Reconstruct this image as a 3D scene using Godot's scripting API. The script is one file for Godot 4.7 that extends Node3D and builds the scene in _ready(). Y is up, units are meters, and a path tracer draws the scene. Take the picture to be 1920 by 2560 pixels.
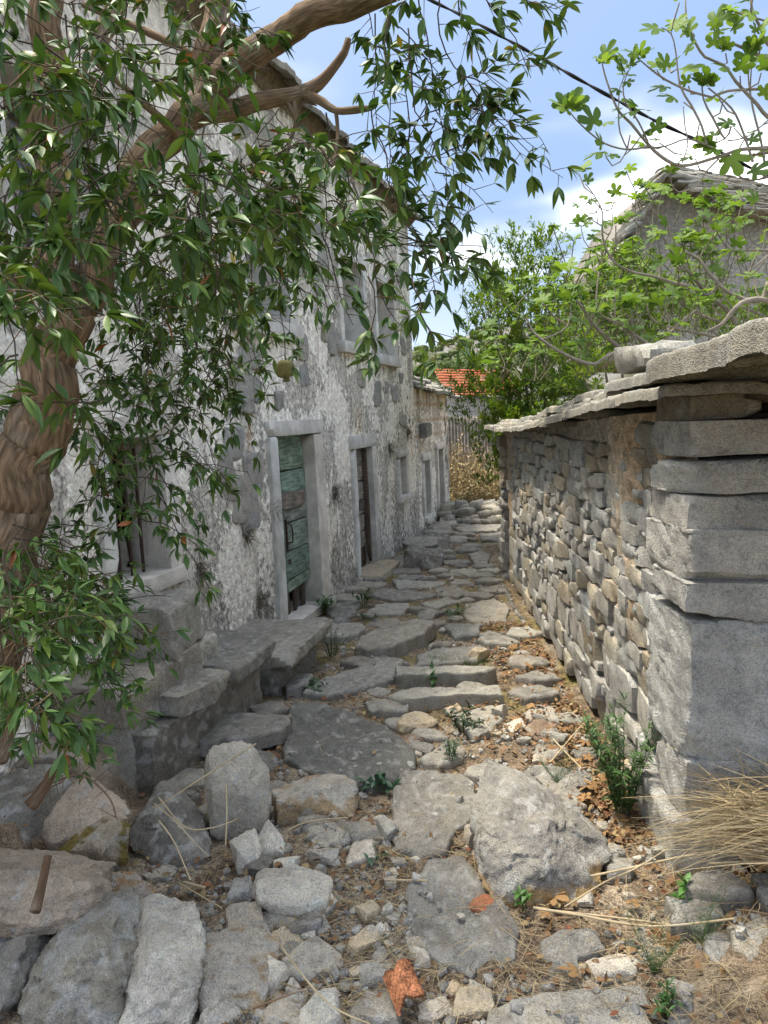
extends Node3D

# ---------- small helpers ----------
var rng := RandomNumberGenerator.new()
var fb := FastNoiseLite.new()      # soft fractal noise
var rg := FastNoiseLite.new()      # ridged noise for broken stone
var cl := FastNoiseLite.new()      # cells for chipped facets
var M := {}                        # materials
var used := {}
var slab_polys: Array = []         # outlines of paving stones, for keeping litter off them
const UP := Vector3.UP

func fr(a: float, b: float) -> float:
	return rng.randf_range(a, b)

func numbered(called: String) -> String:
	if not used.has(called):
		used[called] = 0
		return called
	used[called] += 1
	return "%s_%03d" % [called, used[called]]

func tag(o: Node, label := "", category := "", group := "", kind := "") -> Node:
	if label: o.set_meta("label", label)
	if category: o.set_meta("category", category)
	if group: o.set_meta("group", group)
	if kind: o.set_meta("kind", kind)
	return o

func base(called: String, at := Vector3.ZERO, label := "", category := "", group := "", kind := "") -> Node3D:
	var o := Node3D.new()
	o.name = numbered(called)
	add_child(o)
	o.position = at
	tag(o, label, category, group, kind)
	return o

func put(called: String, mesh: Mesh, mat: Material, parent: Node = self, at := Vector3.ZERO, turn := Basis.IDENTITY) -> MeshInstance3D:
	var o := MeshInstance3D.new()
	o.name = numbered(called) if parent == self else called
	o.mesh = mesh
	o.material_override = null
	if mat and mesh.get_surface_count() > 0: mesh.surface_set_material(0, mat)
	o.transform = Transform3D(turn, at)
	parent.add_child(o, true)
	return o

# collects triangles; col is linear
class Geo:
	var v := PackedVector3Array()
	var n := PackedVector3Array()
	var c := PackedColorArray()
	var u := PackedVector2Array()
	var t := PackedInt32Array()
	var has_uv := false
	func vert(p: Vector3, col := Color.WHITE, uv := Vector2.ZERO) -> int:
		v.append(p); c.append(col); u.append(uv)
		return v.size() - 1
	func quad(a: int, b: int, cc: int, d: int) -> void:
		t.append_array(PackedInt32Array([a, b, cc, a, cc, d]))
	func tri(a: int, b: int, cc: int) -> void:
		t.append_array(PackedInt32Array([a, b, cc]))
	func normals() -> void:
		n.resize(v.size())
		n.fill(Vector3.ZERO)
		for i in range(0, t.size(), 3):
			var a := t[i]; var b := t[i + 1]; var d := t[i + 2]
			var q := (v[d] - v[a]).cross(v[b] - v[a])
			n[a] += q; n[b] += q; n[d] += q
		for i in n.size():
			n[i] = n[i].normalized() if n[i].length_squared() > 1e-20 else Vector3.UP
	func mesh() -> ArrayMesh:
		normals()
		var m := ArrayMesh.new()
		var arr := []
		arr.resize(Mesh.ARRAY_MAX)
		arr[Mesh.ARRAY_VERTEX] = v
		arr[Mesh.ARRAY_NORMAL] = n
		arr[Mesh.ARRAY_COLOR] = c
		if has_uv: arr[Mesh.ARRAY_TEX_UV] = u
		arr[Mesh.ARRAY_INDEX] = t
		m.add_surface_from_arrays(Mesh.PRIMITIVE_TRIANGLES, arr)
		return m
	func add_mesh(m: ArrayMesh, tr: Transform3D, col := Color.WHITE) -> void:
		var arr := m.surface_get_arrays(0)
		var o := v.size()
		var vs: PackedVector3Array = arr[Mesh.ARRAY_VERTEX]
		var cs: PackedColorArray = arr[Mesh.ARRAY_COLOR]
		for i in vs.size():
			vert(tr * vs[i], cs[i] * col)
		var ix: PackedInt32Array = arr[Mesh.ARRAY_INDEX]
		for i in ix: t.append(o + i)

# a swept tube; r is one radius per point
func tube(g: Geo, p: Array, r: Array, sides := 6, col := Color.WHITE, rough := 0.0, freq := 8.0, cap := true) -> void:
	var rows := []
	var side := Vector3.ZERO
	var run := 0.0
	for i in p.size():
		var d: Vector3 = (p[mini(i + 1, p.size() - 1)] - p[maxi(i - 1, 0)]).normalized()
		if i == 0:
			side = d.cross(Vector3(0.31, 0.2, 0.93)).normalized()
		else:
			run += p[i].distance_to(p[i - 1])
		side = (side - d * side.dot(d)).normalized()
		var other := d.cross(side)
		var row := PackedInt32Array()
		for k in sides + (1 if g.has_uv else 0):
			var a := TAU * (k % sides) / sides
			var out := side * cos(a) + other * sin(a)
			var rr: float = r[i]
			if rough > 0.0:
				var q: Vector3 = p[i] + out * rr
				var f := rg.get_noise_3d(cos(a) * 1.3 * freq * 0.3 + 7.0, run * 1.6 * freq * 0.3, sin(a) * 1.3 * freq * 0.3) * 0.6 + fb.get_noise_3dv(q * freq) * 0.7
				rr *= 1.0 + rough * f
			var shade := col
			if rough > 0.0:
				var qq: Vector3 = p[i] + out * rr
				var t := 1.0 + 0.35 * fb.get_noise_3dv(qq * 9.0)
				shade = Color(col.r * t, col.g * t, col.b * t).lerp(Color(0.5, 0.47, 0.42), 0.5 * smoothstep(0.15, 0.5, fb.get_noise_3dv(qq * 5.0 + Vector3(9, 2, 1))))
			row.append(g.vert(p[i] + out * rr, shade, Vector2(float(k) / sides, run)))
		rows.append(row)
	for i in p.size() - 1:
		for k in sides:
			var k2: int = k + 1 if g.has_uv else (k + 1) % sides
			g.quad(rows[i][k], rows[i + 1][k], rows[i + 1][k2], rows[i][k2])
	if cap:
		for e in [0, p.size() - 1]:
			var m := g.vert(p[e], col)
			for k in sides:
				var k2: int = k + 1 if g.has_uv else (k + 1) % sides
				if e == 0: g.tri(m, rows[0][k], rows[0][k2])
				else: g.tri(m, rows[e][k2], rows[e][k])

# Catmull-Rom resampling of control points (Vector3) and radii
func smooth_path(p: Array, r: Array, step: float) -> Array:
	var op := []; var orr := []
	for i in p.size() - 1:
		var a: Vector3 = p[maxi(i - 1, 0)]; var b: Vector3 = p[i]; var c: Vector3 = p[i + 1]; var d: Vector3 = p[mini(i + 2, p.size() - 1)]
		var m := maxi(1, int(ceil(b.distance_to(c) / step)))
		for k in m:
			var t := float(k) / m
			op.append(b.cubic_interpolate(c, a, d, t))
			orr.append(lerpf(r[i], r[i + 1], t))
	op.append(p[-1]); orr.append(r[-1])
	return [op, orr]

# ---------- stones ----------
func hull(p: Array) -> Array:          # [centre, half size, planes n/d]
	var c := Vector3.ZERO
	var lo: Vector3 = p[0]; var hi: Vector3 = p[0]
	for q in p:
		c += q; lo = lo.min(q); hi = hi.max(q)
	c = (c / p.size()).lerp((lo + hi) / 2, 0.5)
	var planes := PackedVector3Array()
	for i in p.size():
		for j in range(i + 1, p.size()):
			for k in range(j + 1, p.size()):
				var n: Vector3 = (p[j] - p[i]).cross(p[k] - p[i])
				if n.length_squared() < 1e-9: continue
				n = n.normalized()
				var d: float = n.dot(p[i] - c)
				if d < 0: n = -n; d = -d
				if d < 1e-3: continue
				var ok := true
				for q in p:
					if n.dot(q - c) > d + 1e-4: ok = false; break
				if not ok: continue
				var nd := n / d
				var fresh := true
				for o in planes:
					if o.distance_squared_to(nd) < 1e-3: fresh = false; break
				if fresh: planes.append(nd)
	return [c, (hi - lo) / 2, planes]

# planes of a box with its corners pushed about and a few corners cut off
func chip_planes(half: Vector3, cuts: int, skew: float) -> PackedVector3Array:
	var o := PackedVector3Array()
	for a in 3:
		for s in [-1.0, 1.0]:
			var n := Vector3.ZERO
			n[a] = s
			n += Vector3(fr(-skew, skew), fr(-skew, skew), fr(-skew, skew))
			n = n.normalized()
			o.append(n / half[a])
	for i in cuts:
		var n := Vector3(fr(-1, 1), fr(-1, 1), fr(-1, 1)).normalized()
		var reach := absf(n.x) + absf(n.y) + absf(n.z)      # the corner it meets
		o.append(n / half / (reach * fr(0.74, 0.93)))
	return o

# a closed stone: the cube lattice pulled onto its planes, then roughened and stained
# look: a = main tint, b = second tint, l = share of pale lichen, s = share of second tint
func stone(half: Vector3, planes: PackedVector3Array, cell: float, edge: float, rough: float, look: Dictionary, most := 26) -> ArrayMesh:
	var g := Geo.new()
	var raw := PackedVector3Array()      # before roughening, to tell which plane a face lies on
	var group := PackedInt32Array()      # planes within 24 degrees of each other shade as one
	for i in planes.size():
		group.append(i)
		for j in i:
			if planes[i].normalized().dot(planes[j].normalized()) > 0.95: group[i] = group[j]; break
	var nx := clampi(int(2 * half.x / cell), 2, most); var ny := clampi(int(2 * half.y / cell), 2, most); var nzz := clampi(int(2 * half.z / cell), 2, most)
	var id := {}
	var off := Vector3(fr(-90, 90), fr(-90, 90), fr(-90, 90))
	var a: Color = look.a
	var b: Color = look.get("b", a)
	var share: float = look.get("s", 0.0)
	var lich: float = look.get("l", 0.0)
	var size := (half.x + half.y + half.z) / 3.0
	for f in 6:
		var ax := f / 2
		var ia := (ax + 1) % 3; var ib := (ax + 2) % 3
		var dims := [nx, ny, nzz]
		var grid := []
		for i in dims[ia] + 1:
			var row := PackedInt32Array()
			for j in dims[ib] + 1:
				var k := Vector3i.ZERO
				k[ax] = dims[ax] if f % 2 else 0
				k[ia] = i; k[ib] = j
				if not id.has(k):
					var q := Vector3(half.x * (2.0 * k.x / nx - 1.0), half.y * (2.0 * k.y / ny - 1.0), half.z * (2.0 * k.z / nzz - 1.0))
					var most_d := 0.0
					var sum := 0.0
					for pl in planes:
						var d := q.dot(pl)
						if d > most_d: most_d = d
					if edge < 60.0:
						for pl in planes:
							var d := q.dot(pl) / most_d
							if d > 0.7: sum += pow(d, edge)
						q /= most_d * pow(sum, 1.0 / edge)
					else:
						q /= most_d
					raw.append(q)
					var w := q + off
					var big := fb.get_noise_3dv(w * (0.9 / size)) * 0.9 + rg.get_noise_3dv(w * (1.5 / size)) * 0.5
					var fine := fb.get_noise_3dv(w * 24.0) * 0.45 + rg.get_noise_3d(w.x * 10.0, w.y * 18.0, w.z * 10.0) * 0.55 + rg.get_noise_3dv(w * 4.0 + Vector3(3, 3, 3)) * 0.7
					var wv := w + Vector3(fb.get_noise_3dv(w * 5.0), fb.get_noise_3dv(w * 5.0 + Vector3(7, 0, 0)), fb.get_noise_3dv(w * 5.0 + Vector3(0, 7, 0))) * 0.03
					var chip := cl.get_noise_3dv(wv * (2.6 / (size + 0.04)))
					q += q.normalized() * rough * (big * look.get("swell", 0.7) + fine + chip * 0.55)
					var m := smoothstep(0.22 - share * 0.75, 0.42 - share * 0.75, fb.get_noise_3dv(w * (0.8 / size)) + 0.35 * fb.get_noise_3dv(w * 14.0)) if share > 0.0 else 0.0
					var col := a.lerp(b, m)
					if look.has("foot"):
						var fc: Color = look.foot
						col = col.lerp(fc, smoothstep(0.12, -0.12, q.y / half.y - float(look.fh) - 0.5 * fb.get_noise_3dv(w * 5.0)))
					if look.has("top"):
						var tc: Color = look.top
						col = col.lerp(tc, smoothstep(-0.1, 0.1, q.y / half.y - 0.55 + 0.8 * fb.get_noise_3dv(w * 6.0 + Vector3(5, 5, 5))))
					var tone := 1.0 + 0.2 * fb.get_noise_3dv(w * 5.0) + 0.14 * fb.get_noise_3dv(w * 30.0) + 0.07 * chip
					col = Color(col.r * tone, col.g * tone, col.b * tone)
					if lich > 0.0:
						var li := smoothstep(0.42 - lich * 0.6, 0.5 - lich * 0.6, fb.get_noise_3dv(w * 9.0 + Vector3(31, 7, 3)))
						col = col.lerp(Color(0.68, 0.67, 0.62), li * 0.6)
					id[k] = g.vert(q, col)
				row.append(id[k])
			grid.append(row)
		for i in dims[ia]:
			for j in dims[ib]:
				if f % 2: g.quad(grid[i][j], grid[i][j + 1], grid[i + 1][j + 1], grid[i + 1][j])
				else: g.quad(grid[i][j], grid[i + 1][j], grid[i + 1][j + 1], grid[i][j + 1])
	if edge < 20.0: return g.mesh()
	var o := Geo.new()
	var seen := {}
	for i in range(0, g.t.size(), 3):
		var mid := (raw[g.t[i]] + raw[g.t[i + 1]] + raw[g.t[i + 2]]) / 3.0
		var best := 0; var bd := -1.0
		for k in planes.size():
			var d := mid.dot(planes[k])
			if d > bd: bd = d; best = k
		for k in 3:
			var key := g.t[i + k] * 64 + group[best]
			if not seen.has(key): seen[key] = o.vert(g.v[g.t[i + k]], g.c[g.t[i + k]])
			o.t.append(seen[key])
	return o.mesh()

# a stone given by the corner points it shows
func rock(called: String, pts: Array, look: Dictionary, label: String, parent: Node = self, cell := 0.015, rough := 0.012, category := "rock", edge := 70.0, group := "") -> MeshInstance3D:
	var h := hull(pts)
	var m := stone(h[1], h[2], cell, edge, rough, look, 60)
	var o := put(called, m, M.stone, parent, h[0])
	if parent == self: tag(o, label, category, group)
	return o

func block(half: Vector3, cell: float, rough: float, look: Dictionary, edge := 44.0, cuts := 0, skew := 0.0) -> ArrayMesh:
	return stone(half, chip_planes(half, cuts, skew), cell, edge, rough, look)

# a flat stone lying in the ground: outline in x/z, top at y = 0, rim rounded and broken
func flag(poly: PackedVector2Array, thick: float, look: Dictionary, rough := 0.006, wob := 0.012) -> ArrayMesh:
	var c := Vector2.ZERO
	for q in poly: c += q
	c /= poly.size()
	var rim := PackedVector2Array()
	var off := Vector3(fr(-90, 90), 0, fr(-90, 90))
	for i in poly.size():
		var a := poly[i]; var b := poly[(i + 1) % poly.size()]
		var m := maxi(2, int(a.distance_to(b) / 0.035))
		for k in m:
			var q := a.lerp(b, float(k) / m)
			var w := Vector3(q.x, 0, q.y) + off
			q += (q - c).normalized() * (fb.get_noise_3dv(w * 9.0) * wob * 1.6 + fb.get_noise_3dv(w * 31.0) * wob * 0.35)
			rim.append(q)
	var g := Geo.new()
	var reach := 0.0
	for q in rim: reach = maxf(reach, q.distance_to(c))
	var lv := []
	var drop := []
	var inner := clampi(int(reach / 0.035), 4, 26)
	for i in inner:
		lv.append(0.94 * i / inner); drop.append(0.0)
	var bev := 0.02 / reach
	for k in [[1.0 - bev * 1.6, 0.0012], [1.0 - bev * 0.8, 0.005], [1.0 - bev * 0.2, 0.013], [1.0, 0.024], [1.0 + bev * 0.5, thick]]:
		lv.append(k[0]); drop.append(k[1])
	var a0: Color = look.a
	var b0: Color = look.get("b", a0)
	var share: float = look.get("s", 0.0)
	var lich: float = look.get("l", 0.0)
	var rows := []
	for l in lv.size():
		var row := PackedInt32Array()
		for i in rim.size():
			if l == 0 and i > 0:
				row.append(row[0]); continue
			var q: Vector2 = c + (rim[i] - c) * lv[l]
			var w := Vector3(q.x, 0, q.y) + off
			var y: float = -drop[l] + rough * (2.4 * fb.get_noise_3dv(w * 3.5) + 0.8 * fb.get_noise_3dv(w * 12.0) + 0.8 * rg.get_noise_3dv(w * 7.0) + 0.7 * cl.get_noise_3dv((w + Vector3(fb.get_noise_3dv(w * 4.0), 0, fb.get_noise_3dv(w * 4.0 + Vector3(9, 9, 9))) * 0.06) * 5.0))
			var m := smoothstep(0.25 - share * 0.75, 0.4 - share * 0.75, fb.get_noise_3dv(w * 3.0) + 0.4 * fb.get_noise_3dv(w * 16.0)) if share > 0.0 else 0.0
			var col := a0.lerp(b0, m)
			var tone := 1.0 + 0.18 * fb.get_noise_3dv(w * 7.0) + 0.2 * fb.get_noise_3dv(w * 29.0)
			col = Color(col.r * tone, col.g * tone, col.b * tone)
			if lich > 0.0:
				col = col.lerp(Color(0.62, 0.61, 0.56), 0.55 * smoothstep(0.42 - lich * 0.6, 0.52 - lich * 0.6, fb.get_noise_3dv(w * 12.0 + Vector3(31, 7, 3))))
			row.append(g.vert(Vector3(q.x, y, q.y), col))
		rows.append(row)
	var lip := PackedInt32Array()
	for k in rows[lv.size() - 2]: lip.append(g.vert(g.v[k], g.c[k]))
	for l in lv.size() - 1:
		for i in rim.size():
			var j := (i + 1) % rim.size()
			if l == lv.size() - 2: g.quad(lip[i], lip[j], rows[l + 1][j], rows[l + 1][i])
			else: g.quad(rows[l][i], rows[l][j], rows[l + 1][j], rows[l + 1][i])
	var m0 := g.mesh()
	# faces up?
	if m0.surface_get_arrays(0)[Mesh.ARRAY_NORMAL][rim.size() * 3].y < 0:
		for i in range(0, g.t.size(), 3):
			var s := g.t[i + 1]; g.t[i + 1] = g.t[i + 2]; g.t[i + 2] = s
		m0 = g.mesh()
	return m0

# ---------- textures ----------
func nmap(seed_: int, freq: float, w: int, h: int, oct := 4, kind := FastNoiseLite.TYPE_SIMPLEX_SMOOTH, frac := FastNoiseLite.FRACTAL_FBM, seamless := true) -> PackedByteArray:
	var f := FastNoiseLite.new()
	f.noise_type = kind
	f.seed = seed_
	f.frequency = freq
	f.fractal_type = frac
	f.fractal_octaves = oct
	var im: Image = f.get_seamless_image(w, h, false, false, 0.12) if seamless else f.get_image(w, h)
	im.convert(Image.FORMAT_L8)
	return im.get_data()

func to_tex(px: PackedByteArray, w: int, h: int) -> ImageTexture:
	return ImageTexture.create_from_image(Image.create_from_data(w, h, false, Image.FORMAT_RGB8, px))

func bump_tex(px: PackedByteArray, w: int, h: int, strength: float) -> ImageTexture:
	var im := Image.create_from_data(w, h, false, Image.FORMAT_L8, px)
	im.convert(Image.FORMAT_RGBA8)
	im.bump_map_to_normal_map(strength)
	return ImageTexture.create_from_image(im)

func material(tex: Texture2D, nrm: Texture2D, rough: float, scale: float, tri := true, depth := 1.0) -> StandardMaterial3D:
	var m := StandardMaterial3D.new()
	m.albedo_texture = tex
	m.roughness = rough
	m.metallic_specular = 0.35
	m.vertex_color_use_as_albedo = true
	if nrm:
		m.normal_enabled = true
		m.normal_texture = nrm
		m.normal_scale = depth
	if tri:
		m.uv1_triplanar = true
		m.uv1_world_triplanar = true
		m.uv1_scale = Vector3.ONE * scale
	return m

func plain(col: Color, rough := 0.8, back := 0.0) -> StandardMaterial3D:
	var m := StandardMaterial3D.new()
	m.albedo_color = col.linear_to_srgb()
	m.roughness = rough
	m.metallic_specular = 0.35
	m.vertex_color_use_as_albedo = true
	m.cull_mode = BaseMaterial3D.CULL_DISABLED
	if back > 0.0:
		m.backlight_enabled = true
		m.backlight = Color(back, back, back * 0.7)
	return m

func make_materials() -> void:
	var S := 512
	var c1 := nmap(3, 0.008, S, S, 5); var c2 := nmap(9, 0.05, S, S, 4); var c3 := nmap(14, 0.16, S, S, 3)
	var pit := nmap(21, 0.11, S, S, 2, FastNoiseLite.TYPE_CELLULAR)
	var rid := nmap(5, 0.022, S, S, 5, FastNoiseLite.TYPE_SIMPLEX_SMOOTH, FastNoiseLite.FRACTAL_RIDGED)
	# limestone: mottled, specked, with hairline cracks; near white so that tints carry the colour
	var px := PackedByteArray(); px.resize(S * S * 3)
	var hp := PackedByteArray(); hp.resize(S * S)
	var crk := nmap(51, 0.012, S, S, 4, FastNoiseLite.TYPE_SIMPLEX_SMOOTH, FastNoiseLite.FRACTAL_RIDGED)
	var crk2 := nmap(57, 0.03, S, S, 3, FastNoiseLite.TYPE_SIMPLEX_SMOOTH, FastNoiseLite.FRACTAL_RIDGED)
	var grit := nmap(59, 0.3, S, S, 2)
	for i in S * S:
		var v := 0.90 + 0.2 * (c1[i] - 128) / 128.0 + 0.2 * (c2[i] - 128) / 128.0 + 0.14 * (c3[i] - 128) / 128.0 + 0.14 * (grit[i] - 128) / 128.0
		var h := 128.0 + 0.16 * (c1[i] - 128) + 0.2 * (c2[i] - 128) + 0.28 * (c3[i] - 128) + 0.3 * (grit[i] - 128)
		if crk[i] > 222:      # hairline cracks
			var k := (crk[i] - 222) / 33.0
			v -= 0.3 * k; h -= 70.0 * k
		if crk2[i] > 218 and c1[i] > 118:
			var k := (crk2[i] - 218) / 37.0
			v -= 0.16 * k; h -= 45.0 * k
		if c3[i] < 66: v -= 0.14; h -= 25.0      # pits
		if grit[i] > 200 and c2[i] > 140: v += 0.12
		if c2[i] > 146 and c3[i] > 138: v -= 0.13 * clampf((c2[i] - 146) / 14.0, 0, 1) * clampf((c3[i] - 138) / 14.0, 0, 1)      # dark lichen specks in clusters
		# grey weathering crust with a sharp border
		var crust := clampf((c1[i] * 0.55 + c2[i] * 0.45 - 138) / 7.0, 0, 1)
		v -= crust * (0.11 + 0.12 * clampf((c3[i] - 100) / 80.0, 0, 1))
		v = clampf(v, 0.25, 1.0)
		var warm := clampf((c1[i] - 110) / 120.0, 0, 1) * (1.0 - crust)
		px[i * 3] = int(255 * clampf(v * (0.98 + 0.03 * warm), 0, 1)); px[i * 3 + 1] = int(255 * clampf(v * 0.985, 0, 1)); px[i * 3 + 2] = int(255 * clampf(v * (0.99 - 0.07 * warm), 0, 1))
		hp[i] = clampi(int(h + 8.0 * crust), 0, 255)
	M.stone = material(to_tex(px, S, S), bump_tex(hp, S, S, 13.0), 0.92, 1.5, true, 1.2)
	# coarse mortar and earth
	var p2 := PackedByteArray(); p2.resize(S * S * 3)
	var h2 := PackedByteArray(); h2.resize(S * S)
	for i in S * S:
		var v := 0.72 + 0.3 * (c2[i] - 128) / 128.0 + 0.5 * (c3[i] - 128) / 128.0 + 0.25 * (c1[i] - 128) / 128.0
		if pit[i] > 170: v += 0.1
		v = clampf(v, 0.15, 1.0)
		p2[i * 3] = int(255 * v); p2[i * 3 + 1] = int(250 * v); p2[i * 3 + 2] = int(242 * v)
		h2[i] = clampi(int(0.3 * c2[i] + 0.6 * c3[i] + 0.1 * pit[i]), 0, 255)
	M.trim = material(M.stone.albedo_texture, M.stone.normal_texture, 0.85, 1.1, true, 0.35)
	var pt := PackedByteArray(); pt.resize(S * S * 3)
	for i in S * S:
		var v := clampf(0.93 + 0.07 * (c1[i] - 128) / 128.0 + 0.06 * (c2[i] - 128) / 128.0 + 0.08 * (c3[i] - 128) / 128.0, 0.5, 1.0)
		if c2[i] > 176: v -= 0.1
		pt[i * 3] = int(255 * v); pt[i * 3 + 1] = int(253 * v); pt[i * 3 + 2] = int(248 * v)
	M.trim.albedo_texture = to_tex(pt, S, S)
	M.mortar = material(to_tex(p2, S, S), bump_tex(h2, S, S, 12.0), 0.95, 2.6, true, 1.0)
	M.earth = material(M.mortar.albedo_texture, M.mortar.normal_texture, 0.95, 1.9, true, 1.0)
	# wood: long grain (u along the plank)
	var g1 := nmap(31, 0.03, 256, 512, 4); var g2 := nmap(37, 0.09, 64, 512, 3)
	var p3 := PackedByteArray(); p3.resize(256 * 512 * 3)
	var h3 := PackedByteArray(); h3.resize(256 * 512)
	for y in 512:
		for x in 256:
			var i := y * 256 + x
			var s := g2[y * 64 + x / 8]
			var v := clampf(0.86 + 0.12 * (s - 128) / 128.0 + 0.2 * (g1[i] - 128) / 128.0, 0.2, 1.0)
			if s < 52: v *= 0.85
			p3[i * 3] = int(255 * v); p3[i * 3 + 1] = int(252 * v); p3[i * 3 + 2] = int(246 * v)
			h3[i] = s
	M.wood = material(to_tex(p3, 256, 512), bump_tex(h3, 256, 512, 1.5), 0.85, 1.0, false, 0.4)
	M.wood.uv1_scale = Vector3(1.0, 1.0, 1.0)
	M.wood.uv1_triplanar = true
	M.wood.uv1_scale = Vector3(1.6, 1.6, 0.45)
	# bark: fibres running up
	var b1 := nmap(41, 0.02, 512, 256, 5, FastNoiseLite.TYPE_SIMPLEX_SMOOTH, FastNoiseLite.FRACTAL_RIDGED); var b2 := nmap(43, 0.06, 512, 256, 4)
	var p4 := PackedByteArray(); p4.resize(512 * 256 * 3)
	var h4 := PackedByteArray(); h4.resize(512 * 256)
	for y in 256:
		for x in 512:
			var i := y * 512 + x
			var rr := b1[i]
			var v := clampf(0.86 - 0.13 * (rr - 120) / 135.0 + 0.28 * (b2[i] - 128) / 128.0, 0.2, 1.0)
			p4[i * 3] = int(255 * v); p4[i * 3 + 1] = int(246 * v); p4[i * 3 + 2] = int(234 * v)
			h4[i] = clampi(255 - rr + (b2[i] - 128) / 2, 0, 255)
	M.bark = material(to_tex(p4, 512, 256), bump_tex(h4, 512, 256, 2.6), 0.95, 1.0, true, 1.0)
	M.bark.uv1_triplanar = false
	M.bark.uv1_scale = Vector3(1.0, 0.8, 1.0)
	M.twig = plain(Color(1, 1, 1), 0.85)
	M.leaf = plain(Color(1, 1, 1), 0.42, 0.6)
	M.leaf.metallic_specular = 0.45
	M.figleaf = plain(Color(1, 1, 1), 0.55, 0.95)
	M.dry = plain(Color(1, 1, 1), 0.85, 0.25)
	M.iron = plain(Color(0.045, 0.026, 0.02), 0.6)
	M.paint = plain(Color(1, 1, 1), 0.75)
	M.tile = material(M.mortar.albedo_texture, M.mortar.normal_texture, 0.85, 1.2, true, 0.5)

# ---------- leaves ----------
func lance_leaf(length: float, wide: float, fold: float, curl: float, twist := 0.0) -> ArrayMesh:   # along +z, top is +y
	var g := Geo.new()
	var prof := [0.06, 0.55, 0.92, 1.0, 0.82, 0.45, 0.04]
	var rows := []
	for i in prof.size():
		var t := float(i) / (prof.size() - 1)
		var w: float = prof[i] * wide / 2
		var y := -curl * t * t * length
		var a := twist * t
		var lift := fold * w
		var l := Vector3(-w, lift, 0).rotated(Vector3.BACK, a); var r := Vector3(w, lift, 0).rotated(Vector3.BACK, a)
		var o := Vector3(0, y, t * length)
		rows.append([g.vert(o + l), g.vert(o, Color(1.12, 1.12, 1.05)), g.vert(o + r)])
	for i in prof.size() - 1:
		var p: Array = rows[i]; var q: Array = rows[i + 1]
		g.quad(p[0], q[0], q[1], p[1]); g.quad(p[1], q[1], q[2], p[2])
	return g.mesh()

func fig_leaf(size: float, droop: float, cup: float) -> ArrayMesh:      # five lobes, stalk at the origin, along +z
	var g := Geo.new()
	var pts := []
	var lobes := [[-1.75, 0.52], [-0.88, 0.86], [0.0, 1.0], [0.88, 0.86], [1.75, 0.52]]
	for k in 45:
		var a := lerpf(-2.25, 2.25, k / 44.0)
		var rad := 0.36
		for l in lobes:
			var da: float = absf(a - l[0]) / 0.41
			if da < 1.0: rad = maxf(rad, l[1] * pow(1.0 - da * da, 0.3))
		rad *= 1.0 + (0.035 if k % 2 else 0.0)
		pts.append(Vector2(sin(a), cos(a)) * rad)
	var put_v := func(q: Vector2, sc: float) -> int:
		var p := q * sc
		var d := p.length()
		return g.vert(Vector3(p.x, cup * absf(p.x) * 0.5 - droop * d * d + 0.05 * sin(p.x * 9.0) * d, p.y + 0.25) * size, Color(1, 1, 1) * (1.15 if sc < 0.1 else 1.0))
	var c := g.vert(Vector3(0, 0, 0.25) * size, Color(1.2, 1.2, 1.1))
	var ring1 := []; var ring2 := []
	for q in pts:
		ring1.append(put_v.call(q, 0.5)); ring2.append(put_v.call(q, 1.0))
	for i in pts.size() - 1:
		g.tri(c, ring1[i], ring1[i + 1])
		g.quad(ring1[i], ring2[i], ring2[i + 1], ring1[i + 1])
	# stalk
	var s0 := g.vert(Vector3(-0.012, 0, 0) * size); var s1 := g.vert(Vector3(0.012, 0, 0) * size)
	g.tri(s0, s1, c)
	return g.mesh()

func scatter(called: String, mesh: Mesh, mat: Material, xf: Array, cols: Array, parent: Node = self, label := "", category := "") -> MultiMeshInstance3D:
	var mm := MultiMesh.new()
	mm.transform_format = MultiMesh.TRANSFORM_3D
	mm.use_colors = true
	mm.instance_count = xf.size()
	mesh.surface_set_material(0, mat)
	mm.mesh = mesh
	for i in xf.size():
		mm.set_instance_transform(i, xf[i])
		mm.set_instance_color(i, cols[i])
	var o := MultiMeshInstance3D.new()
	o.name = numbered(called) if parent == self else called
	o.multimesh = mm
	o.set_meta("kind", "stuff")
	if parent == self: tag(o, label, category)
	parent.add_child(o, true)
	return o

func facing(dir: Vector3, up: Vector3) -> Basis:      # +z along dir, +y near up
	var z := dir.normalized()
	var x := up.cross(z)
	if x.length() < 0.01: x = Vector3.RIGHT.cross(z)
	x = x.normalized()
	return Basis(x, z.cross(x), z)

func gh(x: float, z: float) -> float:       # height of the earth
	var h := 0.035 * fb.get_noise_3d(x * 1.1, 0, z * 1.1) + 0.015 * fb.get_noise_3d(x * 6.0, 3, z * 6.0) - 0.012
	h += 0.22 * smoothstep(0.15, 0.9, x + (z + 3.2) * 0.1) * smoothstep(-3.9, -2.6, z)      # earth banked against the shed's front
	h += 0.3 * smoothstep(-2.4, -2.55, x) * smoothstep(-5.7, -5.2, z)
	return h

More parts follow.
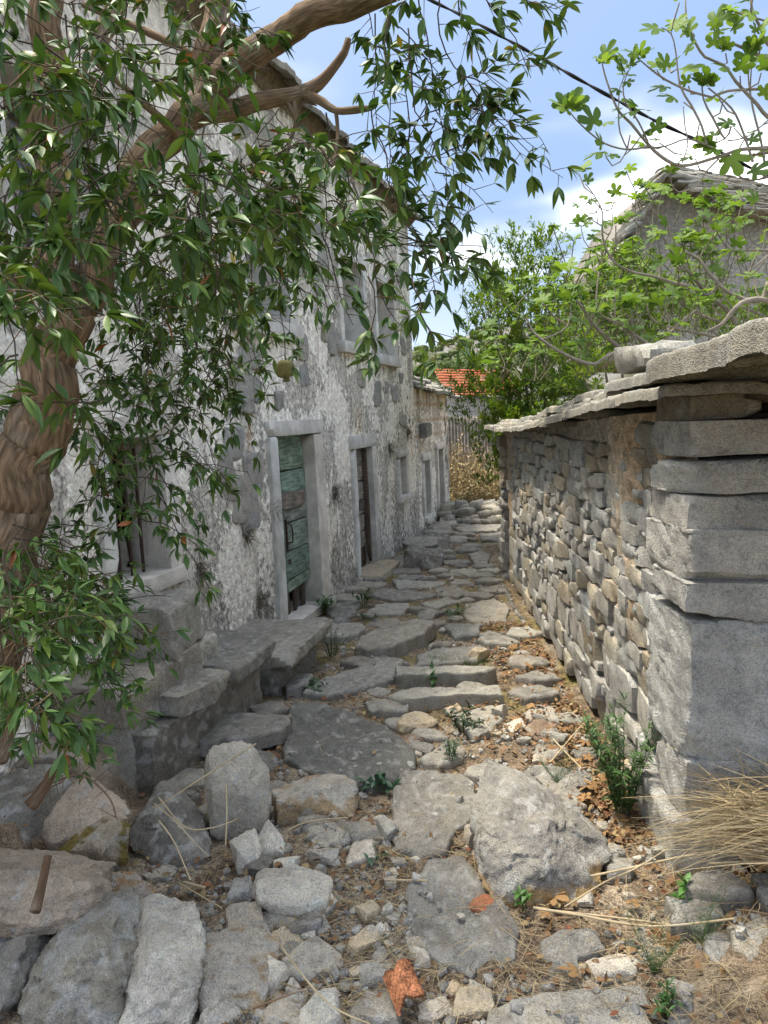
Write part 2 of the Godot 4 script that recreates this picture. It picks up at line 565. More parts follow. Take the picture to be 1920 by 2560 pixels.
# ---------- looks (linear base colours) ----------
const K_GREY := {"a": Color(0.512, 0.479, 0.404), "b": Color(0.451, 0.422, 0.359), "s": 0.45, "l": 0.25}
const K_PALE := {"a": Color(0.707, 0.640, 0.522), "b": Color(0.632, 0.577, 0.477), "s": 0.4, "l": 0.2}
const K_WHITE := {"a": Color(0.933, 0.858, 0.720), "b": Color(0.852, 0.779, 0.653), "s": 0.35, "l": 0.1}
const K_DARK := {"a": Color(0.301, 0.282, 0.243), "b": Color(0.362, 0.336, 0.284), "s": 0.4, "l": 0.35}
const K_PINK := {"a": Color(0.691, 0.563, 0.428), "b": Color(0.644, 0.531, 0.409), "s": 0.5, "l": 0.2}
const K_ORANGE := {"a": Color(0.580, 0.373, 0.193), "b": Color(0.635, 0.552, 0.442), "s": 0.4, "l": 0.1}
const K_CREAM := {"a": Color(0.828, 0.676, 0.460), "b": Color(0.753, 0.638, 0.465), "s": 0.4, "l": 0.1}
const K_MOSS := {"a": Color(0.662, 0.563, 0.422), "b": Color(0.286, 0.218, 0.062), "s": 0.5, "l": 0.2}
const K_BROWN := {"a": Color(0.414, 0.297, 0.207), "b": Color(0.364, 0.269, 0.194), "s": 0.45, "l": 0.1}
const K_BRICK := {"a": Color(0.62, 0.25, 0.13), "b": Color(0.566, 0.245, 0.135), "s": 0.4, "l": 0.0}
const K_LICHEN := {"a": Color(0.451, 0.415, 0.342), "b": Color(0.512, 0.462, 0.367), "s": 0.45, "l": 0.62}
const K_BIG := {"a": Color(0.466, 0.436, 0.373), "b": Color(0.362, 0.338, 0.298), "s": 0.4, "l": 0.34, "foot": Color(0.62, 0.42, 0.2), "fh": -0.3}
const K_STAIN := {"a": Color(0.678, 0.620, 0.509), "b": Color(0.541, 0.395, 0.236), "s": 0.35, "l": 0.2, "top": Color(0.66, 0.6, 0.5)}
const K_PAVE := {"a": Color(0.451, 0.422, 0.360), "b": Color(0.404, 0.378, 0.324), "s": 0.45, "l": 0.4}
const K_LPAVE := {"a": Color(0.602, 0.556, 0.460), "b": Color(0.541, 0.502, 0.415), "s": 0.45, "l": 0.4}
const K_DPAVE := {"a": Color(0.286, 0.268, 0.230), "b": Color(0.327, 0.306, 0.261), "s": 0.4, "l": 0.25}
const K_BPAVE := {"a": Color(0.406, 0.395, 0.355), "b": Color(0.359, 0.338, 0.293), "s": 0.35, "l": 0.35}
const K_SHED := {"a": Color(0.72, 0.70, 0.64), "b": Color(0.6, 0.585, 0.54), "s": 0.5, "l": 0.2}
const K_SHEDW := {"a": Color(0.691, 0.620, 0.484), "b": Color(0.637, 0.550, 0.412), "s": 0.45, "l": 0.15}
const K_ROOF := {"a": Color(0.571, 0.535, 0.447), "b": Color(0.503, 0.472, 0.397), "s": 0.5, "l": 0.35}
const K_TRIM := {"a": Color(0.78, 0.76, 0.72), "b": Color(0.66, 0.64, 0.59), "s": 0.3, "l": 0.0, "foot": Color(0.55, 0.52, 0.46), "fh": -0.85}
const K_WSTONE := {"a": Color(0.541, 0.520, 0.472), "b": Color(0.589, 0.552, 0.483), "s": 0.4, "l": 0.35}

const S0 := Vector3(0.38, 0, -3.3)
const SD := Vector3(-0.2383, 0, -0.9712)
const SN := Vector3(-0.9712, 0, 0.2383)
const XW := -2.857
var limbs := {}
var path: Node3D
var ledge: Node3D

func sp(u: float, v: float, off := 0.0) -> Vector3:     # a point on the shed's side wall
	return S0 + SD * u + UP * v + SN * off

func tinted(look: Dictionary, k: float) -> Dictionary:
	var o := look.duplicate()
	var w := fr(-0.04, 0.04)
	var a: Color = look.a; var b: Color = look.get("b", a)
	o.a = Color(a.r * k * (1 + w), a.g * k, a.b * k * (1 - w)); o.b = Color(b.r * k * (1 + w), b.g * k, b.b * k * (1 - w))
	return o

func paving(called: String, at: Vector3, poly: PackedVector2Array, thick: float, look: Dictionary, rough: float, tilt: float) -> void:
	var shifted := PackedVector2Array()
	for q in poly: shifted.append(q + Vector2(at.x, at.z))
	slab_polys.append(shifted)
	put(called, flag(poly, thick, tinted(look, fr(0.88, 1.1)), rough * 1.3, 0.02), M.stone, path, at, Basis(Vector3(0, 0, 1), tilt) * Basis(Vector3(1, 0, 0), fr(-0.012, 0.012)))

func on_slab(x: float, z: float) -> bool:
	for p in slab_polys:
		if Geometry2D.is_point_in_polygon(Vector2(x, z), p): return true
	return false

func limb(tree: Node, called: String, pts: Array, rad: Array, sides: int, rough: float) -> void:
	var s := smooth_path(pts, rad, 0.035 if tree.name.begins_with("pom") else 0.06)
	if rough > 0.11:
		for i in s[0].size(): s[0][i] += Vector3(fb.get_noise_1d(i * 0.13 + rad.size() * 90), 0, fb.get_noise_1d(i * 0.13 + 400)) * s[1][i] * 0.6
	if not tree.name.begins_with("pom"):
		for i in s[1].size(): s[1][i] *= 0.72
	var g := Geo.new()
	var fig: bool = not tree.name.begins_with("pom")
	g.has_uv = true
	tube(g, s[0], s[1], sides, Color(0.4, 0.38, 0.335) if fig else Color(0.3, 0.225, 0.155), rough * (1.0 if fig else 0.55), 9.0 if fig else 15.0)
	put(called, g.mesh(), M.bark, tree)
	if not limbs.has(tree): limbs[tree] = []
	limbs[tree].append(s)

func _ready() -> void:
	# ---- camera ----
	var cam := Camera3D.new()
	cam.name = "camera"
	cam.fov = 67.99
	cam.near = 0.05
	cam.far = 900.0
	cam.transform = Transform3D(Basis(UP, deg_to_rad(15.8)) * Basis(Vector3.RIGHT, deg_to_rad(-7.25)) * Basis(Vector3.BACK, deg_to_rad(-2.5)), Vector3(0, 2.0, 0))
	add_child(cam)
	cam.current = true
	# ---- sky ----
	rng.seed = 20240611
	fb.noise_type = FastNoiseLite.TYPE_SIMPLEX_SMOOTH; fb.frequency = 1.0; fb.fractal_octaves = 3; fb.seed = 4
	rg.noise_type = FastNoiseLite.TYPE_SIMPLEX_SMOOTH; rg.frequency = 1.0; rg.fractal_type = FastNoiseLite.FRACTAL_RIDGED; rg.fractal_octaves = 3; rg.seed = 8
	cl.noise_type = FastNoiseLite.TYPE_CELLULAR; cl.cellular_return_type = FastNoiseLite.RETURN_CELL_VALUE; cl.frequency = 1.0; cl.fractal_type = FastNoiseLite.FRACTAL_NONE; cl.seed = 6
	var env := Environment.new()
	env.background_mode = Environment.BG_SKY
	env.sky = Sky.new()
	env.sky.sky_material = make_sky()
	env.background_energy_multiplier = 1.0
	env.tonemap_mode = Environment.TONE_MAPPER_LINEAR
	env.tonemap_exposure = 4.9
	env.sdfgi_enabled = true; env.ssao_enabled = true; env.ssil_enabled = true
	var we := WorldEnvironment.new()
	we.name = "environment"
	we.environment = env
	add_child(we)
	# ---- sun ----
	var sun := DirectionalLight3D.new()
	sun.name = "sun"
	sun.light_energy = 0.3
	sun.light_color = Color(1.0, 0.95, 0.87)
	sun.light_angular_distance = 6.0
	sun.shadow_enabled = true
	var to_sun := Vector3(-0.31, 0.95, -0.06).normalized()
	sun.transform = Transform3D(Basis.looking_at(-to_sun, Vector3.BACK), Vector3(0, 20, 0))
	add_child(sun)
	make_materials()
	build_ground()
	build_house()
	build_annex()
	build_shed()
	build_far()
	build_paving()
	build_rocks()
	build_pomegranate()
	build_fig()
	build_weeds()
	build_litter()

func make_sky() -> PanoramaSkyMaterial:
	var w := 1024; var h := 512
	var sun_side := Vector3(-0.31, 0.95, -0.06).normalized()
	var f := FastNoiseLite.new()
	f.noise_type = FastNoiseLite.TYPE_SIMPLEX_SMOOTH
	f.fractal_octaves = 6; f.frequency = 1.0; f.seed = 12
	var im := Image.create(w, h, false, Image.FORMAT_RGBF)
	for y in h:
		var el := (0.5 - (y + 0.5) / h) * PI
		for x in w:
			if el < 0:
				im.set_pixel(x, y, Color(0.3, 0.28, 0.24)); continue
			var az := (x + 0.5) / w * TAU
			var t := pow(1.0 - sin(el), 2.6)
			var col := Color(0.04, 0.077, 0.16).lerp(Color(0.08, 0.128, 0.192), t)
			var d := Vector3(sin(az) * cos(el), sin(el), -cos(az) * cos(el))
			var q := d / (d.y + 0.22)
			var wisp := f.get_noise_3d(q.x * 1.3 + 116.85, 0.6, q.z * 2.4)
			var n := f.get_noise_3d(q.x * 0.8 + 112.85, 2.0, q.z * 0.9) + 0.5 * wisp
			var cover := smoothstep(-0.05, 0.8, n)
			cover = maxf(cover, 0.3 * smoothstep(0.3, 0.0, el))
			col = col.lerp(Color(1.0, 1.0, 1.0) * (0.2 + 0.7 * cover), clampf(cover, 0, 1))
			# bright glow added round the out-of-view sun as fill for the shaded lane
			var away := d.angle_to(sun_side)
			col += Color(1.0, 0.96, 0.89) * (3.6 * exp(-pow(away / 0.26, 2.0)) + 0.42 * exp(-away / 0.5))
			im.set_pixel(x, y, col)
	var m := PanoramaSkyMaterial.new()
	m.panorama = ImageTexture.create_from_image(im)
	return m

# ---------- ground ----------
func build_ground() -> void:
	var g := Geo.new()
	var a := g.vert(Vector3(-400, -0.12, 400), Color(0.3, 0.25, 0.13)); var b := g.vert(Vector3(400, -0.12, 400), Color(0.3, 0.25, 0.13)); var c := g.vert(Vector3(400, -0.12, -400), Color(0.3, 0.25, 0.13)); var d := g.vert(Vector3(-400, -0.12, -400), Color(0.3, 0.25, 0.13))
	g.quad(a, d, c, b)
	tag(put("ground", g.mesh(), M.earth), "", "", "", "structure")
	path = base("path", Vector3.ZERO, "", "", "", "structure")
	var e := Geo.new()
	var nx := 84; var nz := 260
	for j in nz + 1:
		for i in nx + 1:
			var x := -3.4 + 5.6 * i / nx
			var z := 1.0 - 18.0 * j / nz
			var t := fb.get_noise_3d(x * 1.7, 9, z * 1.7) + 0.5 * fb.get_noise_3d(x * 8.0, 4, z * 8.0)
			var col := Color(0.36, 0.28, 0.2).lerp(Color(0.62, 0.54, 0.42), smoothstep(-0.3, 0.5, t))
			var moss := smoothstep(0.12, 0.35, fb.get_noise_3d(x * 2.3, 40, z * 2.3)) * smoothstep(-4.2, -5.5, z)
			col = col.lerp(Color(0.36, 0.32, 0.1), moss * 0.8)
			e.vert(Vector3(x, gh(x, z), z), col)
	for j in nz:
		for i in nx:
			var k := j * (nx + 1) + i
			e.quad(k, k + nx + 1, k + nx + 2, k + 1)
	put("earth", e.mesh(), M.earth, path)

# ---------- the house ----------
const HOLES := [[3.84, 4.71, 0.95, 2.06], [6.32, 7.70, -0.3, 1.99], [8.73, 9.75, -0.3, 1.77], [10.9, 11.5, 0.72, 1.45], [3.3, 4.22, 2.82, 3.95], [5.72, 7.14, 2.78, 3.97], [8.5, 9.58, 2.78, 3.97], [9.98, 11.1, 2.72, 3.9], [12.55, 13.2, 0.15, 1.32], [13.75, 14.45, -0.3, 1.45]]
func wall_look(s: float, y: float) -> float:      # how far the plaster has worn away
	return fb.get_noise_3d(s * 0.55, y * 0.45, 17.0) + 0.35 * fb.get_noise_3d(s * 3.0, y * 2.2, 3.0) + 0.25 * smoothstep(1.0, 0.0, y)

func wall_texture() -> void:
	var w := 2048; var h := 776
	var fine := nmap(71, 0.2, w, h, 3, FastNoiseLite.TYPE_SIMPLEX_SMOOTH, FastNoiseLite.FRACTAL_FBM, false)
	var mid := nmap(73, 0.075, w, h, 4, FastNoiseLite.TYPE_SIMPLEX_SMOOTH, FastNoiseLite.FRACTAL_FBM, false)
	var big := nmap(75, 0.0075, w, h, 4, FastNoiseLite.TYPE_SIMPLEX_SMOOTH, FastNoiseLite.FRACTAL_FBM, false)
	var sn := FastNoiseLite.new(); sn.noise_type = FastNoiseLite.TYPE_SIMPLEX_SMOOTH; sn.frequency = 0.03; sn.fractal_octaves = 4; sn.seed = 5
	var si := sn.get_image(w, 68); si.resize(w, h, Image.INTERPOLATE_CUBIC); si.convert(Image.FORMAT_L8)
	var st := si.get_data()
	var px := PackedByteArray(); px.resize(w * h * 3)
	var hp := PackedByteArray(); hp.resize(w * h)
	var rust := [[7.05, 2.05], [9.05, 2.1], [9.2, 2.2], [6.0, 2.4], [11.9, 2.0], [12.6, 1.9], [13.3, 1.9], [14.2, 2.0]]
	for y in h:
		var yy := 5.2 - 5.4 * (y + 0.5) / h
		for x in w:
			var i := y * w + x
			var f := (fine[i] - 128) / 128.0; var m := (mid[i] - 128) / 128.0; var b := (big[i] - 128) / 128.0; var s := (st[i] - 128) / 128.0
			# two coats: a pale cream one, and where it has flaked off a rough grey one
			var lost := clampf((b * 1.5 + 0.5 * m + 0.12 * f + 0.12 * s - 0.03) * 9.0, 0, 1)
			var soft := clampf(0.5 + 0.9 * b + 0.5 * m, 0, 1)
			var r := lerpf(0.93, 0.86, soft); var gg := lerpf(0.895, 0.845, soft); var bb := lerpf(0.835, 0.80, soft)
			r = lerpf(r, 0.775, lost); gg = lerpf(gg, 0.75, lost); bb = lerpf(bb, 0.70, lost)
			# dark pits, denser on the rough coat
			var spec := clampf((1.0 * f + 0.55 * m - lerpf(0.42, 0.12, lost)) * 3.0, 0, 1)
			var k := 1.0 - 0.33 * spec + 0.05 * f
			# rain streaks
			k *= 1.0 - 0.16 * clampf(s * 2.0 - 0.2, 0, 1)
			# pale flakes
			if m + 0.5 * f < -0.42: k *= 1.14
			# grime at the foot
			var foot := clampf((0.75 - yy + 0.5 * m) / 0.8, 0, 1)
			k *= 1.0 - 0.2 * foot
			r *= k; gg *= k; bb *= k
			for q in rust:
				var ss: float = 1.0 + 14.2 * x / w
				var dx: float = absf(ss - q[0] - 0.03 * s)
				if dx < 0.09 and yy < q[1] and yy > q[1] - 1.1:
					var a: float = (1.0 - dx / 0.09) * clampf((q[1] - yy) * 6.0, 0, 1) * clampf((yy - q[1] + 1.1) * 1.5, 0, 1) * clampf(0.5 + m + 0.6 * f, 0, 1)
					r = lerpf(r, 0.62, a * 0.7); gg = lerpf(gg, 0.45, a * 0.7); bb = lerpf(bb, 0.26, a * 0.7)
			var ss2 := 1.0 + 14.2 * x / w
			if ss2 > 12.17 and yy > 0.6:      # the annex: mortar colour between its rows
				var band := absf(fmod(yy + 0.03 * m, 0.27) - 0.135)
				var a2 := clampf((band - 0.085 + 0.05 * f) * 20.0, 0, 1) * clampf((yy - 1.2) * 2.0, 0, 1) + clampf((yy - 2.1) * 3.0, 0, 1) * clampf(s + 0.5, 0, 1)
				r = lerpf(r, 0.60, clampf(a2, 0, 1) * 0.55); gg = lerpf(gg, 0.47, clampf(a2, 0, 1) * 0.55); bb = lerpf(bb, 0.33, clampf(a2, 0, 1) * 0.55)
			px[i * 3] = int(255 * clampf(r, 0, 1)); px[i * 3 + 1] = int(255 * clampf(gg, 0, 1)); px[i * 3 + 2] = int(255 * clampf(bb, 0, 1))
			hp[i] = clampi(int(140 + 26 * m + 34 * f - 45 * spec - 30 * lost), 0, 255)
	M.wall = material(to_tex(px, w, h), bump_tex(hp, w, h, 6.0), 0.95, 1.0, false, 1.0)

func wall_sheet(s0: float, s1: float, y1: float) -> ArrayMesh:
	var cell := 0.05
	var ns := int((s1 - s0) / cell); var ny := int((y1 + 0.25) / cell)
	var g := Geo.new(); g.has_uv = true
	for j in ny + 1:
		var y := -0.25 + (y1 + 0.25) * j / ny
		for i in ns + 1:
			var s := s0 + (s1 - s0) * i / ns
			var wr := smoothstep(-0.1, 0.35, wall_look(s, y))
			var d := 0.012 * fb.get_noise_3d(s * 1.5, y * 1.5, 0) + wr * (0.02 * fb.get_noise_3d(s * 5.0, y * 7.0, 5) - 0.012) + 0.006 * rg.get_noise_3d(s * 8.0, y * 8.0, 1)
			d += 0.05 * smoothstep(0.5, 0.0, y) * (0.6 + fb.get_noise_3d(s * 3.0, y * 3.0, 50))
			g.vert(Vector3(XW + d, y, -s), Color.WHITE, Vector2((s - 1.0) / 14.2, (5.2 - y) / 5.4))
	for j in ny:
		for i in ns:
			var cs := s0 + (s1 - s0) * (i + 0.5) / ns; var cy := -0.25 + (y1 + 0.25) * (j + 0.5) / ny
			var open := false
			for q in HOLES:
				if cs > q[0] + 0.045 and cs < q[1] - 0.045 and cy > q[2] + 0.045 and cy < q[3] - 0.045: open = true; break
			if open: continue
			var k := j * (ns + 1) + i
			g.quad(k, k + ns + 1, k + ns + 2, k + 1)
	return g.mesh()

# a stone frame round an opening: outer s0..s1, y0..y1; inner t0..t1, b0..b1 ; reaches back by deep
func frame(parent: Node, called: String, o: Array, t: Array, deep: float, with_sill := true) -> Node3D:
	var fn := Node3D.new(); fn.name = called; parent.add_child(fn, true)
	var x1 := XW + 0.035; var x0 := XW - deep
	var bar := func(nm: String, a: float, b: float, c: float, d: float, px := 0.0) -> void:
		var half := Vector3((x1 - x0) / 2 + px / 2, (d - c) / 2, (b - a) / 2)
		put(nm, block(half, 0.05, 0.005, tinted(K_TRIM, fr(0.94, 1.05)), 90.0, 2, 0.006), M.trim, fn, Vector3((x0 + x1) / 2 + px / 2, (c + d) / 2, -(a + b) / 2))
	bar.call("jamb", o[0], t[0], o[2], t[3] - 0.003)
	bar.call("jamb", t[1], o[1], o[2], t[3] - 0.003)
	bar.call("lintel", o[0] - 0.02, o[1] + 0.01, t[3], o[3], 0.008)
	if with_sill: bar.call("sill", o[0] - 0.03, o[1] + 0.03, o[2] - 0.01, t[2], 0.05)
	return fn

func plank(parent: Node, called: String, a: float, b: float, c: float, d: float, x: float, thick: float, col: Color, roll := 0.0) -> void:
	var half := Vector3(thick / 2, (d - c) / 2, (b - a) / 2)
	var lk := {"a": col, "b": col * 0.72, "s": 0.35, "l": 0.0}
	put(called, block(half, 0.05, 0.003, lk, 90.0, 2, 0.01), M.wood, parent, Vector3(x, (c + d) / 2, -(a + b) / 2), Basis(Vector3.RIGHT, roll))

func build_house() -> void:
	wall_texture()
	var hs := base("stone_house", Vector3.ZERO, "long two storey house with peeling grey plaster and empty upper windows left of the path", "house")
	put("wall", wall_sheet(1.2, 12.17, 5.02), M.wall, hs)
	var solid := func(nm: String, c: Vector3, half: Vector3) -> void:
		put(nm, block(half, 0.4, 0.01, {"a": Color(0.42, 0.4, 0.37)}, 90.0), M.stone, hs, c)
	solid.call("end_wall", Vector3(-5.15, 2.35, -11.96), Vector3(2.27, 2.65, 0.2))
	solid.call("end_wall", Vector3(-5.15, 2.35, -1.2), Vector3(2.27, 2.65, 0.2))
	solid.call("back_wall", Vector3(-7.5, 2.35, -6.6), Vector3(0.2, 2.65, 5.6))
	solid.call("floor", Vector3(-5.2, -0.1, -6.6), Vector3(2.2, 0.08, 5.1))
	solid.call("upper_floor", Vector3(-5.2, 2.4, -6.6), Vector3(2.2, 0.1, 5.1))
	solid.call("ceiling", Vector3(-5.2, 4.95, -6.6), Vector3(2.25, 0.06, 5.3))
	# stones that show through the plaster
	for k in 90:
		var s := fr(4.4, 12.0); var y := fr(0.2, 4.7)
		if k < 26: s = fr(4.5, 6.2); y = fr(0.9, 2.7)
		var l := fr(0.1, 0.26); var hh := fr(0.07, 0.2)
		var bad := false
		for q in HOLES:
			if s + l > q[0] - 0.06 and s - l < q[1] + 0.06 and y + hh > q[2] - 0.06 and y - hh < q[3] + 0.06: bad = true
		if bad or wall_look(s, y) < -0.05: continue
		var m := stone(Vector3(0.035, hh, l), chip_planes(Vector3(0.035, hh, l), 7, 0.12), 0.035, 40.0, 0.007, tinted(K_WSTONE, fr(0.9, 1.15)))
		put("stone", m, M.stone, hs, Vector3(XW - 0.021 + fr(-0.006, 0.006), y, -s), Basis(Vector3.RIGHT, fr(-0.12, 0.12)))
	# openings
	var w1 := frame(hs, "window", [3.84, 4.71, 0.93, 2.06], [3.97, 4.55, 1.02, 1.93], 0.34)
	for k in 4:
		var g := Geo.new()
		tube(g, [Vector3(XW - 0.1, 1.0, -4.03 - 0.13 * k), Vector3(XW - 0.1, 1.5, -4.03 - 0.13 * k), Vector3(XW - 0.1, 1.95, -4.03 - 0.13 * k)], [0.012, 0.012, 0.012], 8)
		put("iron_bar", g.mesh(), M.iron, w1)
	plank(w1, "shutter", 3.98, 4.2, 1.05, 1.9, XW - 0.32, 0.03, Color(0.1, 0.095, 0.085))
	put("leaning_slab", block(Vector3(0.03, 0.3, 0.2), 0.05, 0.006, tinted(K_GREY, 0.9), 60.0, 3, 0.05), M.stone, w1, Vector3(XW - 0.24, 1.25, -4.15), Basis(Vector3.RIGHT, 0.75))
	# the green door
	var d1 := Node3D.new(); d1.name = "door"; hs.add_child(d1, true)
	tag(d1, "weathered green double door of horizontal boards with iron handle")
	frame(hs, "door_frame", [6.32, 7.70, -0.12, 1.99], [6.5, 7.44, 0.06, 1.85], 0.32)
	var gr := [Color(0.33, 0.43, 0.34), Color(0.28, 0.39, 0.33), Color(0.32, 0.41, 0.35), Color(0.35, 0.46, 0.37), Color(0.3, 0.42, 0.34), Color(0.26, 0.37, 0.28)]
	var ys := [0.14, 0.42, 0.70, 0.98, 1.24, 1.5, 1.86]
	for k in 6:
		var cc: Color = gr[k] if k < 5 else Color(0.28, 0.38, 0.28)
		if k == 3: cc = Color(0.33, 0.38, 0.35)
		plank(d1, "board", 6.5, 6.79, ys[k] + 0.008 - 0.05, ys[k + 1] - 0.008 - 0.05, XW - 0.140, 0.035, cc * fr(0.86, 1.02))
		plank(d1, "board", 6.8, 7.46, (ys[k] if k else 0.3) + 0.008, ys[k + 1] - 0.008, XW - 0.115, 0.045, cc * fr(0.95, 1.1), 0.03 if k == 0 else 0.0)
	plank(d1, "meeting_rail", 6.775, 6.825, 0.2, 1.22, XW - 0.103, 0.03, Color(0.24, 0.32, 0.26))
	plank(d1, "crossbar", 6.46, 7.3, 1.13, 1.29, XW - 0.070, 0.03, Color(0.33, 0.29, 0.25), -0.04)
	for k in 3: plank(d1, "splinter", 6.82 + 0.2 * k, 6.9 + 0.2 * k, 0.06, 0.3 + 0.03 * k, XW - 0.125, 0.025, Color(0.13, 0.1, 0.075), fr(-0.1, 0.1))
	var hg := Geo.new()
	tube(hg, [Vector3(XW - 0.085, 0.99, -6.86), Vector3(XW - 0.035, 0.97, -6.86), Vector3(XW - 0.025, 0.88, -6.865), Vector3(XW - 0.035, 0.8, -6.87), Vector3(XW - 0.085, 0.79, -6.86)], [0.008, 0.008, 0.008, 0.008, 0.008], 7)
	tube(hg, [Vector3(XW - 0.083, 1.03, -6.835), Vector3(XW - 0.083, 0.72, -6.84)], [0.014, 0.014], 6)
	put("handle", hg.mesh(), M.iron, d1)
	var ring := TorusMesh.new(); ring.inner_radius = 0.018; ring.outer_radius = 0.03; ring.rings = 16; ring.ring_segments = 8
	put("knocker_ring", ring, M.iron, d1, Vector3(XW - 0.080, 0.6, -6.88), Basis(Vector3.BACK, PI / 2))
	# the plank door
	var d2 := Node3D.new(); d2.name = "door"; hs.add_child(d2, true)
	tag(d2, "rotting door of bare grey horizontal planks with gaps")
	frame(hs, "door_frame", [8.73, 9.75, -0.14, 1.77], [8.84, 9.55, 0.03, 1.61], 0.34)
	var y2 := [0.3, 0.52, 0.74, 0.79, 0.93, 1.17, 1.38, 1.6]
	for k in 7:
		if k == 3: continue
		plank(d2, "plank", 8.8, 9.6, y2[k] + 0.005, y2[k + 1] - 0.01, XW - 0.100, 0.03, Color(0.42, 0.385, 0.34) * fr(0.75, 1.2), fr(-0.025, 0.025))
	plank(d2, "post", 9.44, 9.5, 0.1, 1.6, XW - 0.050, 0.05, Color(0.17, 0.13, 0.1))
	plank(d2, "rotten_board", 8.85, 9.55, 0.02, 0.33, XW - 0.130, 0.03, Color(0.16, 0.12, 0.085))
	put("threshold", block(Vector3(0.2, 0.06, 0.5), 0.05, 0.008, tinted(K_CREAM, 0.95), 60.0, 2, 0.02), M.stone, d2, Vector3(XW + 0.13, 0.0, -9.2))
	# slit window, closed from inside
	var w2 := frame(hs, "window", [10.9, 11.5, 0.70, 1.46], [11.0, 11.38, 0.78, 1.37], 0.3)
	plank(w2, "blank", 10.98, 11.4, 0.76, 1.4, XW - 0.16, 0.03, Color(0.42, 0.38, 0.31))
	# upper windows: pale blocked reveals, a bit of timber
	var ups := [[[3.3, 4.22, 2.8, 3.95], [3.42, 4.1, 2.92, 3.84], Color(0.36, 0.42, 0.5)], [[5.72, 7.14, 2.76, 3.97], [6.05, 6.98, 2.9, 3.86], Color(0.62, 0.6, 0.56)], [[8.5, 9.58, 2.76, 3.97], [8.62, 9.46, 2.88, 3.86], Color(0.6, 0.57, 0.51)], [[9.98, 11.1, 2.7, 3.9], [10.1, 10.98, 2.83, 3.8], Color(0.58, 0.56, 0.52)]]
	for q in ups:
		var wn := frame(hs, "window", q[0], q[1], 0.36)
		plank(wn, "blank", q[1][0] - 0.02, q[1][1] + 0.02, q[1][2] - 0.02, q[1][3] + 0.02, XW - 0.34, 0.03, q[2])
		plank(wn, "stile", q[1][0] + 0.22, q[1][0] + 0.32, q[1][2] + 0.003, q[1][3] - 0.09, XW - 0.26, 0.05, Color(0.36, 0.33, 0.29))
		plank(wn, "rail", q[1][0] + 0.003, q[1][1] - 0.003, q[1][3] - 0.085, q[1][3] - 0.003, XW - 0.26, 0.05, Color(0.3, 0.27, 0.23))
		for k in 3:
			var g := Geo.new()
			tube(g, [Vector3(XW - 0.25, 3.05 + 0.25 * k, -q[1][0]), Vector3(XW - 0.25, 3.05 + 0.25 * k, -q[1][0] - 0.12)], [0.008, 0.008], 5)
			put("iron_pin", g.mesh(), M.iron, wn)
	# roof: slabs along the eave over a sloping bed
	var roof := put("roof", block(Vector3(1.75, 0.05, 5.6), 0.4, 0.01, K_ROOF, 90.0), M.stone, hs, Vector3(-4.35, 5.85, -6.6), Basis(Vector3.BACK, -0.52))
	put("roof", block(Vector3(1.75, 0.05, 5.6), 0.4, 0.01, K_ROOF, 90.0), M.stone, hs, Vector3(-7.2, 5.8, -6.6), Basis(Vector3.BACK, 0.52))
	for row in 3:
		var s := 1.0
		while s < 12.2:
			var l := fr(0.4, 0.8)
			var poly := PackedVector2Array([Vector2(-0.4, -l / 2), Vector2(0.32 + fr(-0.05, 0.05), -l / 2 + fr(0, 0.05)), Vector2(0.36 + fr(-0.05, 0.05), 0), Vector2(0.32 + fr(-0.05, 0.05), l / 2 - fr(0, 0.05)), Vector2(-0.4, l / 2)])
			put("roof_slab", flag(poly, fr(0.05, 0.08), tinted(K_ROOF, fr(0.75, 1.1)), 0.008, 0.02), M.stone, hs, Vector3(-2.93 - 0.36 * row + fr(-0.03, 0.03), 5.16 + 0.2 * row + fr(0, 0.03), -s - l / 2), Basis(Vector3.BACK, -0.35 + fr(-0.05, 0.05)) * Basis(Vector3.RIGHT, fr(-0.04, 0.04)))
			s += l * 0.97
	# the ragged mortar band under the eave
	var mg := Geo.new()
	for k in 221:
		var s := 1.2 + 11.0 * k / 220.0
		var n := 0.03 * fb.get_noise_1d(s * 6.0)
		mg.vert(Vector3(XW + 0.03, 4.93 + n, -s), Color(0.36, 0.3, 0.22)); mg.vert(Vector3(XW + 0.12 + n, 5.03, -s), Color(0.33, 0.28, 0.21)); mg.vert(Vector3(XW + 0.1, 5.15, -s), Color(0.33, 0.28, 0.21))
	for k in 220:
		for r in 2: mg.quad(k * 3 + r, k * 3 + r + 1, k * 3 + r + 4, k * 3 + r + 3)
	put("eave_mortar", mg.mesh(), M.mortar, hs)

